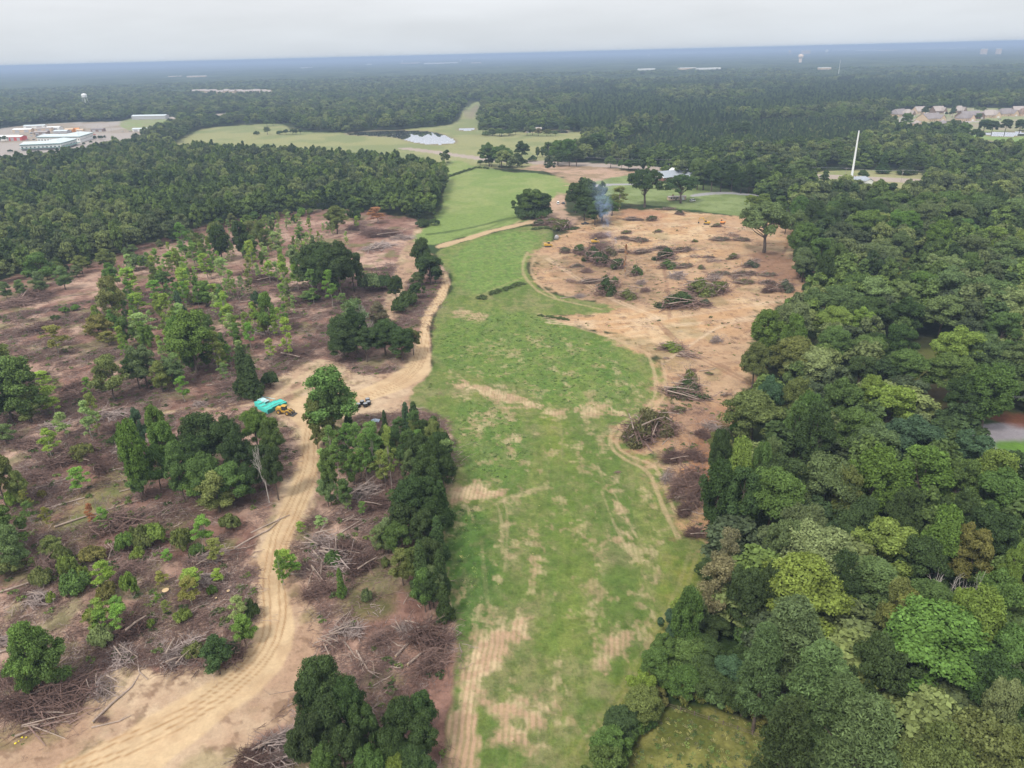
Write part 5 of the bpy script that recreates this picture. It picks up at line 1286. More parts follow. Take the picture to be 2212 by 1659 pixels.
COL['gw'] = (.115, .135, .085); COL['gb'] = (.095, .085, .058)
HE = [(400,365,250,'green','ol',1.7),(350,330,200,'green','ol',1.3),(240,340,130,'green','dg',1),(690,425,240,'twig',0,.8),(870,440,150,'row','gb',.9),(990,455,190,'row','gw',1.2),(890,395,100,'green','ol',.6),(1130,385,80,'green','ol',.6),(1080,305,100,'green','dg',1),(940,300,170,'row','gb',1),
 (1290,258,85,'green','dg',.9),(1200,215,130,'row','gb',.6),(1400,462,70,'green','ol',.6),(1600,450,180,'row','gw',1),(1760,450,150,'row','gw',1),(1690,420,140,'logs',0,1),(1570,355,80,'green','ol',.7),(690,520,220,'dark',0,1.2),(540,560,160,'green','mg',1.4),(430,550,110,'green','gw',1),(760,560,150,'green','br',1.2),
 (700,630,240,'green','dg',2.0),(640,600,160,'green','dg',1.8),(820,650,200,'green','dg',1.4),(960,700,150,'green','mg',1.2),(590,690,110,'twig',0,1),(520,650,130,'row','gw',1),(620,760,240,'row','gb',.8),(470,755,120,'logs',0,.8),(740,850,190,'green','dg',2.2),(800,800,120,'green','mg',1.5),(900,880,180,'green','ol',1.1),
 (540,870,110,'grey',0,.8),(1000,545,190,'row','gb',1),(1150,520,200,'row','gb',1),(1190,590,190,'green','dg',1.5),(1200,650,170,'green','mg',1.1),(1270,720,200,'grey',0,1.2),(1330,650,180,'row','gw',1.1),(1410,580,120,'logs',0,.7),(1510,585,120,'row','gb',.7),(1560,612,200,'logs',0,.6),(1450,662,75,'green','ol',.8),(1310,530,230,'row','gb',1.1),
 (1690,595,110,'green','ol',.8),(1860,615,120,'logs',0,.9),(1820,655,160,'green','gw',.8),(1600,705,190,'row','gw',.8),(1780,715,260,'row','gb',.9),(1700,740,120,'logs',0,.8),(1960,722,160,'row','gw',.8),(1780,778,190,'row','ol',1),(1960,792,170,'row','gb',1),(1960,845,130,'dark',0,1),(2080,840,150,'green','gw',1.4),
 (1450,850,300,'green','ol',1.8),(1570,840,240,'green','ol',1.6),(1300,950,340,'green','dg',1.6),(1480,940,120,'green','gw',.9),(1545,740,140,'grey',0,1),(1560,1215,130,'grey',0,1.3),(1230,1270,230,'green','yg',.7),(1360,1325,240,'logs',0,1),(1190,1340,70,'logs',0,1),(1380,1430,70,'dark',0,.9),(1360,1490,170,'green','ol',1),(1510,1450,80,'green','ol',.5),
 (1000,770,110,'grey',0,1),(1030,830,90,'twig',0,1),(860,540,120,'row','gb',1)]
for q in zz(HE, 1240, 440, 3.072): heap(q[0], q[1], q[2], q[3], 'left of the lone oak' if q[1] < 560 else ('in the middle of the bare earth' if q[0] < 1450 else 'on the near bare earth'), q[4] or 'ol', hk=q[5] * 1.25)
HF = [(1720,190,430,'row','dg',1.3),(1760,140,200,'green','dg',1),(1680,300,140,'green','ol',.7),(1440,500,400,'green','yl',2.2),(1570,470,250,'green','yl',1.8),(1360,520,240,'green','yl',1.6),(1650,680,220,'dark',0,1),(1800,660,200,'dark',0,1),(1600,820,170,'grey',0,1),(1760,850,320,'twig',0,1.6),(1660,930,200,'twig',0,1.5),
 (1800,980,280,'twig',0,1.8),(1620,770,120,'logs',0,1),(1720,1060,170,'dark',0,1.4),(1700,960,150,'logs',0,1.4),(1800,1230,170,'dark',0,1.2),(1860,500,150,'dark',0,1.2),(1930,440,180,'grey',0,1),(2030,190,120,'logs',0,1),(1620,620,120,'green','ol',.9),(1230,760,75,'twig',0,.25)]
COL['yl'] = (.155, .150, .070)
for q in zz(HF, 1100, 900, 3.016): heap(q[0], q[1], q[2], q[3], 'where the bare earth narrows', q[4] or 'ol', hk=q[5] * 1.25)
HG = [(2380 - 1100, 0, 0)]
H1 = [(780,640,170,'dark',0,1.3),(1000,470,260,'grey',0,.9),(560,530,380,'dark',0,1),(880,1090,380,'twig',0,1.5),(930,1270,240,'logs',0,1),(1620,1340,260,'grey',0,1),(1700,1190,180,'logs',0,1),(350,1400,220,'twig',0,1.3),(1300,970,200,'logs',0,.9),(700,560,180,'dark',0,1),(940,330,130,'dark',0,1.2),(250,690,180,'twig',0,1),(1480,1120,170,'twig',0,1),(230,440,260,'twig',0,.9),(1000,640,90,'grey',0,.5),(200,80,200,'grey',0,.9),(620,60,260,'twig',0,.9),(1150,830,200,'twig',0,.9),(1850,880,160,'dark',0,.9)]
for q in zz(H1, 0, 950, 3.16): heap(q[0], q[1], q[2], q[3], 'on the slash left of the road bend', hk=q[5] * 1.25)
H3 = [(1040,640,240,'dark',0,2.0),(950,810,300,'grey',0,.6),(1420,790,330,'grey',0,1),(1740,840,300,'green','gw',1.3),(1800,800,200,'dark',0,1.5),(450,1130,560,'dark',0,1.3),(800,1070,260,'grey',0,1.1),(380,1310,460,'logs',0,1),(150,1210,300,'dark',0,1.2),(795,1290,75,'twig',0,1.5),(2130,1560,380,'grey',0,1.4),(1950,1600,250,'dark',0,1.3),(300,380,260,'grey',0,.8),(1000,160,260,'twig',0,.8),(1290,330,90,'logs',0,.8),(1600,230,240,'grey',0,.7),(1500,120,250,'twig',0,.8),(60,700,200,'grey',0,.9),(1180,520,220,'logs',0,.6),(60,980,250,'twig',0,1)]
for q in zz(H3, 0, 1350, 3.16): heap(q[0], q[1], q[2], q[3], 'on the slash at the lower left', 'gw', hk=q[5] * 1.25)
H4 = [(700,80,420,'grey',0,1.1),(560,200,330,'logs',0,1),(900,140,280,'dark',0,1.3),(680,740,260,'logs',0,1.6),(780,640,300,'grey',0,1),(910,860,130,'logs',0,1.2),(1050,700,240,'twig',0,1.1),(1420,720,380,'dark',0,1.8),(1440,900,300,'twig',0,1.5),(1060,1020,130,'logs',0,.6),(1250,640,240,'grey',0,1.2),(560,330,260,'dark',0,.9),(780,530,240,'logs',0,.6),(300,1530,420,'grey',0,1.4),(160,1620,300,'dark',0,1)]
for q in zz(H4, 600, 1350, 3.16): heap(q[0], q[1], q[2], q[3], 'on the slash between road and field', hk=q[5] * 1.25)
H2 = [(980,980,330,'grey',0,1.1),(1090,1060,260,'dark',0,1),(900,1160,200,'logs',0,.7),(620,1180,180,'twig',0,1),(690,1340,300,'grey',0,1),(850,1420,300,'dark',0,1.2),(1150,920,240,'twig',0,1)]
for q in zz(H2, 560, 880, 2.963): heap(q[0], q[1], q[2], q[3], 'under the dark hedge row', hk=q[5] * 1.25)
H0 = [(240,600,280,'dark',0,1),(100,650,260,'twig',0,1.1),(280,800,220,'dark',0,1),(1700,480,220,'dark',0,1),(1500,240,250,'twig',0,1),(1300,430,180,'dark',0,.9),(1620,440,200,'twig',0,1),(2050,730,170,'logs',0,.8),(1700,820,240,'grey',0,.7),(1900,960,300,'dark',0,.8),(1500,1160,260,'twig',0,.8),(120,1200,120,'logs',0,.7),(1680,1250,0.1,'logs',0,1),(950,1290,120,'logs',0,.5),(1960,620,200,'dark',0,1),(700,1370,240,'grey',0,.8),(350,1430,220,'grey',0,.7),(520,1190,180,'dark',0,1),(1280,1290,120,'grey',0,.8)]
for q in zz(H0, 0, 500, 2.6333):
    if q[2] > 1: heap(q[0], q[1], q[2], q[3], 'on the far side of the slash', hk=q[5] * 1.25)
H5 = [(900,200,260,'dark',0,1.3),(1010,220,170,'grey',0,1),(850,280,300,'grey',0,.7),(800,180,200,'twig',0,1),(940,390,130,'logs',0,.7),(720,160,160,'twig',0,1.1)]
for q in zz(H5, 600, 500, 2.6333): heap(q[0], q[1], q[2], q[3], 'at the far end of the slash', hk=q[5] * 1.25)
# single logs lying about
LOGM = []
for s_ in range(5):
    rng = np.random.default_rng(800 + s_); m = MB(); L = 7 + s_
    P_ = [np.array([-L / 2, 0, .16]), np.array([-L / 6, rng.normal() * .15, .2]), np.array([L / 5, rng.normal() * .25, .18]), np.array([L / 2, rng.normal() * .4, .13])]
    m.tube(P_, [.2, .17, .13, .08], 8, caps=False)
    if s_ % 2: m.tube([P_[2], P_[2] + [1.2, .7, .25], P_[2] + [2.2, 1.5, .2]], [.08, .06, .03], 5)
    e = MB(); e.tube([P_[0] - [.012, 0, 0], P_[0] + [.02, 0, 0]], [.2, .2], 8)
    LOGM.append((m.build('stem', MAT['log'], link=False).data, e.build('cut_face', MAT['cut'], link=False).data, L))
def log_at(px, py, wpx, rz, place, desc='pale fallen log'):
    b = G(px, py); m = random.choice(LOGM); k = wpx / FPX * slant(b) / m[2] / max(.5, abs(math.cos(rz)))
    o = empty('fallen_log', (b[0], b[1], TZ(b[0], b[1]) + .02), rz)
    for nm, me_ in (('stem', m[0]), ('cut_face', m[1])):
        q = part(nm, me_, o); q.scale = (k, max(.7, min(k, 1.3)), max(.7, min(k, 1.3)))
    reg(o, desc, place, 'log')
LG = [(120,1040,50,.7),(60,1005,35,.5),(175,1055,60,.35),(270,1010,55,.5),(215,1110,120,.62),(150,1085,70,.6),(290,1055,45,.5),(450,960,60,.1),(380,975,50,-.3),(430,1010,60,.4),(520,905,30,-.5),(560,1160,70,.9),(585,1135,60,.8),(520,1190,60,.3),(480,1215,60,.2),(430,1250,80,.3),(100,1220,60,.1),(60,1260,70,.6),(40,1400,90,.5),(20,1490,60,.1),
      (420,1320,60,.6),(330,1370,60,-.5),(300,1440,50,-1),(260,1505,60,1.2),(240,1560,60,.3),(690,1180,70,.4),(720,1160,60,-.6),(760,1140,60,1.0),(740,1090,50,-.9),(790,1130,50,.8),(660,1245,70,.0),(700,1260,60,.05),(700,1220,60,-.9),(760,1410,60,-.9),(790,1440,50,-1.0),(900,1380,70,1.0),(930,1400,80,.9),(850,1390,50,-.8),(830,1470,40,.7),(740,1600,30,1.2),
      (340,1215,40,-.1),(70,1330,40,.2),(330,975,30,-1),(200,920,40,.2),(110,870,50,.5),(40,850,40,.8),(250,845,60,.2),(620,690,70,.25),(580,700,60,.2),(640,670,60,.3),(560,650,70,.3),(660,760,60,.5),(700,560,30,.8),(760,560,50,.3),(800,540,40,.2),(480,830,60,.2),(160,640,40,.3),(540,720,50,.2),(600,745,50,.1),(690,640,40,1.1),
      (1480,1000,30,-.6),(1470,1060,40,-.7),(1500,1105,50,-.5),(1440,950,30,1.),(1530,800,40,.2),(1240,640,60,.3),(1500,540,50,.05),(1600,555,40,.1),(1380,620,40,-.5),(1720,560,40,.0)]
for i, (a_, b_, w_, rz_) in enumerate(LG):
    pl = ('on the slash left of the dirt road' if a_ < 600 and b_ > 860 else 'on the far side of the slash' if a_ < 850 and b_ < 860 else 'on the slash between road and field' if a_ < 1000 else 'on the bare earth')
    log_at(a_, b_, w_, rz_, pl, random.choice(['pale fallen log', 'pale fallen log', 'long bleached log', 'thick fallen log']))
# low weed-covered banks in the field
def bank(pts, w, h, label):
    L = wline(pts, 1); rng = np.random.default_rng(31); lb = []
    seg = np.linalg.norm(np.diff(L, axis=0), axis=1); tot = seg.sum(); n = int(tot / (w * .5))
    cs = np.concatenate([[0], np.cumsum(seg)])
    c0 = L.mean(0)
    for i in range(n * 2):
        t = rng.uniform(0, tot); j = min(np.searchsorted(cs, t) - 1, len(seg) - 1); j = max(j, 0)
        p = L[j] + (L[j + 1] - L[j]) * (t - cs[j]) / seg[j] + rng.normal(size=2) * w * .25
        r = w * rng.uniform(.22, .4); lb.append((p[0] - c0[0], p[1] - c0[1], h * rng.uniform(.1, .5), r, r, h * rng.uniform(.3, .6)))
    me_ = crown('weedy_bank', lb, min(9000, 260 * n), .24, 33, core=.7, jitter=.8, down=-.1)
    o = bpy.data.objects.new('weedy_bank', me_); C.objects.link(o); o.location = (c0[0], c0[1], TZ(*c0)); o.color = (.085, .115, .045, 1)
    tag(o, label, 'weedy bank'); return o
bank([(1035, 646), (1060, 636), (1100, 622), (1135, 612)], 4.5, 1.5, 'narrow bank of tall weeds crossing the middle of the grass field')
bank([(1150, 497), (1185, 494), (1230, 500), (1250, 492)], 4, 1.5, 'weedy strip where the field meets the bare earth near the track')
bank([(1165, 683), (1200, 688), (1230, 693)], 2.2, .7, 'short weedy lip between the grass and the bare earth')
bank([(960, 386), (1000, 372), (1030, 362), (1060, 366)], 5, 1.8, 'hedge of tall weeds along the far edge of the upper field')
# ------------------------------------------------------------------ smoke
def smoke(px, py, h, w, drift, dens, label):
    b = G(px, py); m = MB()
    P_ = [np.array([0, 0, .3]), np.array([drift * .1, 0, h * .25]), np.array([drift * .4, drift * .1, h * .6]), np.array([drift, drift * .3, h])]
    m.tube(P_, [w * .4, w * .6, w * .9, w * 1.05], 14)
    mt, n, l = new_mat('smoke')
    o = n.new('ShaderNodeOutputMaterial'); v = n.new('ShaderNodeVolumePrincipled'); v.inputs['Color'].default_value = (.52, .68, 1.0, 1)
    tc = n.new('ShaderNodeTexCoord'); t = n.new('ShaderNodeTexNoise'); t.inputs['Scale'].default_value = .22; t.inputs['Detail'].default_value = 5; t.inputs['Distortion'].default_value = 1.0
    l.new(tc.outputs['Object'], t.inputs['Vector'])
    r = n.new('ShaderNodeMapRange'); r.inputs['From Min'].default_value = .44; r.inputs['From Max'].default_value = .72; r.inputs['To Max'].default_value = dens
    l.new(t.outputs['Fac'], r.inputs[0])
    # thins out upwards and away from the plume's middle
    sp = n.new('ShaderNodeSeparateXYZ'); l.new(tc.outputs['Object'], sp.inputs[0])
    def mth(op, a_, b_=None):
        q = n.new('ShaderNodeMath'); q.operation = op
        for i_, v_ in enumerate((a_, b_)):
            if v_ is None: continue
            if isinstance(v_, (int, float)): q.inputs[i_].default_value = v_
            else: l.new(v_, q.inputs[i_])
        return q.outputs[0]
    zn = mth('DIVIDE', sp.outputs['Z'], h)
    dx = mth('SUBTRACT', sp.outputs['X'], mth('MULTIPLY', mth('POWER', zn, 1.5), drift))
    dy = mth('SUBTRACT', sp.outputs['Y'], mth('MULTIPLY', mth('POWER', zn, 1.5), drift * .2))
    rad = mth('DIVIDE', mth('SQRT', mth('ADD', mth('MULTIPLY', dx, dx), mth('MULTIPLY', dy, dy))), mth('MULTIPLY', mth('ADD', .28, mth('MULTIPLY', zn, .55)), w))
    fal = n.new('ShaderNodeMapRange'); fal.interpolation_type = 'SMOOTHSTEP'; l.new(rad, fal.inputs[0]); fal.inputs['From Min'].default_value = .1; fal.inputs['From Max'].default_value = 1.0; fal.inputs['To Min'].default_value = 1; fal.inputs['To Max'].default_value = 0
    g = n.new('ShaderNodeMapRange'); g.interpolation_type = 'SMOOTHSTEP'; g.inputs['From Max'].default_value = 1.0; g.inputs['To Min'].default_value = 1.0; g.inputs['To Max'].default_value = 0
    l.new(zn, g.inputs[0])
    dn = mth('MULTIPLY', mth('MULTIPLY', r.outputs[0], g.outputs[0]), fal.outputs[0])
    l.new(dn, v.inputs['Density']); l.new(v.outputs[0], o.inputs['Volume'])
    s = m.build('smoke', mt); s.location = (b[0], b[1], TZ(b[0], b[1])); tag(s, label, 'smoke', None, 'stuff')
smoke(1309, 491, 36, 15, -7, .42, 'blue smoke drifting up in front of the dark trees from a burning heap')
smoke(1328, 528, 10, 7, -6, .5, 'thin wisp of smoke over the grey heap in the bare earth')

# ------------------------------------------------------------------ paints
def P(name, c, rough=.6, var=.1, scale=1.5, metal=0.0): 
    MAT[name] = mat_plain(name, c, rough, var, scale, metal); return MAT[name]
P('teal_plastic', (.07, .50, .43), .45, .12, 2.0); P('pale_plastic', (.45, .66, .68), .4, .1); P('pipe_end', (.03, .16, .14), .7)
P('black_plastic', (.02, .02, .022), .45); P('drum_lid', (.24, .25, .27), .6); P('machine_yellow', (.50, .30, .05), .55, .25, 2.0); P('machine_dark', (.05, .05, .05), .7); P('tyre', (.09, .065, .045), .9, .3)
P('glass', (.04, .05, .06), .1, .05); P('white_paint', (.72, .72, .70), .4, .08); P('dark_paint', (.06, .065, .075), .35); P('grey_paint', (.38, .38, .40), .6); P('galvanised', (.62, .64, .66), .5, .06, .2)
P('brick', (.26, .13, .10), .9, .2, .8); P('brick_brown', (.22, .16, .13), .9, .2, .8); P('shingle_blue', (.30, .33, .37), .85, .12, .6); P('shingle_brown', (.23, .205, .205), .9, .15, .5); P('shingle_tan', (.34, .30, .28), .9, .15, .5)
P('metal_roof', (.50, .56, .58), .5, .06, .2); P('green_trim', (.12, .22, .20), .6); P('white_wall', (.68, .68, .66), .8, .06, .3); P('red_wall', (.50, .08, .07), .7); P('tan_wall', (.55, .42, .30), .8); P('orange_paint', (.62, .24, .06), .6)
P('pole_wood', (.33, .29, .26), .9, .2); P('wire', (.45, .46, .48), .6); P('tank_white', (.75, .76, .76), .5); P('tank_tan', (.75, .60, .48), .6); P('fence_wood', (.16, .12, .10), .9); P('concrete', (.5, .48, .46), .9); P('bright_blue', (.42, .50, .60), .5)

def wheel(m, x, y, r, w, n=14, mi=0):
    m.tube([(x, y - w / 2, r), (x, y + w / 2, r)], [r, r], n, mi)
def extrude(m, prof, y0, y1, mi=0, inset=0.0):
    """side profile (x, z) carried across from y0 to y1; ends drawn in slightly"""
    n = len(prof); v = []
    for y in (y0, y1):
        for px_, pz_ in prof: v.append((px_, y, pz_))
    f = [tuple(range(n))[::-1], tuple(range(n, 2 * n))] + [(i, (i + 1) % n, n + (i + 1) % n, n + i) for i in range(n)]
    m.add(v, [q[::-1] for q in f], mi)
def car(px, py, rz, paint, desc, place, kind='car', cat='car', pos=None):
    b = G(px, py) if pos is None else pos; o = empty({'car': 'parked_car', 'van': 'parked_van', 'pickup': 'pickup_truck'}[kind], (b[0], b[1], TZ(b[0], b[1])), rz)
    m = MB(); L = 4.7 if kind != 'pickup' else 5.4
    if kind == 'pickup': pr = [(-2.7, .45), (2.7, .45), (2.7, .95), (1.2, 1.08), (-2.7, 1.0)]
    elif kind == 'van': pr = [(-2.4, .4), (2.5, .4), (2.5, .95), (1.9, 1.15), (-2.4, 1.15)]
    else: pr = [(-2.3, .35), (2.3, .35), (2.35, .7), (1.3, .92), (-2.2, .98), (-2.35, .7)]
    extrude(m, pr, -.92, .92); m.build('body', paint, o)
    m = MB()
    cb = {'pickup': [(-.6, 1.02), (1.3, 1.02), (.7, 1.75), (-.4, 1.78)], 'van': [(-2.35, 1.1), (1.9, 1.1), (1.2, 1.95), (-2.2, 2.0)], 'car': [(-1.9, .95), (1.2, .9), (.4, 1.42), (-1.2, 1.44)]}[kind]
    extrude(m, cb, -.80, .80); m.build('windows', MAT['glass'], o)
    m = MB(); zt_ = max(q[1] for q in cb); xs = sorted(q[0] for q in cb if q[1] > zt_ - .1)
    m.box((xs[0] + xs[-1]) / 2, 0, zt_ + .02, abs(xs[-1] - xs[0]) + .1, 1.62, .08); m.build('roof', paint, o)
    for sx in (-1.45, 1.45):
        for sy in (-.86, .86):
            m = MB(); wheel(m, sx, sy, .36, .24); m.build('wheel', MAT['tyre'], o)
    for sy in (-.65, .65):
        m = MB(); m.box(pr[1][0] - .01 if kind != 'car' else 2.33, sy, .72, .06, .3, .16); m.build('headlight', MAT['tank_white'], o)
    reg(o, desc, place, cat); return o
def backhoe(px, py, rz, desc, place):
    b = G(px, py); o = empty('wheel_loader', (b[0], b[1], TZ(b[0], b[1])), rz); Y_ = MAT['machine_yellow']
    m = MB(); extrude(m, [(-3.0, .9), (-3.1, 1.9), (-1.0, 2.1), (-.6, 1.5), (.9, 1.4), (1.6, 1.7), (1.7, 1.0), (.8, .8), (-2.6, .7)], -.75, .75); m.box(-2.0, 0, 2.15, 1.7, 1.3, .25); m.build('body', Y_, o)
    m = MB(); m.box(.0, 0, 2.25, 1.4, 1.35, 1.4, 0, 0, .92); cb = m.build('cab', MAT['glass'], o)
    m = MB(); m.box(0, 0, 3.03, 1.75, 1.65, .14); m.build('cab_roof', Y_, cb)
    for sx in (-1.7, 1.7):
        for sy in (-1.05, 1.05):
            m = MB(); wheel(m, sx, sy, .82, .55, 18); w_ = m.build('wheel', MAT['tyre'], o)
            m = MB(); wheel(m, sx, sy, .40, .60, 12); h_ = m.build('hub', Y_, w_); h_.location = (0, 0, .82 - .40)
    m = MB()
    for sy in (-.6, .6): m.tube([(.9, sy, 1.7), (2.2, sy, 1.5), (3.1, sy, .7)], [.16, .16, .13], 6)
    m.build('lift_arms', Y_, o)
    m = MB(); extrude(m, [(2.9, .15), (4.1, .1), (4.0, .25), (3.1, .35), (3.0, 1.15), (2.8, 1.1)], -1.35, 1.35); m.build('bucket', MAT['machine_dark'], o)
    reg(o, desc, place, 'loader'); return o
def crawler(px, py, rz, paint, desc, place, kind='excavator'):
    b = G(px, py); o = empty({'excavator': 'excavator', 'dozer': 'bulldozer'}[kind], (b[0], b[1], TZ(b[0], b[1])), rz)
    for sy in (-1.2, 1.2):
        m = MB(); extrude(m, [(-2.0, .35), (-1.7, .02), (1.7, .02), (2.0, .35), (1.7, .85), (-1.7, .85)], sy - .3, sy + .3); m.build('track', MAT['machine_dark'], o)
    m = MB(); extrude(m, [(-2.2, .9), (1.4, .9), (1.4, 1.6), (.4, 1.75), (-1.9, 2.1), (-2.3, 1.7)], -1.25, 1.25); m.build('body', paint, o)
    m = MB(); m.box(.6, .7, 2.2, 1.4, 1.0, 1.3, 0, 0, .9); cb = m.build('cab', MAT['glass'], o); m = MB(); m.box(.6, .7, 2.9, 1.4, 1.05, .1); m.build('cab_roof', paint, cb)
    if kind == 'excavator':
        m = MB(); m.tube([(1.0, -.3, 1.5), (2.6, -.3, 4.2), (5.0, -.3, 4.0)], [.28, .3, .2], 6); m.build('boom', paint, o)
        m = MB(); m.tube([(5.0, -.3, 4.1), (5.6, -.3, 1.6)], [.22, .14], 6); m.build('arm', paint, o)
        m = MB(); extrude(m, [(5.2, 1.5), (5.8, 1.5), (5.9, .5), (5.2, .3), (4.9, .9)], -.8, .2); m.build('bucket', MAT['machine_dark'], o)
    else:
        m = MB(); extrude(m, [(2.3, .1), (2.6, .1), (2.45, .7), (2.65, 1.25), (2.4, 1.25), (2.25, .7)], -1.8, 1.8); m.build('blade', paint, o)
        m = MB(); 
        for sy in (-1.0, 1.0): m.tube([(0, sy, .6), (2.35, sy, .55)], [.12, .12], 5)
        m.build('push_arms', paint, o)
    reg(o, desc, place, kind if kind != 'dozer' else 'bulldozer'); return o
# pipe stacks
def pipe_bundle(px, py, rz, mat, desc, z=0.0, L=4.2):
    b = G(px, py); o = empty('pipe_bundle', (b[0], b[1], TZ(b[0], b[1]) + z), rz)
    m = MB(); e = MB(); r = .155
    for row in range(6):
        for c_ in range(7):
            yy = (c_ - 3) * 2 * r + (r if row % 2 else 0) - r / 2; zz_ = .12 + r + row * r * 1.75
            m.tube([(-L / 2, yy, zz_), (L / 2, yy, zz_)], [r * .97, r * .97], 8, caps=False)
            for s in (-1, 1): e.tube([(s * (L / 2 - .06), yy, zz_), (s * (L / 2 - .04), yy, zz_)], [r * .9, r * .9], 8)
    m.build('pipes', mat, o); e.build('pipe_mouths', MAT['pipe_end'], o)
    for xx in (-L * .33, L * .33):
        q = MB(); q.box(xx, 0, .06, .12, 2.3, .12); q.box(xx, 0, 2.02, .12, 2.3, .06); q.build('strap_timber', MAT['fence_wood'], o)
    reg(o, desc, '', 'pipe bundle', 'bundles of pipe stacked at the road fork'); return o
rzp = math.radians(-42)
PB = [(325, 330, 'teal_plastic', 'teal pipe bundle nearest the tree island, front left of the stack'), (395, 290, 'teal_plastic', 'teal pipe bundle just left of the loader'), (450, 262, 'teal_plastic', 'teal pipe bundle behind the loader cab'), (535, 240, 'teal_plastic', 'teal pipe bundle at the right end of the stack, nearest the yard'),
      (225, 255, 'teal_plastic', 'teal pipe bundle at the left rear of the stack'), (275, 218, 'pale_plastic', 'paler blue-white pipe bundle at the back of the stack'), (270, 300, 'teal_plastic', 'teal pipe bundle half hidden behind the bright tree tops')]
for x_, y_, m_, d_ in PB:
    q = zz([(x_, y_ + 10)], 600, 950, 6.144)[0]; pipe_bundle(q[0], q[1], rzp, MAT[m_], d_)
for i, (x_, y_, d_) in enumerate(((300, 150, 'pale pipes lying loose on the ground behind the stacked bundles'), (345, 135, 'loose pale pipe farthest back, by the narrow cedar'))):
    q = zz([(x_, y_)], 600, 950, 6.144)[0]; b = G(*q); m = MB(); m.tube([(-3, 0, .12), (3, 0, .12)], [.12, .12], 8); o = m.build('loose_pipe', MAT['pale_plastic']); o.location = (b[0], b[1], TZ(b[0], b[1])); o.rotation_euler = (0, 0, rzp + .3 * i); tag(o, d_, 'pipe')
q = zz([(590, 370)], 600, 950, 6.144)[0]; backhoe(q[0], q[1], math.radians(-20), 'yellow wheel loader parked in front of the teal pipe bundles', '')
# black drums
for i, (x_, y_, d_) in enumerate(((1655, 330, 'black drum nearest the tall tree, pale lid'), (1693, 280, 'black drum second from the tree'), (1750, 235, 'black drum at the back left of the row'), (1800, 275, 'black drum at the front, pale lid'), (1832, 200, 'black drum farthest from the viewer'), (1845, 245, 'black drum at the right end, pale lid'))):
    q = zz([(x_, y_)], 600, 950, 6.144)[0]; b = G(*q); o = empty('black_drum', (b[0], b[1], TZ(b[0], b[1])), i)
    m = MB(); m.tube([(0, 0, 0), (0, 0, .1), (0, 0, .75), (0, 0, 1.35)], [.74, .8, .82, .8], 22); m.tube([(0, 0, .6), (0, 0, .68)], [.86, .86], 22); m.build('barrel', MAT['black_plastic'], o)
    m = MB(); m.tube([(0, 0, 1.352), (0, 0, 1.40)], [.74, .70], 22); m.build('lid', MAT['drum_lid'], o)
    reg(o, d_, '', 'drum', 'black drums standing in the sandy yard')
# crumpled pale tarpaulin behind the thicket
q = G(811, 912); rng = np.random.default_rng(5); N_ = 14; v = [((i / (N_ - 1) - .5) * 2.8, (j / (N_ - 1) - .5) * 2.2, .8 * math.exp(-((i - 6.5) ** 2 + (j - 6.5) ** 2) / 30) + rng.uniform(0, .35)) for j in range(N_) for i in range(N_)]
m = MB(); m.add(v, [(j * N_ + i, j * N_ + i + 1, (j + 1) * N_ + i + 1, (j + 1) * N_ + i) for j in range(N_ - 1) for i in range(N_ - 1)]); o = m.build('tarpaulin', MAT['bright_blue']); o.location = (q[0], q[1], TZ(q[0], q[1]) + .1); tag(o, 'crumpled pale blue tarpaulin heaped behind the thicket below the drums', 'tarpaulin')
# machines and vehicles on the earth
Zc = lambda x_, y_: zz([(x_, y_)], 1320, 460, 7.373)[0]
car(*Zc(313, 285), PI / 2, MAT['white_paint'], 'white van parked on the dirt track left of the smoke', '', 'van', 'van')
car(*Zc(405, 285), PI / 2 + .2, MAT['dark_paint'], 'dark car under the ragged tree left of the smoke', '')
car(*Zc(798, 650), .2, MAT['dark_paint'], 'black pickup truck parked at the foot of the smoking heap', '', 'pickup', 'pickup truck')
crawler(*Zc(975, 995), .1, MAT['machine_yellow'], 'yellow bulldozer between the brush rows left of the grey burning heap', '', 'dozer')
crawler(*Zc(130, 1060), .15, MAT['machine_yellow'], 'yellow bulldozer at the edge of the green field', '', 'dozer')
crawler(*zz([(1490, 335)], 1240, 440, 3.072)[0], 2.8, MAT['machine_yellow'], 'yellow excavator on the far open earth left of the lone oak', '')
crawler(*zz([(1608, 328)], 1240, 440, 3.072)[0], 1.2, MAT['orange_paint'], 'red-orange bulldozer nearest the lone oak', '', 'dozer')
q = G(*Zc(285, 930)); o = empty('root_plate', (q[0], q[1], TZ(q[0], q[1])), .3); m = MB(); rng = np.random.default_rng(9)
vv = ICO2[0] * np.array([1.5, .7, 1.6]) * rng.uniform(.8, 1.15, (len(ICO2[0]), 1)) + [0, 0, 1.5]; m.add(vv, [tuple(f_) for f_ in ICO2[1]]); m.build('soil', MAT['grey_paint'], o)
m = MB()
for i in range(16): a_ = i * .4; branch_into(m, rng, np.array([0, .5, 1.4]), unit(np.array([math.cos(a_), .3, math.sin(a_)])), 2.4, .1, 1, 4)
m.build('roots', MAT['machine_dark'], o); reg(o, 'upended grey root plate where the green field meets the earth', '', 'root plate')
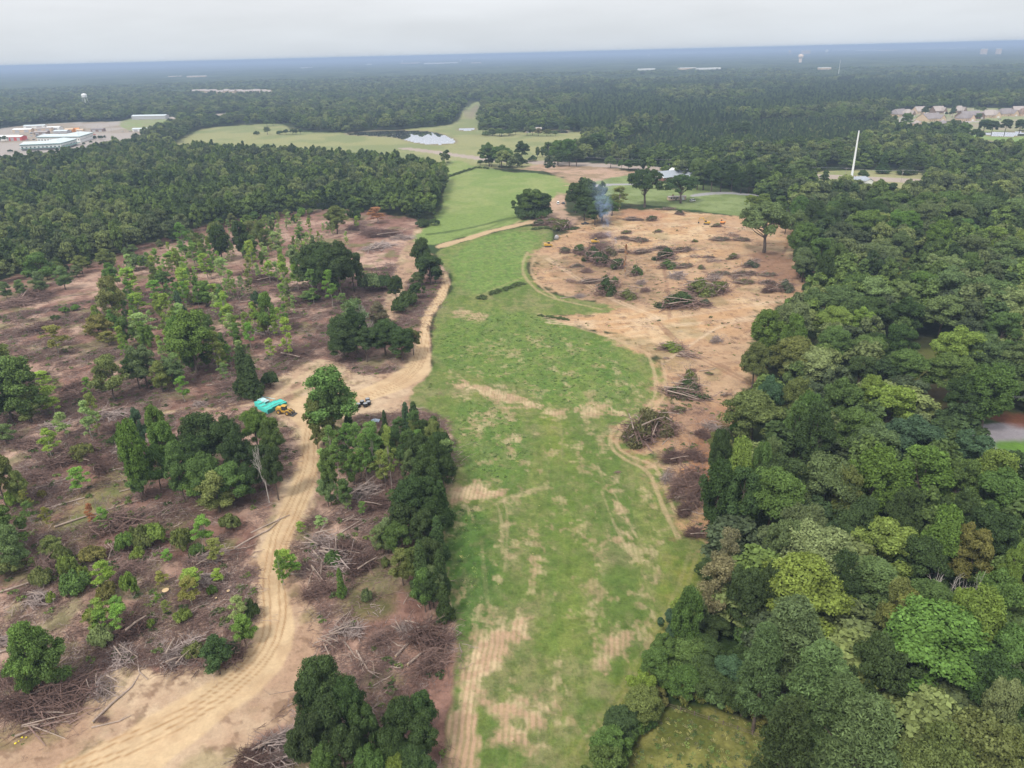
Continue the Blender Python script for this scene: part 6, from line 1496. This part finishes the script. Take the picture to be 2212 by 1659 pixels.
# stumps
for i, (x_, y_, d_) in enumerate(((1285, 320, 'wide yellow-cut stump beside a log on the lower left slash'), (1768, 320, 'small fresh stump near the road bend'), (1672, 375, 'smallest stump, just left of the road bend'))):
    q = zz([(x_, y_)], 0, 1350, 3.16)[0]; b = G(*q); o = empty('tree_stump', (b[0], b[1], TZ(b[0], b[1])), i); r = (.8, .4, .3)[i]
    m = MB(); m.tube([(0, 0, -.1), (0, 0, .15), (0, 0, .5)], [r * 1.5, r * 1.05, r], 12); m.build('bark', MAT['bark'], o); m = MB(); m.tube([(0, 0, .5), (0, 0, .53)], [r * .95, r * .93], 12); m.build('cut_top', MAT['cut'], o); reg(o, d_, '', 'stump')
# yellow marker flags/flowers at the lower left corner
for i, (x_, y_, d_) in enumerate(((195, 1408, 'yellow marker rag, right one of the pair at the lower left'), (165, 1410, 'yellow marker rag, left one of the pair at the lower left'), (115, 1455, 'yellow marker rag lowest of the group at the lower left'), (140, 1440, 'smallest yellow marker rag between the others at the lower left'))):
    q = zz([(x_, y_)], 0, 1350, 3.16)[0]; b = G(*q); m = MB(); rng = np.random.default_rng(40 + i); m.add(ICO[0] * [.22, .2, .16] * (1 if i < 3 else .7) * rng.uniform(.7, 1.3, (len(ICO[0]), 1)) + [0, 0, .15], [tuple(f_) for f_ in ICO[1]])
    if 'flag' not in MAT: P('flag', (.75, .62, .05), .6)
    o = m.build('marker_rag', MAT['flag']); o.location = (b[0], b[1], TZ(b[0], b[1])); reg(o, d_, '', 'marker', 'yellow markers at the lower left')

# ------------------------------------------------------------------ poles and wires
def util_pole(px, pyt, pyb, place, desc='wooden utility pole', arm=True, wood='pole_wood', rz=0.0, box=False):
    b = G(px, pyb); H = max(8, min(16, top_height(px, pyt, b))); o = empty('utility_pole', (b[0], b[1], TZ(b[0], b[1])), rz)
    m = MB(); m.tube([(0, 0, -.3), (0, 0, H)], [.2, .13], 8); m.build('pole', MAT[wood], o)
    if arm:
        m = MB(); m.box(0, 0, H - .6, 2.6, .14, .14); m.build('crossarm', MAT[wood], o)
        for s in (-1.1, 0, 1.1):
            m = MB(); m.tube([(s, 0, H - .53), (s, 0, H - .3)], [.07, .05], 6); m.build('insulator', MAT['white_paint'], o)
    if box:
        m = MB(); m.tube([(.4, 0, H - 3.2), (.4, 0, H - 2.1)], [.3, .3], 12); m.build('transformer', MAT['grey_paint'], o)
    reg(o, desc, place, 'utility pole'); return (b[0], b[1], H)
def wire(a, b, n, label, drop=.35, sag=1.2, r=.02):
    m = MB()
    for off in ([0] if n == 1 else [-1.1, 1.1] if n == 2 else [-1.1, 0, 1.1]):
        P_ = []
        for k in range(9):
            t = k / 8; P_.append(((a[0] + (b[0] - a[0]) * t), a[1] + (b[1] - a[1]) * t + off * .5, (a[2] + (b[2] - a[2]) * t) - drop - sag * 4 * t * (1 - t)))
        m.tube(P_, [r] * 9, 4)
    o = m.build('power_line', MAT['wire']); reg(o, label, '', 'power line', 'power line spans')
pa = util_pole(1203, 334, 357, 'on the near side of the highway beyond the upper field', 'pale utility pole'); util_pole(1218, 329, 340, 'on the far side of the highway behind the dark clump')
pb = util_pole(1446, 344, 364, 'behind the brick church', 'utility pole with wide crossarm'); pc = util_pole(1476, 347, 370, 'beside the church portico', 'bare tall utility pole', arm=False)
pd = util_pole(1946, 366, 393, 'by the highway right of the tall steel pole', box=True)
pe = util_pole(1825, 362, 384, 'just left of the tall steel pole')
wire((0, 0, 0), (0, 0, 0), 1, '') if False else None
wire(pa, pb, 2, 'power line span from the pale pole to the church'); wire(pb, (pc[0], pc[1], pc[2]), 1, 'short power line span behind the church'); wire(pc, pe, 2, 'power line span from the church towards the steel pole'); wire(pe, pd, 3, 'power line span by the highway right of the steel pole')
pl_ = G(1100, 352); wire((pl_[0], pl_[1], 10), pa, 1, 'power line span left of the pale pole')
pr_ = G(2320, 400); wire(pd, (pr_[0], pr_[1], 10), 3, 'power line span running out of the right edge')
b = G(2077, 912); o = empty('utility_pole', (b[0], b[1], TZ(b[0], b[1])), .2); m = MB(); m.tube([(0, 0, -.3), (0, 0, 10)], [.2, .14], 8); m.build('pole', MAT['pole_wood'], o); m = MB(); m.tube([(-.4, 0, 7.2), (-.4, 0, 8.5)], [.32, .32], 12); m.build('transformer', MAT['galvanised'], o)
reg(o, 'utility pole with grey transformer behind the big blue-green oak', '', 'utility pole')
b2 = G(2300, 905); wire((b[0], b[1], 10), (b2[0], b2[1], 9.5), 2, 'power line over the cul-de-sac at the right edge', r=.02)
for i, (x_, t_, y_) in enumerate(((1200, 95, 175), (1405, 90, 185), (1585, 85, 190), (150, 100, 200))):
    q = zz([(x_, t_), (x_, y_)], 0, 290, 5.82); util_pole(q[0][0], q[0][1], q[1][1], 'beyond the long low building')

# monopole
b = G(1838, 393); H = top_height(1857, 283, b)
print('monopole H', H)
H = min(max(H, 30), 70); o = empty('steel_mast', (b[0], b[1], TZ(b[0], b[1])))
m = MB(); m.tube([(0, 0, 0), (0, 0, H * .5), (0, 0, H)], [1.0, .78, .55], 16); m.build('shaft', MAT['tank_white'], o)
m = MB(); m.tube([(0, 0, H), (0, 0, H + .5)], [.62, .58], 16); m.build('cap', MAT['grey_paint'], o); m = MB(); m.tube([(0, 0, 0), (0, 0, .6)], [1.5, 1.5], 16); m.build('base', MAT['concrete'], o)
reg(o, 'tall slim white steel pole rising above the trees by the highway', '', 'mast')

# ------------------------------------------------------------------ buildings
def gable(m, L, W_, z, h, ov=.5, hip=0.0, cx=0, cy=0, rz=0, mi=0, th=.18):
    c_, s_ = math.cos(rz), math.sin(rz); l, w = L / 2 + ov, W_ / 2 + ov
    for dz, flip in ((0, 0), (-th, 1)):
        v = [(-l, -w, z), (l, -w, z), (l, w, z), (-l, w, z), (-l + hip, 0, z + h), (l - hip, 0, z + h)]
        v = [(cx + a * c_ - b_ * s_, cy + a * s_ + b_ * c_, q + dz) for a, b_, q in v]
        f = [(0, 1, 5, 4), (2, 3, 4, 5)] + ([(1, 2, 5), (3, 0, 4)] if hip > 0 else [])
        m.add(v, [q[::-1] for q in f] if flip else f, mi)
    v = []
    for dz in (0, -th): v += [(cx + a * c_ - b_ * s_, cy + a * s_ + b_ * c_, q + dz) for a, b_, q in ((-l, -w, z), (l, -w, z), (l, 0, z), (l, w, z), (-l, w, z), (-l, 0, z))]
    if hip > 0: f = [(0, 1, 7, 6), (1, 3, 9, 7), (3, 4, 10, 9), (4, 0, 6, 10)]
    else: f = [(0, 1, 7, 6), (3, 4, 10, 9)]
    m.add(v, [q[::-1] for q in f], mi)
def gable_wall(m, L, W_, H, h, cx=0, cy=0, rz=0, mi=0, hip=False):
    c_, s_ = math.cos(rz), math.sin(rz); l, w = L / 2, W_ / 2
    v = [(-l, -w, 0), (l, -w, 0), (l, w, 0), (-l, w, 0), (-l, -w, H), (l, -w, H), (l, w, H), (-l, w, H)] + ([] if hip else [(-l, 0, H + h * (1 - 0)), (l, 0, H + h)])
    v = [(cx + a * c_ - b_ * s_, cy + a * s_ + b_ * c_, q) for a, b_, q in v]
    f = [(0, 1, 5, 4), (2, 3, 7, 6)] + ([(1, 2, 6, 5), (3, 0, 4, 7)] if hip else [(1, 2, 6, 9, 5), (3, 0, 4, 8, 7)])
    m.add(v, f, mi)
def win(parent, x, y, z, w, h, rz, mat='glass', frame='white_paint', name='window'):
    m = MB(); m.box(x, y, z, w, .12, h, rz); f = m.build(name, MAT[frame], parent); m = MB(); m.box(x, y, z, w * .82, .16, h * .84, rz); m.build('pane', MAT[mat], f)
def house(px, py, L, W_, rz, roof, wall, desc, place, h=3.2, rh=3.0, hip=3.0, wing=True, cat='house', pos=None, ring=True):
    b = G(px, py) if pos is None else pos; o = empty('house', (b[0], b[1], 0), rz)
    m = MB(); gable_wall(m, L, W_, h, rh * .93, hip=hip > 0)
    if wing: gable_wall(m, W_ * .75, L * .36, h - .06, rh * .72, L * .24, -W_ * .42, PI / 2)
    m.build('wall', MAT[wall], o)
    m = MB(); gable(m, L, W_, h, rh, .5, hip)
    rf = m.build('roof', MAT[roof], o)
    if wing: m = MB(); gable(m, W_ * .75, L * .36, h + .02, rh * .78, .45, 0, L * .24, -W_ * .42, PI / 2); m.build('gable_roof', MAT[roof], o)
    m = MB(); m.box(-L * .2, W_ * .12, h + rh * .8, .9, .9, 2.0); m.build('chimney', MAT['brick'], rf)
    for k in (-.36, -.2, .02): win(o, L * k, -W_ / 2 - .02, 1.7, 1.5, 1.3, 0)
    win(o, L * .24, -W_ * .42 - W_ * .375 - .02, 1.3, 3.6, 2.3, 0, 'white_wall', name='garage_door')
    m = MB(); m.box(-L * .08, -W_ / 2 - .03, 1.05, 1.0, .1, 2.1); m.build('door', MAT['dark_paint'], o)
    reg(o, desc, place, cat); return o
HS = [(330,265,30,16,.5,'shingle_brown','grey-brown roofed house at the left end of the row'),(450,270,15,12,.2,'shingle_tan','small tan-roofed house behind the round tree'),(630,225,16,14,.1,'shingle_tan','light brown house with steep gable, left of the round tree'),(790,335,30,17,.4,'shingle_brown','large brown gabled house in the middle of the row'),(905,220,18,13,.1,'shingle_tan','reddish-tan roofed house behind the large gabled house'),
      (1225,215,15,11,.0,'shingle_tan','small pale-walled house with tan roof'),(1380,300,32,16,.2,'shingle_brown','wide dark-roofed house with a white front gable'),(1320,335,22,10,.1,'shingle_brown','low brown roof just in front of the wide dark-roofed house'),(1680,285,24,14,.0,'shingle_tan','tan-roofed house right of the pair of round trees'),(1920,260,26,15,.2,'shingle_brown','brown-roofed house near the pond'),
      (2130,225,20,13,-.2,'shingle_tan','pale house with twin gables near the right edge'),(2190,260,15,11,.1,'brick_brown','brick-fronted house at the right edge'),(590,415,11,7,.0,'shingle_tan','low tan shed on the open lawn'),(975,415,14,11,.3,'shingle_brown','brown-roofed house half behind the round trees'),(980,520,12,9,.1,'shingle_blue','small blue-grey roof nearest the wood')]
for q, t in zip(zz([(a, b_) for a, b_, *_ in HS], 2140, 240, 6.144), HS):
    house(q[0], q[1], t[2] * 1.05, t[3] * 1.35, t[4] + random.uniform(-.1, .1), t[5], random.choice(['brick_brown', 'tan_wall', 'tan_wall']), t[6], '', rh=7.5 if t[2] > 14 else 4, h=3.8, hip=0 if 'gable' in t[6] else 5)
for i, (x_, y_) in enumerate(((520, 345), (600, 310), (650, 300), (1200, 265), (1760, 260), (1790, 280), (1850, 320), (560, 330))):
    q = zz([(x_, y_)], 2140, 240, 6.144)[0]; car(q[0], q[1], random.uniform(0, 3), MAT[random.choice(['white_paint', 'grey_paint', 'white_paint'])], 'pale car', 'parked among the brown-roofed houses')
house(1855, 396, 17, 12, .1, 'shingle_blue', 'white_wall', 'grey hip-roofed house at the foot of the white steel pole', '', hip=4, rh=2.8)
house(2120, 405, 16, 9, .4, 'shingle_tan', 'brick_brown', 'tan-roofed house half hidden right of the utility pole by the highway', '', hip=0)
# brick church: two crossing gabled halls, white trim, portico gables
b = G(1452, 388); o = empty('brick_church', (b[0], b[1], 0), math.radians(28))
m = MB(); gable_wall(m, 34, 17, 4.2, 4.3); gable_wall(m, 20, 15, 4.15, 4.0, 12, -9, PI / 2); m.build('wall', MAT['brick'], o)
m = MB(); gable(m, 34, 17, 4.2, 4.6, .8); rf = m.build('roof', MAT['shingle_blue'], o)
m = MB(); gable(m, 20, 15, 4.24, 4.2, .8, 0, 12, -9, PI / 2); m.build('wing_roof', MAT['shingle_blue'], o)
for s in (-1, 1):
    m = MB(); x_ = s * 17.9
    for t in (-1, 1):
        m.tube([(x_, t * 9.4, 4.15), (x_, 0, 8.85)], [.22, .22], 4)
    m.build('gable_trim', MAT['white_paint'], o)
m = MB()
for t in (-1, 1): m.tube([(12 + t * 8.4, -19.9, 4.15), (12, -19.9, 8.5)], [.22, .22], 4)
m.build('gable_trim', MAT['white_paint'], o)
for k in range(6): win(o, -14 + k * 3.6, -8.55, 2.2, 1.2, 2.2, 0)
for k in (-4, 0, 4): win(o, 12 + k, -19.05, 2.2, 1.2, 2.4, 0)
m = MB(); m.box(-17.2 - 3, 0, 1.6, 5, 4, .2); 
for sx in (-1, 1):
    for sy in (-1, 1): m.tube([(-20 + sx * 2.2, sy * 1.8, 0), (-20 + sx * 2.2, sy * 1.8, 3.4)], [.18, .18], 8)
pr = m.build('porch', MAT['white_paint'], o); m = MB(); gable(m, 5, 4, 3.4, 1.2, .3, 0, -20, 0, 0); m.build('porch_roof', MAT['white_paint'], pr)
m = MB(); gable_wall(m, 5, 6, 7, 1.8, 8, 8, PI / 2); gable_wall(m, 5, 6, 7, 1.8, 14.5, 8, PI / 2); m.build('twin_gable', MAT['brick'], o)
m = MB(); gable(m, 5, 6, 7, 2.0, .5, 0, 8, 8, PI / 2); gable(m, 5, 6, 7, 2.0, .5, 0, 14.5, 8, PI / 2); m.build('twin_gable_roof', MAT['white_paint'], o)
reg(o, 'brick church with grey-blue roof and white gable trim behind two oaks', '', 'church')
# white trailer and low shed beside it
car(1496, 434, .5, MAT['white_paint'], 'white van right of the oak in front of the church', '', 'van', 'van')
house(1461, 431, 14, 5, .1, 'shingle_tan', 'tan_wall', 'long low beige trailer in front of the church', '', h=2.6, rh=.5, hip=0, wing=False, cat='trailer')

# long low building at the left: bent ribbon with deep roof, white wall and windows
def ribbon(name, pts, depth, h, roof, wall, desc, nwin=9, canopy=True):
    P_ = [G(*q)[:2] for q in pts]; c0 = P_[0]; o = empty(name, (c0[0], c0[1], 0))
    Q = []
    for i, p in enumerate(P_):
        a = P_[min(i + 1, len(P_) - 1)] - P_[max(i - 1, 0)]; a = a / np.linalg.norm(a); nrm = np.array([-a[1], a[0]]); Q.append(p + nrm * depth)
    n = len(P_)
    def ring(z, off): 
        f_ = []; b_ = []
        for p, q in zip(P_, Q):
            nr_ = (q - p) / depth; f_.append((*(p - nr_ * off - c0), z)); b_.append((*(q + nr_ * off - c0), z))
        return f_ + b_[::-1]
    m = MB(); lo_, hi_ = ring(0, 0), ring(h, 0); k = len(lo_); m.add(lo_ + hi_, [(i, (i + 1) % k, (i + 1) % k + k, i + k) for i in range(k)]); m.build('wall', MAT[wall], o)
    m = MB(); e0, e1 = ring(h - .2, 1.4), ring(h + .7, 1.4); m.add(e0 + e1, [(i, (i + 1) % k, (i + 1) % k + k, i + k) for i in range(k)] + [tuple(reversed(range(k)))]); m.build('fascia', MAT['green_trim'], o)
    m = MB(); fr = [(*(p - (q - p) / depth * 1.4 - c0), h + .72) for p, q in zip(P_, Q)]; rg = [(*((p + q) / 2 - c0), h + 3.2) for p, q in zip(P_, Q)]; bk = [(*(q + (q - p) / depth * 1.4 - c0), h + .72) for p, q in zip(P_, Q)]
    v = fr + rg + bk; f = []
    for i in range(n - 1): f += [(i, i + 1, n + i + 1, n + i), (n + i, n + i + 1, 2 * n + i + 1, 2 * n + i)]
    f += [(0, n, 2 * n), (n - 1, 3 * n - 1, 2 * n - 1)]
    m.add(v, f); m.build('roof', MAT[roof], o)
    for i in range(n - 1):
        a, b_ = P_[i], P_[i + 1]; L = np.linalg.norm(b_ - a); ang = math.atan2(*(b_ - a)[::-1]); nrm = np.array([math.sin(ang), -math.cos(ang)])
        kk = max(2, int(L / 5))
        for j in range(kk):
            p = a + (b_ - a) * (j + .5) / kk - c0 + nrm * .05; win(o, p[0], p[1], h * .52, 2.6, 2.0, ang)
        if canopy:
            m = MB(); pm = (a + b_) / 2 - c0 + nrm * 3.2; m.box(pm[0], pm[1], 3.1, L, 5.5, .35, ang); m.build('canopy', MAT['green_trim'], o)
    reg(o, desc, '', 'building'); return o
def zq(L): return zz(L, 0, 290, 5.82)
ribbon('long_building', [q[:2] for q in zq([(300, 455), (880, 430), (1035, 385), (1100, 365)])], 34, 7.5, 'metal_roof', 'white_wall', 'long white two-part building with grey metal roof, nearest the left wood')
ribbon('long_building', [q[:2] for q in zq([(545, 345), (1150, 340), (1300, 290), (1335, 280)])], 34, 8.5, 'metal_roof', 'white_wall', 'long bent building with blue-green eaves behind the first one', canopy=False)
def shed(px, py, L, W_, H, rz, wall, roof, desc, rh=1.5, cat='building', doors=2):
    b = G(px, py); o = empty('shed_building', (b[0], b[1], 0), rz)
    m = MB(); gable_wall(m, L, W_, H, rh * .95); m.build('wall', MAT[wall], o); m = MB(); gable(m, L, W_, H, rh + .12, .4); m.build('roof', MAT[roof], o)
    for k in range(doors): m = MB(); m.box(-L / 2 + L * (k + .5) / doors, -W_ / 2 - .05, H * .4, L / doors * .5, .12, H * .75); m.build('door', MAT['grey_paint'], o)
    reg(o, desc, '', cat); return o
SH = [(120,300,40,22,6,0,'white_wall','tank_white','wide white store at the left edge'),(265,305,20,16,6,0,'red_wall','tank_white','bright red-fronted store left of the long buildings'),(340,190,32,12,5,.05,'tan_wall','tank_white','long pale shed among the far yards'),(510,135,38,12,5,.1,'white_wall','metal_roof','farthest long white shed behind the yards'),(640,175,26,14,5,.2,'tan_wall','shingle_tan','tan workshop in the crowded yard'),(780,160,24,14,5,0,'white_wall','tank_white','white workshop in the crowded yard'),
      (600,220,22,12,4,.1,'brick_brown','shingle_tan','brown-roofed shop just behind the long building'),(880,205,24,10,4,0,'grey_paint','metal_roof','grey shed left of the orange yard'),(1000,190,14,9,5,0,'orange_paint','tan_wall','orange shed in the equipment yard'),(1080,175,13,8,4,.2,'orange_paint','orange_paint','smaller orange shed, right in the equipment yard'),(1150,190,12,8,4,0,'tan_wall','tan_wall','tan hut at the right of the equipment yard'),
      (2000,175,24,12,4,.1,'white_wall','metal_roof','pale-roofed barn on the far lawn'),(1400,180,22,9,4,0,'brick_brown','shingle_brown','low dark house between two utility poles')]
for q, t in zip(zq([(a, b_) for a, b_, *_ in SH]), SH): shed(q[0], q[1], t[2], t[3], t[4], t[5], t[6], t[7], t[8])
VC = ['white_paint', 'white_wall', 'tan_wall', 'dark_paint', 'grey_paint', 'red_wall', 'bright_blue']; VN = ['white', 'off-white', 'tan', 'dark', 'grey', 'red', 'light blue']
for i in range(46):
    x_, y_ = random.uniform(440, 1250), random.uniform(170, 262)
    q = zq([(x_, y_)])[0]; car(q[0], q[1], random.uniform(0, 3), MAT[VC[i % 7]], VN[i % 7] + ' ' + ('car', 'van', 'pickup')[i % 3], 'in the crowded yard behind the long building', ('car', 'van', 'pickup')[i % 3], 'vehicle')
for i, (x_, y_, d_) in enumerate(((1560, 350, 'lone white car on the grey car park'), (1345, 230, 'red car beside the far utility poles'), (1745, 185, 'white car on the far lawn'), (1850, 182, 'white car right on the far lawn'), (395, 305, 'grey car by the red store'), (480, 300, 'dark car at the corner of the long building'))):
    q = zq([(x_, y_)])[0]; car(q[0], q[1], .3 * i, MAT[['white_paint', 'red_wall', 'white_paint', 'white_paint', 'grey_paint', 'dark_paint'][i]], d_, '')
# two long pale barns in the woods beyond
for i, (x_, y_, L, d_) in enumerate(((970, 543, 95, 'very long pale roof seen through the trees above the yards'), (1270, 560, 40, 'shorter pale roof right of the very long one'))):
    q = zz([(x_, y_ + 12)], 0, 80, 2.6333)[0]; shed(q[0], q[1], L * .8, 16, 7, -.12, 'grey_paint', 'metal_roof', d_, 2)
# white farm buildings right of the pond
for i, (x_, y_, L, d_) in enumerate(((1240, 640, 26, 'pale tan farmhouse among bushes on the far pasture'),)):
    q = zz([(x_, y_)], 830, 80, 2.6333)[0]; shed(q[0], q[1], L, 12, 5, 0, 'tan_wall', 'shingle_tan', d_, 2)
# white-roofed housing estate in the far woods
for i in range(13):
    x_ = 1270 + i * 38 + random.uniform(-8, 8); q = zz([(x_, 398 + random.uniform(0, 10) + 9)], 0, 80, 2.6333)[0]; b = G(*q)
    o = empty('house', (b[0], b[1], 0), random.uniform(-.4, .4)); m = MB(); gable_wall(m, 22, 14, 17, 5); m.build('wall', MAT['tan_wall'], o); m = MB(); gable(m, 22, 14, 17, 5.4, .6); m.build('roof', MAT['shingle_tan'], o)
    reg(o, 'pale-roofed house', 'of the estate above the far left woods', 'house')
# ------------------------------------------------------------------ far things
def water_tower(px, pyt, H, Rt, kind, mat, desc):
    d = G(px, pyt, H); o = empty('water_tower', (d[0], d[1], 0)); n = 20
    if kind == 'legs':
        m = MB(); m.tube([(0, 0, H - Rt * 1.7), (0, 0, H - Rt * 1.35), (0, 0, H - Rt * .5), (0, 0, H - Rt * .15), (0, 0, H)], [Rt * .3, Rt * .95, Rt, Rt * .75, Rt * .1], n); m.build('tank', MAT[mat], o)
        for k in range(5):
            a = k * 2 * PI / 5; m = MB(); m.tube([(Rt * 1.25 * math.cos(a), Rt * 1.25 * math.sin(a), 0), (Rt * .9 * math.cos(a), Rt * .9 * math.sin(a), H - Rt * 1.1)], [.32, .28], 6); m.build('leg', MAT[mat], o)
        m = MB(); m.tube([(0, 0, 0), (0, 0, H - Rt * 1.6)], [.6, .6], 8); m.build('riser', MAT[mat], o)
    else:
        m = MB(); m.tube([(0, 0, 0), (0, 0, H * .5), (0, 0, H * .6)], [Rt * .62, Rt * .55, Rt * .6], n); m.build('stem', MAT[mat], o)
        m = MB(); m.tube([(0, 0, H * .58), (0, 0, H * .70), (0, 0, H * .86), (0, 0, H * .95), (0, 0, H)], [Rt * .6, Rt, Rt, Rt * .75, Rt * .15], n); m.build('tank', MAT[mat], o)
    reg(o, desc, '', 'water tower'); return o
k_ = .8848
water_tower(204 * k_, 228 * k_, 38, 7, 'legs', 'tank_white', 'white water tower on thin legs above the far left woods')
water_tower(1956 * k_, 132 * k_, 62, 17, 'bulb', 'tank_tan', 'large tan water tower on a thick stem, upper right')
water_tower(1124 * k_, 143 * k_, 52, 9, 'bulb', 'tank_white', 'small pale water tower beside the long white warehouse')
water_tower(2020 * k_, 115 * k_, 66, 17, 'legs', 'tank_white', 'faint white water tower near the skyline, right of the tan one')
water_tower(1930 * k_, 115 * k_, 66, 13, 'legs', 'tank_tan', 'faint tan water tower near the skyline, left of the square block')
water_tower(1585 * k_, 124 * k_, 50, 10, 'bulb', 'tank_white', 'faint pale water tower on the skyline near the middle right')
water_tower(982 * k_, 143 * k_, 50, 9, 'bulb', 'tank_white', 'tiny pale water tower left of the long white warehouse')
def far_block(px0, px1, pyt, H, D, mat, desc, cat='warehouse'):
    a, b_ = G(px0 * k_, pyt * k_, H), G(px1 * k_, (pyt - .0252 * (px1 - px0)) * k_, H); L = np.linalg.norm((b_ - a)[:2]); c = (a + b_) / 2
    an = math.atan2(b_[1] - a[1], b_[0] - a[0]); o = empty('warehouse' if cat == 'warehouse' else 'tower_block', (c[0], c[1], 0), an)
    m = MB(); m.box(0, D / 2, H * .47, L, D, H * .94); m.build('wall', MAT[mat], o); m = MB(); m.box(0, D / 2, H * .97, L * 1.01, D * 1.01, H * .06); m.build('roof', MAT['tank_white'], o)
    reg(o, desc, '', cat)
far_block(1035, 1118, 154, 26, 120, 'white_wall', 'longest white warehouse in the far middle distance'); far_block(978, 1026, 153.5, 24, 60, 'tan_wall', 'low pale works left of the longest warehouse'); far_block(1150, 1175, 153, 22, 60, 'tan_wall', 'tan warehouse right of the longest one')
far_block(895, 906, 156, 24, 40, 'white_wall', 'tiny white block far left of the warehouses'); far_block(1142, 1162, 137.5, 26, 100, 'white_wall', 'white sliver of a warehouse on the skyline, middle'); far_block(1174, 1200, 136.5, 26, 100, 'white_wall', 'second white sliver on the skyline, middle')
far_block(1373, 1396, 134.5, 26, 100, 'white_wall', 'pale warehouse near the skyline left of the right-hand town'); far_block(1642, 1704, 124.5, 26, 200, 'white_wall', 'long white roof on the skyline, middle right')
far_block(1960, 1980, 117, 62, 60, 'tan_wall', 'square tan block near the skyline, upper right', 'tower block')
far_block(2040, 2090, 121.5, 26, 150, 'white_wall', 'long pale roofs near the skyline, upper right'); far_block(2100, 2140, 122, 26, 150, 'white_wall', 'second of the long pale roofs near the skyline, upper right'); far_block(2155, 2190, 122, 26, 150, 'tan_wall', 'tan roof beside the long pale roofs near the skyline')
far_block(2255, 2300, 117.5, 26, 200, 'white_wall', 'bright white warehouse near the skyline at the right'); far_block(2320, 2360, 117, 26, 200, 'white_wall', 'rightmost bright warehouse near the skyline')
far_block(1660, 1700, 166, 20, 50, 'tan_wall', 'pale low shops among the woods, middle right'); far_block(1705, 1760, 166.5, 20, 50, 'white_wall', 'brighter low shops among the woods, middle right'); far_block(2005, 2030, 165, 20, 40, 'tan_wall', 'pale building beside the thin far mast')
far_block(1560, 1600, 168, 20, 40, 'white_wall', 'small white building left of the low shops in the woods')
far_block(2402, 2412, 119, 55, 40, 'tan_wall', 'left pale silo block near the right skyline', 'silo'); far_block(2440, 2447, 118.5, 55, 40, 'tan_wall', 'right pale silo block near the right skyline', 'silo')
far_block(410, 440, 186, 18, 40, 'tan_wall', 'faint estate roofs in the far left haze'); far_block(455, 500, 185.5, 18, 40, 'tan_wall', 'faint longer roofs in the far left haze'); far_block(735, 760, 165, 20, 60, 'white_wall', 'faint pale building far left near the skyline')
d = G(2052 * k_, 146 * k_, 60); m = MB(); m.tube([(0, 0, 0), (0, 0, 60)], [.9, .5], 8); o = m.build('radio_mast', MAT['tank_white']); o.location = (d[0], d[1], 0); reg(o, 'thin pale mast in the far woods right of the tan water tower', '', 'mast')
# fence along the rough grass patch at the bottom right
a, b = G(1440, 1528), G(1690, 1612); L = np.linalg.norm((b - a)[:2]); n = 9; an = math.atan2(b[1] - a[1], b[0] - a[0]); o = empty('post_fence', (a[0], a[1], TZ(a[0], a[1])), an)
for i in range(n): m = MB(); m.box(L * i / (n - 1), 0, .55, .14, .14, 1.3); m.build('post', MAT['fence_wood'], o)
m = MB()
for z_ in (.5, 1.0): m.tube([(0, -.1, z_), (L, -.1, z_)], [.035, .035], 4)
m.build('rail', MAT['fence_wood'], o); reg(o, 'dark post and rail fence along the far side of the rough grass', '', 'fence')
# ------------------------------------------------------------------ labels: each description + place made to single one thing out
ORD = {2: ['leftmost', 'rightmost'], 3: ['leftmost', 'middle', 'rightmost']}
NUM = ['first', 'second', 'third', 'fourth', 'fifth', 'sixth', 'seventh', 'eighth', 'ninth', 'tenth', 'eleventh', 'twelfth']
sets = {}
for o, d_, p_, g_ in REG: sets.setdefault((d_, p_), []).append((o, g_))
def size_of(o):
    s_ = max([max(c.scale) for c in o.children] or [1]); return s_ / max(1.0, math.hypot(o.location[0], o.location[1]))
sets2 = []
for (d_, p_), L in sets.items():
    if len(L) > 8:
        L.sort(key=lambda q: -size_of(q[0])); h_ = len(L) // 2
        if len(L) > 20: sets2 += [('large ' + d_, p_, L[:len(L) // 3]), ('medium ' + d_, p_, L[len(L) // 3:2 * len(L) // 3]), ('small ' + d_, p_, L[2 * len(L) // 3:])]
        else: sets2 += [('larger ' + d_, p_, L[:h_]), ('smaller ' + d_, p_, L[h_:])]
    else: sets2.append((d_, p_, L))
for d_, p_, L in sets2:
    base = (d_ + ' ' + p_).strip()
    L.sort(key=lambda q: proj(q[0].location)[0])
    for i, (o, g_) in enumerate(L):
        if len(L) == 1: o['label'] = base
        elif len(L) <= 12: o['label'] = (ORD[len(L)][i] if len(L) in ORD else 'leftmost' if i == 0 else 'rightmost' if i == len(L) - 1 else NUM[i] + ' from left') + ' ' + base
        else: o['label'] = base; o['group'] = L[0][1] or (base + ', group')
        if len(o['label'].replace('-', ' ').split()) > 16: print('LONG', o['label'])
for o, d_, p_, g_ in REG:
    if g_ and 'group' not in o: o['group'] = g_
    elif 'group' not in o:
        n_same = len(sets[(d_, p_)])
        if n_same > 1: o['group'] = (d_ + ' ' + p_).strip()

# ------------------------------------------------------------------ haze
hz = MB(); HB = 46500.0
hz.box(0, 0, (116 - 1.5) / 2, 2 * HB, 2 * HB, 116 + 1.5)
mh, n_, l_ = new_mat('haze')
oo = n_.new('ShaderNodeOutputMaterial'); pv = n_.new('ShaderNodeVolumePrincipled')
pv.inputs['Color'].default_value = (.43, .56, .78, 1); pv.inputs['Density'].default_value = 1.65e-4; pv.inputs['Anisotropy'].default_value = 0.0
l_.new(pv.outputs[0], oo.inputs['Volume'])
ho = hz.build('haze', mh); tag(ho, 'thin blue haze lying over the whole country', 'haze', None, 'stuff')
